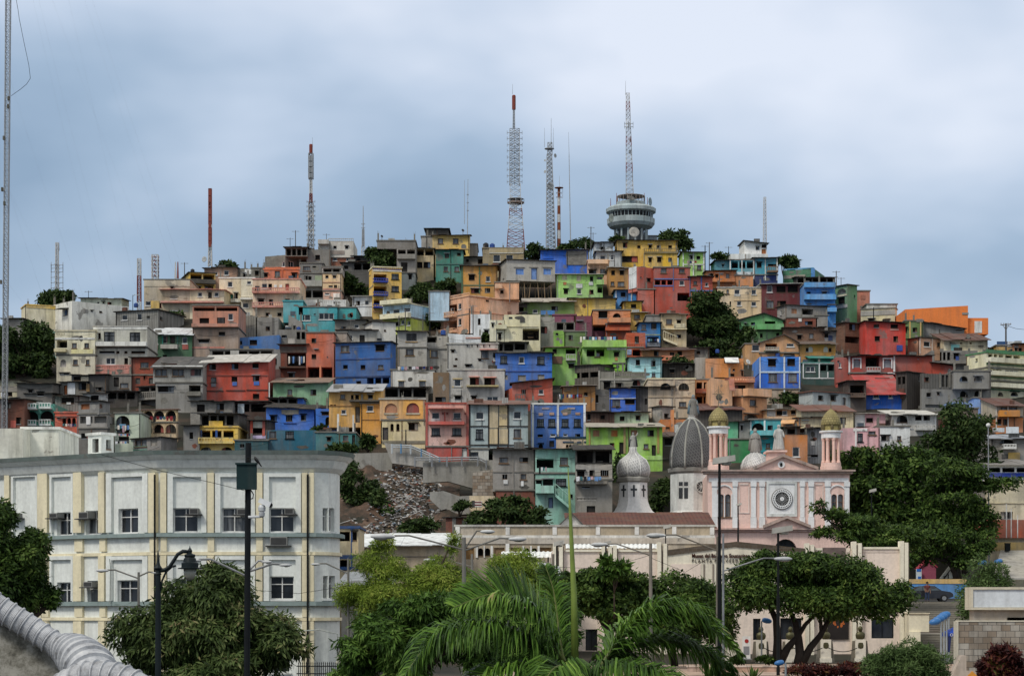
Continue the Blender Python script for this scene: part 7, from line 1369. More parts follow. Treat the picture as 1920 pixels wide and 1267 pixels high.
def lamp(label, pole, heads, Y, pr=.09, mat=None, headmat=None, name='street_lamp', hz=.2, group='street lamps'):
    """pole: (x, ytop, ybottom); heads: [(tipx, tipy, wpx, attach_y)]"""
    mat = mat or paint('7a7872'); hm = headmat or plain('lamp_shell', (.55, .56, .56), .5)
    x, y0, y1 = pole; X = Xp(x, Y); s = Y / F
    r = thing(name, (X, Y, terr(X, Y)), label, 'street lamp', group)
    mb = MB(); mb.tube((X, Y, min(terr(X, Y) - .1, Zp(y1, Y))), (X, Y, Zp(y0, Y)), pr * 1.15, pr * .85, 8); mb.build('pole', mat, r)
    for hx, hy, w, ay in heads:
        d = -1 if hx < x else 1; H = Vector(W3(hx, hy, Y)); A = Vector((X, Y, Zp(ay, Y))); L = abs(w) * s
        E = H - Vector((d * L * .5, 0, -.02))
        mb = MB(); mb.path([A, A.lerp(E, .45) + Vector((0, 0, .12 * (E.z - A.z) + .02)), A.lerp(E, .8) + Vector((0, 0, .18 * (E.z - A.z) + .05)), E + Vector((d * .1, 0, .03))], .04, 6); mb.build('arm', mat, r)
        mb = MB(); q = 10
        prof = [(0, .25), (.12, .7), (.45, 1), (.8, .9), (1, .3)]
        rings = [(E + Vector((d * L * t, 0, 0)), k) for t, k in prof]
        vs = []; wy, wz = L * .2, L * .13
        for c, k in rings: vs += [c + Vector((0, math.cos(2 * math.pi * j / q) * wy * k, math.sin(2 * math.pi * j / q) * wz * k)) for j in range(q)]
        mb.add(vs, [(i * q + j, i * q + (j + 1) % q, (i + 1) * q + (j + 1) % q, (i + 1) * q + j) for i in range(4) for j in range(q)] + [tuple(range(q)), tuple(range(4 * q, 5 * q))])
        hd = mb.build('lamp_head', hm, r, smooth=True)
        mb = MB(); mb.lathe(tuple(E + Vector((d * L * .58, 0, -wz * 1.25))), [(.02, 0), (L * .16, .03), (L * .21, wz * .7)], 12, sx=1.5); mb.build('lens', plain('lamp_lens', (.33, .33, .3), .25), hd)
    return r
def boxlamp(label, x, y0, y1, Y, w=34, h=10, pr=.07, d=1):
    s = Y / F; X = Xp(x, Y); r = thing('street_lamp', (X, Y, terr(X, Y)), label, 'street lamp', 'street lamps'); mt = DMETAL
    mb = MB(); mb.tube((X, Y, min(terr(X, Y) - .1, Zp(y1, Y))), (X, Y, Zp(y0 + (y1 - y0) * .45, Y)), pr * 1.25, pr * 1.2, 8); mb.tube((X, Y, Zp(y0 + (y1 - y0) * .45, Y)), (X, Y, Zp(y0, Y)), pr * .9, pr * .8, 8); mb.build('pole', mt, r)
    z = Zp(y0, Y); L = w * s; hh = h * s
    mb = MB(); mb.hexa([(X - L * .3 * d, Y - .25, z - hh * .2), (X + L * .7 * d, Y - .25, z + hh * .3), (X + L * .7 * d, Y + .25, z + hh * .3), (X - L * .3 * d, Y + .25, z - hh * .2)], [(X - L * .28 * d, Y - .22, z + hh * .7), (X + L * .68 * d, Y - .22, z + hh * 1.15), (X + L * .68 * d, Y + .22, z + hh * 1.15), (X - L * .28 * d, Y + .22, z + hh * .7)]); hd = mb.build('lamp_head', paint('a8a69e'), r)
    mb = MB(); mb.lathe((X + L * .3 * d, Y, z - hh * .35), [(.02, 0), (L * .2, .02), (L * .27, hh * .4)], 12); mb.build('lens', plain('lamp_lens', (.33, .33, .3), .25), hd)
def lamps():
    lamp('grey triple armed lamp in the middle of the treetops', (870, 1007, 1270), [(718, 1006, 46, 1030), (914, 997, 28, 1031), (970, 1011, 34, 1032)], 95, .1)
    lamp('grey cobra head lamp pointing away from the triple armed lamp', (885, 1038, 1250), [(806, 1050, 24, 1062)], 128, .09)
    lamp('cobra lamp with concrete pole before the museum trees', (1220, 1018, 1250), [(1124, 1021, 32, 1041)], 118, .1, paint('847c70'))
    lamp('cobra lamp on the tall concrete pole by the museum sign', (1347, 1006, 1255), [(1230, 1004, 36, 1033)], 112, .13, paint('7c7468'))
    lamp('silver armed lamp stretching over the round museum tree', (1356, 1000, 1255), [(1468, 1048, 34, 1070)], 111.2, .06, METAL)
    lamp('cobra lamp beside the white scalloped awning', (1037, 1038, 1240), [(952, 1043, 26, 1058)], 126, .1, paint('7c7468'))
    lamp('double headed lamp at the corner of the white office building', (653, 1046, 1250), [(592, 1058, 18, 1075), (690, 1058, 14, 1072)], 112, .07)
    lamp('little lamp with a name plate before the office windows', (260, 1072, 1260), [(192, 1070, 24, 1084), (288, 1074, 10, 1080)], 108, .07)
    boxlamp('tall black pole lamp with a slanted box head before the church', 1349, 868, 1255, 108, 42, 13, .085)
    boxlamp('black box head lamp rising from the round museum tree', 1459, 998, 1262, 122, 38, 12, .08)
    boxlamp('thin black lamp before the church facade', 1384, 947, 1040, 168, 9, 4, .06)
    boxlamp('pale box lamp standing among the dark trees', 1634, 922, 1040, 180, 12, 6, .06)
    boxlamp('floodlight post with white box beside the museum fin', 1044, 1022, 1200, 145, 20, 9, .07); boxlamp('floodlight post behind the cobra lamp', 1136, 1022, 1200, 147, 14, 8, .07); boxlamp('floodlight post near the ribbed canopy', 1248, 990, 1100, 158, 14, 7, .05)
    Y = 205.0; r = thing('street_lamp', (Xp(1853, Y), Y, terr(Xp(1853, Y), Y)), 'slim white ball lamp beside the dark trees', 'street lamp', 'street lamps'); mb = MB(); mb.tube((Xp(1855, Y), Y, 3), W3(1853, 800, Y), .08, .05, 6); mb.build('pole', METAL, r); mb = MB(); mb.ball(W3(1853, 797, Y), .22, 12); mb.build('globe', WHITEP, r, smooth=True)
    # tall dark pole with cabinet, camera and two lamps
    Y = 72.0; X = Xp(464, Y); s = Y / F
    r = thing('utility_pole', (X, Y, 0), 'tall dark pole carrying a green cabinet and a white security camera', 'utility pole')
    mb = MB(); mb.tube((X - .03, Y, -.2), (X + .03, Y, Zp(830, Y)), .105, .1, 10); mb.build('pole', plain('pole_dark', (.009, .011, .013), .55, 0, .15), r)
    mb = MB(); slab(mb, Y, 445.5, 872, 37, 46, .3, -.1); slab(mb, Y, 443.5, 868.5, 40, 3.2, .36, -.08); mb.build('cabinet', paint('20383a', 'clean'), r)
    mb = MB(); mb.path([W3(470, 918, Y - .1), W3(475, 926, Y - .15), W3(474, 934, Y - .1), W3(466, 936, Y)], .02, 5); mb.path([W3(461, 920, Y - .1), W3(460, 940, Y - .12), W3(466, 955, Y - .1)], .02, 5); mb.build('cable', DMETAL, r)
    for k in range(4): mb = MB(); mb.tube(W3(462.5, 858 + k * 2.6, Y - .12), W3(470, 858 + k * 2.6, Y - .12), .02); mb.build('clamp', DMETAL, r)
    cam = MB(); c = Vector(W3(490, 962, Y - .2)); wm = plain('camera_white', (.6, .62, .64), .4)
    cam.tube(W3(466, 969, Y - .1), W3(488, 968, Y - .2), .045, n=6); cam.lathe(W3(491, 970, Y - .2), [(.03, 0), (.09, .05), (.11, .16), (.07, .2), (.12, .22), (.13, .34), (.08, .44)], 12); cm_ = cam.build('camera_mount', wm, r, smooth=False)
    cb = MB(); a = Vector(W3(486, 937, Y - .15)); b = Vector(W3(507, 947, Y - .3)); d = (b - a); n = d.cross(Vector((0, 1, 0))).normalized() * .085; w = Vector((0, .1, 0))
    cb.hexa([a - n - w, b - n - w, b - n + w, a - n + w], [a + n - w, b + n * 1.25 - w, b + n * 1.25 + w, a + n + w]); cb.build('camera_housing', wm, cm_)
    cb = MB(); cb.tube(b - d * .02, b + d * .1, .075, n=10); cb.build('camera_lens', DMETAL, cm_)
    g = lamp('pair of grey cobra lamps beside the tall dark pole', (463, 1062, 1268), [(500, 1054, 20, 1073), (535, 1060, 24, 1058 + 14), (368, 1051, 20, 1080)], 74, .05, METAL)
    # bird on the cabinet: leaning body, long tail
    b = thing('bird', W3(481, 868.5, Y), 'black long tailed bird perched on the green cabinet', 'bird')
    mb = MB(); P = [W3(476.5, 855.5, Y), W3(478, 856.8, Y), W3(480, 860.5, Y), W3(483, 864.5, Y), W3(486, 868, Y), W3(490.5, 874.5, Y)]
    mb.path(P, [.004, .035, .06, .055, .03, .018], 10); mb.build('body', plain('black_feather', (.01, .01, .012), .4), b, smooth=True)
    for k in (0, 1): mb = MB(); mb.tube(W3(482 + k * 1.3, 864, Y - .03 + k * .06), W3(481.4 + k * 1.3, 868.4, Y - .03 + k * .06), .007); mb.build('leg', DMETAL, b)
    # ornate lamp
    Y = 46.0; s = Y / F; X = Xp(296.5, Y); gm = plain('lamp_green_black', (.01, .016, .018), .45, 0, .2)
    r = thing('ornate_street_lamp', (X, Y, 0), 'dark ornate lamp post with a curved bracket and a hanging lantern', 'street lamp')
    mb = MB(); mb.lathe((X, Y, -.1), [(.12, 0), (.12, .6), (.075, .8), (.058, Zp(1092, Y)), (.058, Zp(1075, Y) + .1)], 12); mb.lathe((X, Y, Zp(1088, Y)), [(.055, 0), (.055, .12), (.08, .14), (.05, .18), (.05, .22), (.09, .27), (.05, .33), (.03, .4), (.012, .62), (.002, .66)], 12); mb.build('post', gm, r, smooth=False)
    P = [(299, 1069), (309, 1068), (318, 1062), (326, 1050), (333, 1039), (343, 1033), (354, 1034)]
    mb = MB(); mb.path([W3(a, b, Y) for a, b in P], [.05, .045, .04, .04, .04, .045, .04], 8); mb.path([W3(a, b, Y) for a, b in ((300, 1108), (304, 1088), (311, 1072), (322, 1062), (330, 1060))], .024, 6); mb.build('bracket', gm, r, smooth=True)
    z = lambda y: Zp(y, Y); L = (Xp(356, Y), Y, z(1087))
    prof = [(1, 1087), (6, 1086), (11, 1078), (12.2, 1066)]
    mb = MB(); b0 = z(1087); mb.lathe(L, [(a * s, z(b) - b0) for a, b in prof], 16); ln = mb.build('lantern_glass', plain('frosted_glass', (.36, .36, .3), .3), r, smooth=True)
    mb = MB(); mb.lathe(L, [(a * s, z(b) - b0) for a, b in ((12, 1066.5), (22.5, 1066), (23, 1064.5), (16, 1063), (16, 1055), (13, 1053), (11.5, 1047), (9, 1044), (10.5, 1042), (10, 1039), (4, 1037), (4, 1034), (5, 1032), (3, 1029), (1, 1026), (.3, 1022))], 20); mb.build('lantern_cap', gm, r)
GREENS = dict(
 dark=[(.15, (.011, .024, .006)), (.42, (.034, .068, .014)), (.68, (.075, .13, .026)), (.95, (.18, .25, .06))],
 hill=[(.15, (.014, .026, .008)), (.42, (.03, .056, .016)), (.68, (.058, .095, .026)), (.95, (.11, .15, .05))],
 mango=[(.15, (.022, .036, .012)), (.4, (.05, .082, .024)), (.66, (.1, .145, .045)), (.84, (.17, .2, .075)), (.97, (.26, .21, .11))],
 bright=[(.15, (.022, .05, .01)), (.4, (.05, .105, .018)), (.66, (.1, .19, .034)), (.95, (.2, .3, .07))],
 feather=[(.15, (.08, .13, .016)), (.42, (.15, .225, .028)), (.68, (.25, .33, .05)), (.9, (.36, .4, .085)), (1, (.28, .22, .09))],
 red=[(.2, (.018, .008, .008)), (.5, (.05, .014, .014)), (.75, (.11, .028, .02)), (.88, (.13, .07, .02)), (1, (.07, .12, .03))],
 shrub=[(.15, (.03, .052, .016)), (.45, (.07, .12, .036)), (.8, (.13, .2, .065)), (1, (.22, .28, .12))])
BARK = plain('bark', (.05, .036, .026), .9, var=.5)
BARK2 = plain('dark_bark', (.022, .017, .014), .9, var=.5)
def leaves(name, centers, radii, n, ll, lw, mat, parent, org, rs, droop=.3, shell=.45, up=.35):
    """many small two-sided leaf faces spread through ellipsoidal clumps"""
    g = np.random.default_rng(rs); C = np.array(centers); Rr = np.array(radii)
    wts = (Rr[:, 0] * Rr[:, 2]); wts = wts / wts.sum(); idx = g.choice(len(C), n, p=wts)
    d = g.normal(size=(n, 3)); d /= np.linalg.norm(d, axis=1)[:, None]
    flip = (d[:, 2] < 0) & (g.random(n) < up); d[flip, 2] *= -1
    rad = 1 - shell * g.random(n) ** 1.6 + g.normal(0, .06, n) + (g.random(n) < .2) * g.random(n) * .4
    P = C[idx] + d * Rr[idx] * rad[:, None]
    nr = d * .75 + g.normal(0, .42, (n, 3)); nr[:, 2] += .45; nr /= np.linalg.norm(nr, axis=1)[:, None]
    ax = d * .5 + g.normal(0, .8, (n, 3)); ax[:, 2] -= droop; ax -= nr * (ax * nr).sum(1)[:, None] * .8; ax /= np.linalg.norm(ax, axis=1)[:, None]
    t = np.cross(nr, ax); t /= (np.linalg.norm(t, axis=1)[:, None] + 1e-6)
    L = ll * (0.6 + .8 * g.random(n))[:, None]; Wd = lw * (0.6 + .8 * g.random(n))[:, None]
    V = np.empty((n, 4, 3)); V[:, 0] = P; V[:, 1] = P + ax * L * .5 + t * Wd * .5; V[:, 2] = P + ax * L; V[:, 3] = P + ax * L * .5 - t * Wd * .5
    V = V.reshape(-1, 3) - np.array(org)
    me = bpy.data.meshes.new(name); me.vertices.add(4 * n); me.vertices.foreach_set('co', V.astype(np.float32).ravel()); me.loops.add(4 * n); me.loops.foreach_set('vertex_index', np.arange(4 * n, dtype=np.int32))
    me.polygons.add(n); me.polygons.foreach_set('loop_start', np.arange(0, 4 * n, 4, dtype=np.int32)); me.polygons.foreach_set('loop_total', np.full(n, 4, dtype=np.int32)); me.update(); me.validate()
    me.materials.append(mat); o = bpy.data.objects.new(name, me); COL.objects.link(o); o.parent = parent; return o
TN = 0
def tree(label, ells, Y, kind='dark', n=3000, leaf=(.5, .28), base=None, trunk=.2, name='tree', group=None, droop=.3, sub=9, bark=None, limbs=True, flat=.8, crown='crown', dyr=1.0, cat='tree', sr=(.28, .5)):
    """ells: photo ellipses (x,y,rx,ry[,dY]) of the crown; base: photo (x,y) of the trunk foot or None"""
    global TN; TN += 1; g = random.Random(TN * 13 + 5)
    cs, rs = [], []; mains = []
    for e in ells:
        x, y, rx, ry = e[:4]; Ye = Y + (e[4] if len(e) > 4 else 0); s = Ye / F
        c = Vector(W3(x, y, Ye)); rX, rZ = rx * s, ry * s; rY = (rX + rZ) / 2 * dyr; mains.append((c, rX, rY, rZ))
        for k in range(sub):
            d = Vector((g.gauss(0, 1), g.gauss(0, 1), g.gauss(0, 1))).normalized(); q = g.uniform(.5, .92)
            rr = g.uniform(*sr)
            cs.append((c.x + d.x * rX * q, c.y + d.y * rY * q, c.z + d.z * rZ * q)); rs.append((rX * rr * 1.1, rY * rr * 1.1, rZ * rr * flat * 1.2))
    e0 = mains[0][0]
    if base: bx, bz = Xp(base[0], Y), Zp(base[1], Y)
    else: bx = e0.x; bz = terr(e0.x, e0.y) - .2
    root = thing(name, (bx, Y, bz), label, cat, group)
    m = leafmat('leaf_' + kind, GREENS[kind])
    leaves(crown, cs, rs, n, leaf[0], leaf[1], m, root, root.location, TN + 100, droop)
    if trunk:
        mb = MB(); fork = Vector((bx + (e0.x - bx) * .35, Y, bz + (e0.z - bz) * .42)); mb.path([(bx, Y, bz - .3), (bx + (fork.x - bx) * .3, Y, bz + (fork.z - bz) * .5), fork], [trunk * 1.3, trunk, trunk * .8], 8)
        if limbs:
            for c in g.sample(cs, min(len(cs), 7)):
                c = Vector(c); md = fork.lerp(c, .5) + Vector((g.uniform(-.1, .1), 0, .12)) * (c - fork).length * .5; mb.path([fork, md, c], [trunk * .6, trunk * .4, trunk * .12], 6)
        mb.build('trunk', bark or BARK, root, smooth=True)
    return root
def hill_trees():
    T = [('big dark bushy tree between grey houses on the skyline', [(718, 482, 26, 20), (735, 494, 14, 12), (700, 472, 10, 10)], 322, 2600),
     ('round green bush below the sea green house', [(792, 545, 20, 15), (778, 552, 8, 8)], 316, 1000), ('green bush beside the mustard house', [(834, 537, 18, 14)], 318, 1000),
     ('bush growing from the gap beside the grey plank house', [(325, 600, 18, 15)], 303, 900), ('low tree peeping over the brown stucco house', [(427, 496, 18, 8)], 336, 700),
     ('dome shaped tree behind the big white block house', [(104, 560, 32, 14), (92, 566, 22, 10), (120, 556, 18, 9)], 312, 1900),
     ('sprawling dark tree mass beside the lattice mast', [(45, 660, 55, 45), (20, 690, 40, 30), (70, 625, 28, 24), (85, 690, 20, 26), (10, 640, 25, 25)], 276, 8000),
     ('green tree crown beside the blue painted shack', [(1003, 472, 24, 13), (990, 478, 12, 8)], 338, 1200), ('low spreading tree behind the blue painted shack', [(1085, 461, 28, 11), (1098, 456, 14, 9), (1062, 466, 14, 8)], 343, 1200),
     ('dark round tree between the yellow house and the lime house', [(1262, 452, 30, 20), (1278, 462, 18, 17), (1248, 446, 16, 13)], 343, 2200), ('tiny scrub on the shoulder of the round tower', [(1160, 449, 14, 7)], 345, 400),
     ('light shrub over the turquoise porch', [(1352, 481, 15, 7)], 338, 400), ('leaning tree beside the turquoise house', [(1474, 488, 16, 12), (1484, 494, 11, 9)], 334, 1100),
     ('large dark tree in the middle of the hillside', [(1338, 592, 48, 36), (1332, 566, 30, 20), (1368, 618, 36, 28), (1312, 612, 26, 22), (1398, 632, 20, 20), (1345, 655, 40, 18)], 292, 8500),
     ('smaller dark tree above the beige arch house', [(1284, 690, 28, 22), (1300, 704, 20, 14), (1262, 700, 18, 12)], 274, 2400), ('dark shrubs under the green gabled house', [(1350, 652, 34, 14), (1400, 640, 18, 14), (1310, 664, 28, 14), (1372, 664, 34, 10)], 287, 2600), ('dark shrubs on the steep ground beside the slim yellow house', [(658, 536, 22, 14), (676, 548, 20, 10), (648, 522, 14, 10)], 318, 1300), ('brambles below the verandah house on the steep ground', [(768, 560, 18, 10), (810, 556, 16, 9)], 314, 900),
     ('bush between brick house and white pilastered house', [(1588, 648, 20, 12)], 291, 800), ('shrubbery below the vivid azure house', [(1470, 748, 34, 11), (1500, 756, 16, 8), (1445, 750, 12, 8)], 262, 1500),
     ('small round tree before the dark teal house', [(598, 818, 16, 18)], 240.2, 1100), ('lime tinted bush beside the peach apartment house', [(848, 580, 10, 18), (838, 598, 8, 8)], 305, 700), ('scrub growing on the terrace by lime slotted house', [(806, 604, 14, 9)], 300, 500),
     ('thin shrub beside the ochre house foot', [(690, 826, 9, 14)], 233, 350), ('weedy bush at the foot of the teal house', [(640, 842, 26, 7)], 233, 500), ('bushes hiding the rooftop of the palm shack', [(912, 638, 12, 8)], 291, 350)]
    for lab, e, Y, n in T: tree(lab, e, Y, 'hill', int(n * 1.5), (.58, .32), None, .2, 'hillside_tree', 'trees growing between the hillside houses', sub=8)
    B = [('dark thicket on the brown slope beside the white offices', [(660, 905, 24, 28), (676, 948, 28, 26), (655, 880, 18, 14), (700, 975, 28, 18), (690, 905, 18, 20), (648, 965, 20, 24)], 209, 4600), ('scrub patch in the middle of the rubbish slope', [(716, 935, 18, 22), (730, 970, 20, 18)], 206, 1500), ('green scrub at the foot of the rubbish slope', [(800, 985, 26, 12), (770, 988, 24, 10)], 197, 1200),
         ('olive bushes under the mural wall', [(930, 965, 40, 22), (970, 958, 26, 24), (900, 972, 26, 14), (1010, 970, 30, 18), (960, 940, 16, 12)], 196, 5000), ('creeper covered bush beside the small white dome', [(1150, 905, 18, 30), (1140, 935, 22, 20), (1165, 870, 12, 18)], 222, 1800), ('dark tree between the two church domes', [(1238, 930, 24, 32), (1245, 905, 14, 14)], 217, 1900), ('scrub beside the brick hut on the slope', [(862, 945, 18, 10)], 203, 500)]
    for lab, e, Y, n in B: tree(lab, e, Y, 'hill', n, (.42, .22), None, .12, 'slope_bush', 'bushes on the lower slope', cat='bush', sub=8)
def right_trees():
    tree('broad dense green tree behind the church and museum', [(1640, 905, 68, 62), (1600, 870, 40, 36), (1690, 870, 60, 42), (1620, 970, 60, 40), (1700, 950, 60, 50)], 206, 'dark', 26000, (.5, .24), (1650, 1105), .35, sub=16, group='big dark trees')
    tree('tall dark tree under the sky blue parapet wall', [(1800, 815, 52, 50), (1830, 860, 44, 36), (1760, 860, 40, 40)], 222, 'hill', 12000, (.5, .24), (1800, 1020), .3, sub=14, group='big dark trees')
    tree('flat topped dark tree reaching over the cream blank wall', [(1770, 930, 70, 34), (1840, 905, 50, 20), (1790, 890, 50, 26), (1880, 905, 36, 12), (1740, 990, 50, 40), (1800, 960, 56, 36), (1830, 985, 40, 30)], 203, 'dark', 20000, (.42, .18), (1811, 1075), .3, limbs=False, sub=14, flat=.55, group='big dark trees', bark=BARK2)
    tree('feathery branched tree in front of the church corner', [(1600, 985, 60, 28), (1640, 1010, 70, 30), (1560, 960, 34, 12), (1700, 1010, 50, 30), (1545, 1000, 24, 12), (1535, 945, 20, 6)], 178, 'dark', 9500, (.4, .14), (1640, 1110), .22, sub=11, flat=.5, group='big dark trees', bark=BARK2)
    tree('round dark tree above the pink toy house', [(1750, 1010, 44, 32), (1800, 1035, 48, 28), (1720, 1040, 30, 24), (1840, 1010, 30, 20)], 194.5, 'dark', 10000, (.36, .16), (1794, 1084), .25, sub=12, group='big dark trees', bark=BARK2)
    tree('airy willow like shrub tree beside the white sign box', [(1838, 1105, 36, 48), (1815, 1130, 26, 34), (1865, 1085, 26, 30)], 150, 'shrub', 7000, (.34, .07), (1845, 1215), .12, sub=12, group='park shrubs')
def museum_trees():
    Y = 140
    r = tree('round spreading tree on two forked trunks before the museum', [(1450, 1098, 82, 56), (1545, 1105, 96, 56), (1630, 1112, 68, 46), (1410, 1102, 42, 46), (1500, 1065, 70, 26), (1600, 1080, 60, 30), (1440, 1045, 26, 14), (1530, 1045, 30, 12), (1575, 1130, 70, 28), (1680, 1108, 26, 24)], Y, 'dark', 52000, (.3, .13), (1505, 1240), 0, sub=15, bark=BARK2, group='park trees')
    mb = MB()
    def P(*q): return [W3(a, b, Y) for a, b in q]
    mb.path(P((1497, 1245), (1500, 1225), (1497, 1195), (1492, 1170), (1482, 1145)), [.36, .3, .26, .2, .14], 9); mb.path(P((1504, 1242), (1520, 1212), (1537, 1192), (1552, 1165), (1565, 1135)), [.3, .24, .2, .16, .1], 9); mb.path(P((1462, 1240), (1478, 1212), (1496, 1192), (1510, 1170), (1530, 1150)), [.34, .24, .18, .14, .1], 9); mb.path(P((1457, 1242), (1458, 1200), (1455, 1160), (1440, 1130)), [.34, .27, .22, .14], 9); mb.path(P((1540, 1185), (1538, 1160), (1545, 1135)), [.15, .12, .08], 7)
    mb.build('trunk', BARK2, r, smooth=True)
    r = tree('dark leafy tree with a leaning trunk beside the palm', [(1095, 1105, 56, 36), (1150, 1098, 50, 32), (1070, 1092, 36, 26), (1140, 1130, 56, 34)], 136, 'dark', 20000, (.32, .16), (1150, 1215), 0, sub=14, bark=BARK2, group='park trees')
    Y = 136; mb = MB(); mb.path(P((1152, 1225), (1146, 1195), (1128, 1160), (1112, 1135)), [.3, .24, .2, .12], 8); mb.path(P((1144, 1190), (1142, 1160), (1150, 1130)), [.2, .16, .1], 8); mb.build('trunk', BARK2, r, smooth=True)
    tree('wide green tree filling the gap before the museum gable', [(1230, 1124, 74, 44), (1290, 1118, 66, 44), (1195, 1155, 56, 40), (1330, 1135, 60, 48), (1265, 1170, 76, 40), (1350, 1170, 40, 36)], 138, 'dark', 34000, (.32, .13), (1265, 1240), .2, sub=14, bark=BARK2, group='park trees')
    tree('young palmate leaved sapling before the museum wall', [(1150, 1062, 22, 7), (1135, 1052, 10, 6), (1168, 1060, 12, 7), (1140, 1075, 20, 6)], 134, 'bright', 900, (.5, .16), (1152, 1150), .05, sub=6, flat=.5, group='park trees')
    tree('yellow green feathery tree behind the triple armed lamp', [(760, 1120, 80, 55), (700, 1140, 55, 55), (830, 1090, 60, 45), (720, 1065, 50, 36), (935, 1095, 70, 46), (975, 1075, 56, 40), (1020, 1100, 40, 40), (870, 1130, 70, 40), (655, 1110, 32, 26), (720, 1020, 22, 16), (850, 1020, 12, 22)], 112, 'feather', 90000, (.24, .04), (790, 1260), .22, sub=16, group='park trees', sr=(.26, .48))
def near_trees():
    tree('big drooping mango tree before the white office building', [(390, 1165, 110, 82), (310, 1190, 84, 68), (470, 1190, 84, 62), (400, 1105, 66, 50), (520, 1205, 56, 40), (275, 1215, 54, 56), (390, 1245, 150, 60), (415, 1068, 28, 16)], 88, 'mango', 52000, (.34, .085), (390, 1330), .3, sub=20, droop=.9, group='mango trees', sr=(.22, .4))
    tree('glossy green mango tree behind the palm', [(760, 1190, 90, 70), (700, 1215, 66, 56), (840, 1160, 80, 50), (880, 1200, 70, 60), (790, 1140, 60, 36), (720, 1265, 80, 50)], 84, 'bright', 46000, (.34, .08), (790, 1330), .3, sub=18, droop=.9, group='mango trees', sr=(.22, .4))
    tree('dark leafy tree cut off by the picture edge', [(20, 1075, 62, 72), (55, 1040, 42, 50), (-20, 1020, 60, 70), (60, 1110, 36, 34), (95, 1120, 16, 20), (5, 965, 20, 22), (-10, 1130, 80, 40)], 78, 'dark', 34000, (.2, .085), (-20, 1330), .3, sub=15, droop=.4)
    tree('wispy green shrub in front of the stairs', [(1700, 1250, 64, 42), (1660, 1262, 46, 34), (1745, 1262, 40, 30), (1720, 1228, 36, 26)], 108, 'shrub', 17000, (.26, .05), (1705, 1300), .08, 'shrub', 'park shrubs', sub=14, cat='shrub', droop=-.3)
    tree('dark red leaved croton bush before the stone wall', [(1876, 1238, 34, 30), (1895, 1258, 30, 26), (1860, 1258, 24, 24)], 104, 'red', 6000, (.3, .11), (1878, 1300), .06, 'shrub', 'park shrubs', sub=12, cat='shrub', droop=-.2)
    tree('low hedge of reddish plants along the plaza edge', [(1540, 1258, 60, 10), (1590, 1256, 44, 11), (1500, 1262, 30, 9)], 118, 'red', 3600, (.24, .1), (1545, 1275), 0, 'shrub', 'park shrubs', sub=12, cat='shrub', droop=-.3)
    tree('small dark clipped bush at the foot of the blue lamp', [(1435, 1238, 18, 8)], 140, 'dark', 900, (.2, .1), (1435, 1246), 0, 'shrub', 'park shrubs', sub=7, cat='shrub')
    tree('small dark clipped bush beside the white banner', [(1385, 1236, 18, 7)], 141, 'dark', 900, (.2, .1), (1385, 1244), 0, 'shrub', 'park shrubs', sub=7, cat='shrub')
    for lab, x, y, r in (('spiky dark agave plant near the palm foot', 1330, 1262, 46), ('spiky agave plant by the pink plaza floor', 1410, 1268, 34)):
        Y = 96; o = thing('agave', W3(x, y + 14, Y), lab, 'plant'); m = leafmat('leaf_dark', GREENS['dark'])
        for k in range(26):
            a = rnd.uniform(0, 6.28); e = rnd.uniform(.5, 1.4); L = r * Y / F * rnd.uniform(.8, 1.25); c = Vector(W3(x, y + 10, Y)); d = Vector((math.cos(a) * math.cos(e), math.sin(a) * math.cos(e), math.sin(e))); sd = d.cross(Vector((0, 0, 1))).normalized() * .06
            mb = MB(); mb.add([c - sd, c + sd, c + d * L * .6 + sd * .9, c + d * L, c + d * L * .6 - sd * .9], [(0, 1, 2, 3, 4)]); mb.build('leaf', m, o)
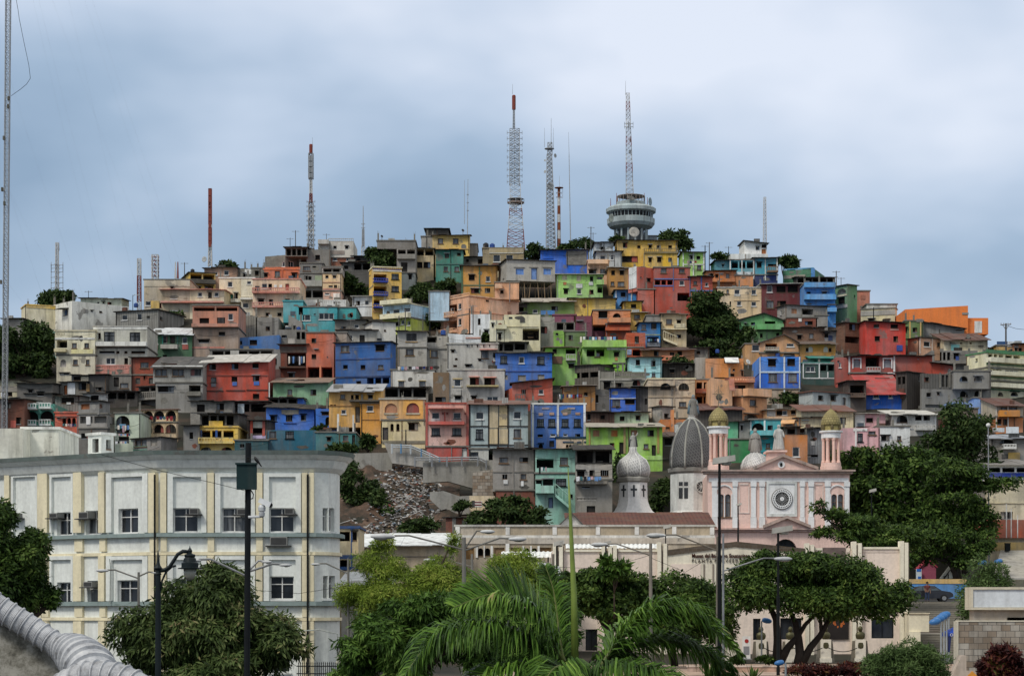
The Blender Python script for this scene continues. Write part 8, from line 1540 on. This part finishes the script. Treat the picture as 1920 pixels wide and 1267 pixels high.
def palm():
    tree('leafy green tree directly behind the palm crown', [(960, 1172, 66, 46), (1030, 1185, 56, 52), (1000, 1215, 80, 44), (930, 1210, 50, 40)], 98, 'bright', 24000, (.34, .1), (985, 1330), .2, sub=16, droop=.8, group='park trees', sr=(.22, .42))
    Y = 58.0; base = Vector(W3(1072, 1262, Y)); o = thing('palm_tree', (base.x, Y, 0), 'coconut palm with arching fronds and one unopened upright spear', 'palm')
    mg = leafmat('palm_leaf', [(.15, (.018, .045, .009)), (.42, (.05, .11, .018)), (.68, (.11, .215, .032)), (.92, (.22, .35, .06)), (1, (.3, .27, .11))], .4)
    my = plain('palm_spear', (.2, .27, .055), .5); mr = plain('palm_rib', (.1, .12, .03), .5)
    mb = MB(); mb.path([(base.x, Y, -.2), (base.x + .05, Y, base.z * .5), tuple(base)], [.24, .2, .2], 10); mb.build('trunk', BARK, o)
    mb = MB(); mb.path([W3(1078, 1245, Y), W3(1076, 1120, Y), W3(1070, 980, Y), W3(1065, 876, Y)], [.11, .085, .05, .01], 7); mb.build('spear_leaf', my, o, smooth=True)
    fr = [([(1060, 1245), (1020, 1175), (985, 1135), (930, 1112), (852, 1138)], [0, -.4, -.8, -1.2, -1.7], 88, .5, 1.3),
          ([(1045, 1250), (985, 1200), (905, 1178), (820, 1190), (757, 1268)], [0, -.6, -1.3, -2, -2.5], 98, .1, 1.4),
          ([(1125, 1250), (1162, 1200), (1225, 1152), (1300, 1152), (1388, 1228)], [0, .2, .3, .3, .2], 92, .22, 1.6),
          ([(1110, 1255), (1160, 1225), (1240, 1200), (1330, 1225), (1370, 1290)], [0, .6, 1.2, 1.6, 2.0], 92, .15, 1.5),
          ([(1060, 1250), (1050, 1200), (1044, 1150), (1036, 1100), (1022, 1060)], [0, .8, 1.6, 2.4, 3.0], 56, .5, .7),
          ([(1075, 1262), (1000, 1250), (920, 1262), (860, 1310)], [0, -1, -1.9, -2.6], 96, .1, 1.5),
          ([(1090, 1262), (1150, 1252), (1230, 1262), (1290, 1310)], [0, -1, -1.9, -2.4], 96, .1, 1.5),
          ([(1075, 1262), (1060, 1248), (1035, 1256), (1010, 1300)], [0, -1.4, -2.4, -3.2], 86, .1, 1.5)]
    for fi, (pts, dys, LL, upn, dens) in enumerate(fr):
        g = random.Random(fi * 7 + 3); K = [Vector(W3(a, b, Y + d)) for (a, b), d in zip(pts, dys)]
        cv = []
        for i in range(len(K) - 1):       # Catmull-Rom along the midrib
            p0, p1, p2, p3 = K[max(i - 1, 0)], K[i], K[i + 1], K[min(i + 2, len(K) - 1)]
            for q in range(12):
                t = q / 12; cv.append(.5 * ((2 * p1) + (p2 - p0) * t + (2 * p0 - 5 * p1 + 4 * p2 - p3) * t * t + (3 * p1 - p0 - 3 * p2 + p3) * t ** 3))
        cv.append(K[-1]); n = len(cv)
        mb = MB(); mb.path(cv[::3] + ([cv[-1]] if (n - 1) % 3 else []), [.05 * (1 - .85 * i / (n / 3)) + .008 for i in range(len(cv[::3]) + (1 if (n - 1) % 3 else 0))], 6); f = mb.build('frond', mr, o, smooth=True)
        lm = MB(); N_ = int(n * 4.6 * dens); L0 = LL * Y / F
        for k in range(N_):
            t = .1 + .9 * k / N_; i = min(int(t * (n - 1)), n - 2); p = cv[i].lerp(cv[i + 1], t * (n - 1) - i); tg = (cv[i + 1] - cv[i]).normalized()
            sidev = tg.cross(Vector((0, 0, 1))).normalized(); upv = sidev.cross(tg).normalized()
            L = L0 * (math.sin(math.pi * min(1, t * .86 + .14)) * .72 + .3) * g.uniform(.8, 1.12) * (1 if t < .9 else .8)
            for s in (-1, 1):
                up_ = upn if fi else (.75 if s > 0 else -.25); dr = .3 if fi == 0 and s > 0 else 1
                d = (sidev * s * g.uniform(.55, .8) + tg * g.uniform(.5, .75) + upv * (up_ + g.uniform(-.3, .34)) + Vector((g.gauss(0, .12), g.gauss(0, .12), 0))).normalized()
                w = Vector((d.y, -d.x, 0)); w = (tg - d * tg.dot(d)).normalized() * .024 * g.uniform(.7, 1.4)
                a = p; b1 = a + d * L * .45; d2 = (d + Vector((0, 0, (-.55 - .35 * (upn < .2)) * dr))).normalized(); b2 = b1 + d2 * L * .35; d3 = (d2 + Vector((0, 0, -.9 * dr))).normalized(); b3 = b2 + d3 * L * .28
                lm.add([a - w * .5, a + w * .5, b1 - w, b1 + w, b2 - w * .8, b2 + w * .8, b3], [(0, 1, 3, 2), (2, 3, 5, 4), (4, 5, 6)])
        lm.build('leaflets', mg, f)
EXTRA = [white_building, church, museum, back_blocks, lamps, hill_trees, right_trees, museum_trees, near_trees, palm, masts, right_side, car_person, foreground, clutter]
def sky_and_sun():
    w = bpy.data.worlds.new('World'); sc.world = w; w.use_nodes = True; nt = w.node_tree
    bg = nt.nodes['Background']; out = nt.nodes['World Output']
    sk = nt.nodes.new('ShaderNodeTexSky'); sk.sky_type = 'NISHITA'; sk.sun_disc = False
    sk.sun_elevation = R(48); sk.sun_rotation = R(-140); sk.air_density = 1.2; sk.dust_density = 2.0
    nt.links.new(sk.outputs[0], bg.inputs[0]); bg.inputs[1].default_value = 0.10
    # overcast layer: cloud brightness by direction on the dome
    tc = nt.nodes.new('ShaderNodeTexCoord'); mp = nt.nodes.new('ShaderNodeMapping'); mp.inputs['Scale'].default_value = (1.0, 1.0, 2.0)
    mp.inputs['Location'].default_value = CLOUD_OFF
    nt.links.new(tc.outputs['Generated'], mp.inputs[0])
    nz = nt.nodes.new('ShaderNodeTexNoise'); nz.inputs['Scale'].default_value = 4.8; nz.inputs['Detail'].default_value = 4; nz.inputs['Roughness'].default_value = 0.45; nz.inputs['Distortion'].default_value = 0.1
    nt.links.new(mp.outputs[0], nz.inputs['Vector'])
    sp = nt.nodes.new('ShaderNodeSeparateXYZ'); nt.links.new(tc.outputs['Generated'], sp.inputs[0])
    el = nt.nodes.new('ShaderNodeMapRange'); el.inputs['From Min'].default_value = 0.02; el.inputs['From Max'].default_value = 0.36
    el.inputs['To Min'].default_value = 0.0; el.inputs['To Max'].default_value = 0.5
    nt.links.new(sp.outputs[2], el.inputs[0])
    ad = nt.nodes.new('ShaderNodeMath'); ad.operation = 'ADD'; nm = nt.nodes.new('ShaderNodeMath'); nm.operation = 'MULTIPLY_ADD'; nm.inputs[1].default_value = .9; nm.inputs[2].default_value = .06; nt.links.new(nz.outputs['Fac'], nm.inputs[0]); nt.links.new(nm.outputs[0], ad.inputs[0]); nt.links.new(el.outputs[0], ad.inputs[1])
    # brighter cloud towards +X near the horizon
    xr = nt.nodes.new('ShaderNodeMapRange'); xr.inputs['From Min'].default_value = -0.25; xr.inputs['From Max'].default_value = 0.3; xr.inputs['To Min'].default_value = -0.03; xr.inputs['To Max'].default_value = 0.1
    nt.links.new(sp.outputs[0], xr.inputs[0])
    a2 = nt.nodes.new('ShaderNodeMath'); a2.operation = 'ADD'; nt.links.new(ad.outputs[0], a2.inputs[0]); nt.links.new(xr.outputs[0], a2.inputs[1])
    cr = ramp(nt, a2.outputs[0], [(0.62, (0.235, 0.33, 0.46)), (0.73, (0.31, 0.41, 0.545)), (0.84, (0.465, 0.55, 0.68)), (0.98, (0.67, 0.72, 0.82))])
    hi = nt.nodes.new('ShaderNodeMapRange'); hi.inputs['From Min'].default_value = .29; hi.inputs['From Max'].default_value = .55; nt.links.new(sp.outputs[2], hi.inputs[0])
    cr = mixc(nt, hi.outputs[0], cr, (.66, .655, .63, 1))     # white cloud deck overhead
    b2 = nt.nodes.new('ShaderNodeBackground'); nt.links.new(cr, b2.inputs[0]); b2.inputs[1].default_value = 1.0
    ms = nt.nodes.new('ShaderNodeMixShader'); ms.inputs[0].default_value = 0.9
    nt.links.new(bg.outputs[0], ms.inputs[1]); nt.links.new(b2.outputs[0], ms.inputs[2]); nt.links.new(ms.outputs[0], out.inputs[0])
    L = bpy.data.lights.new('sun', 'SUN'); L.energy = SUN_E; L.angle = R(12); L.color = (1, 0.95, 0.86)
    o = bpy.data.objects.new('sun', L); COL.objects.link(o)
    # sun high behind the viewer's shoulder
    el_, az = R(48), R(-140)
    d = Vector((math.sin(az) * math.cos(el_), math.cos(az) * math.cos(el_), math.sin(el_)))
    o.rotation_euler = d.to_track_quat('Z', 'Y').to_euler()
CLOUD_OFF = (3.3, 1.7, 0.2); SUN_E = 1.5
def camera():
    c = bpy.data.cameras.new('camera'); o = bpy.data.objects.new('camera', c); COL.objects.link(o); sc.camera = o
    o.location = (0, 0, CZ); o.rotation_euler = (R(90), 0, 0)
    c.sensor_width = 36; c.lens = F / 1920 * 36; c.shift_y = (HZ - 633.5) / 1920; c.clip_end = 6000; c.clip_start = .5
    sc.view_settings.view_transform = 'Standard'; sc.view_settings.look = 'None'; sc.view_settings.exposure = 0.28; sc.view_settings.gamma = 1
def terrain():
    xs = sorted(set(list(range(-220, 221, 5)) + [-3000, -1500, -700, -400, -300, 300, 400, 700, 1500, 3000])); ys = list(range(-60, 120, 12)) + list(range(120, 420, 4)) + [450, 600, 1000, 2000, 4000]
    mb = MB()
    for Y in ys:
        for X in xs:
            z = terr(max(-400, min(400, X)), Y) if Y < 420 else (terr(max(-400, min(400, X)), 420) - (Y - 420) * .05)
            z += 0.5 * mnoise.noise(Vector((X * .12, Y * .12, 0))) * smooth(190, 215, Y)
            mb.v.append((X, Y, z))
    n = len(xs)
    for j in range(len(ys) - 1):
        for i in range(n - 1): mb.f.append((j * n + i, j * n + i + 1, (j + 1) * n + i + 1, (j + 1) * n + i)); mb.m.append(0)
    m, nt, b = newmat('hillside_soil'); b.inputs['Roughness'].default_value = .95
    tc, v = coords(nt)
    c = ramp(nt, noisef(nt, v, 0.16, 8, .7), [(0.36, (.009, .012, .006)), (.5, (.024, .021, .013)), (.6, (.055, .036, .024)), (.75, (.1, .075, .055))])
    nt.links.new(c, b.inputs['Base Color'])
    o = mb.build('ground', m, smooth=True); tag(o, kind='structure')
camera(); sky_and_sun(); terrain()
build_houses()
for fn in EXTRA: fn()
for o in list(COL.objects):
    if o.parent is None and o.get('category') and not o.get('kind'): o['kind'] = 'thing'
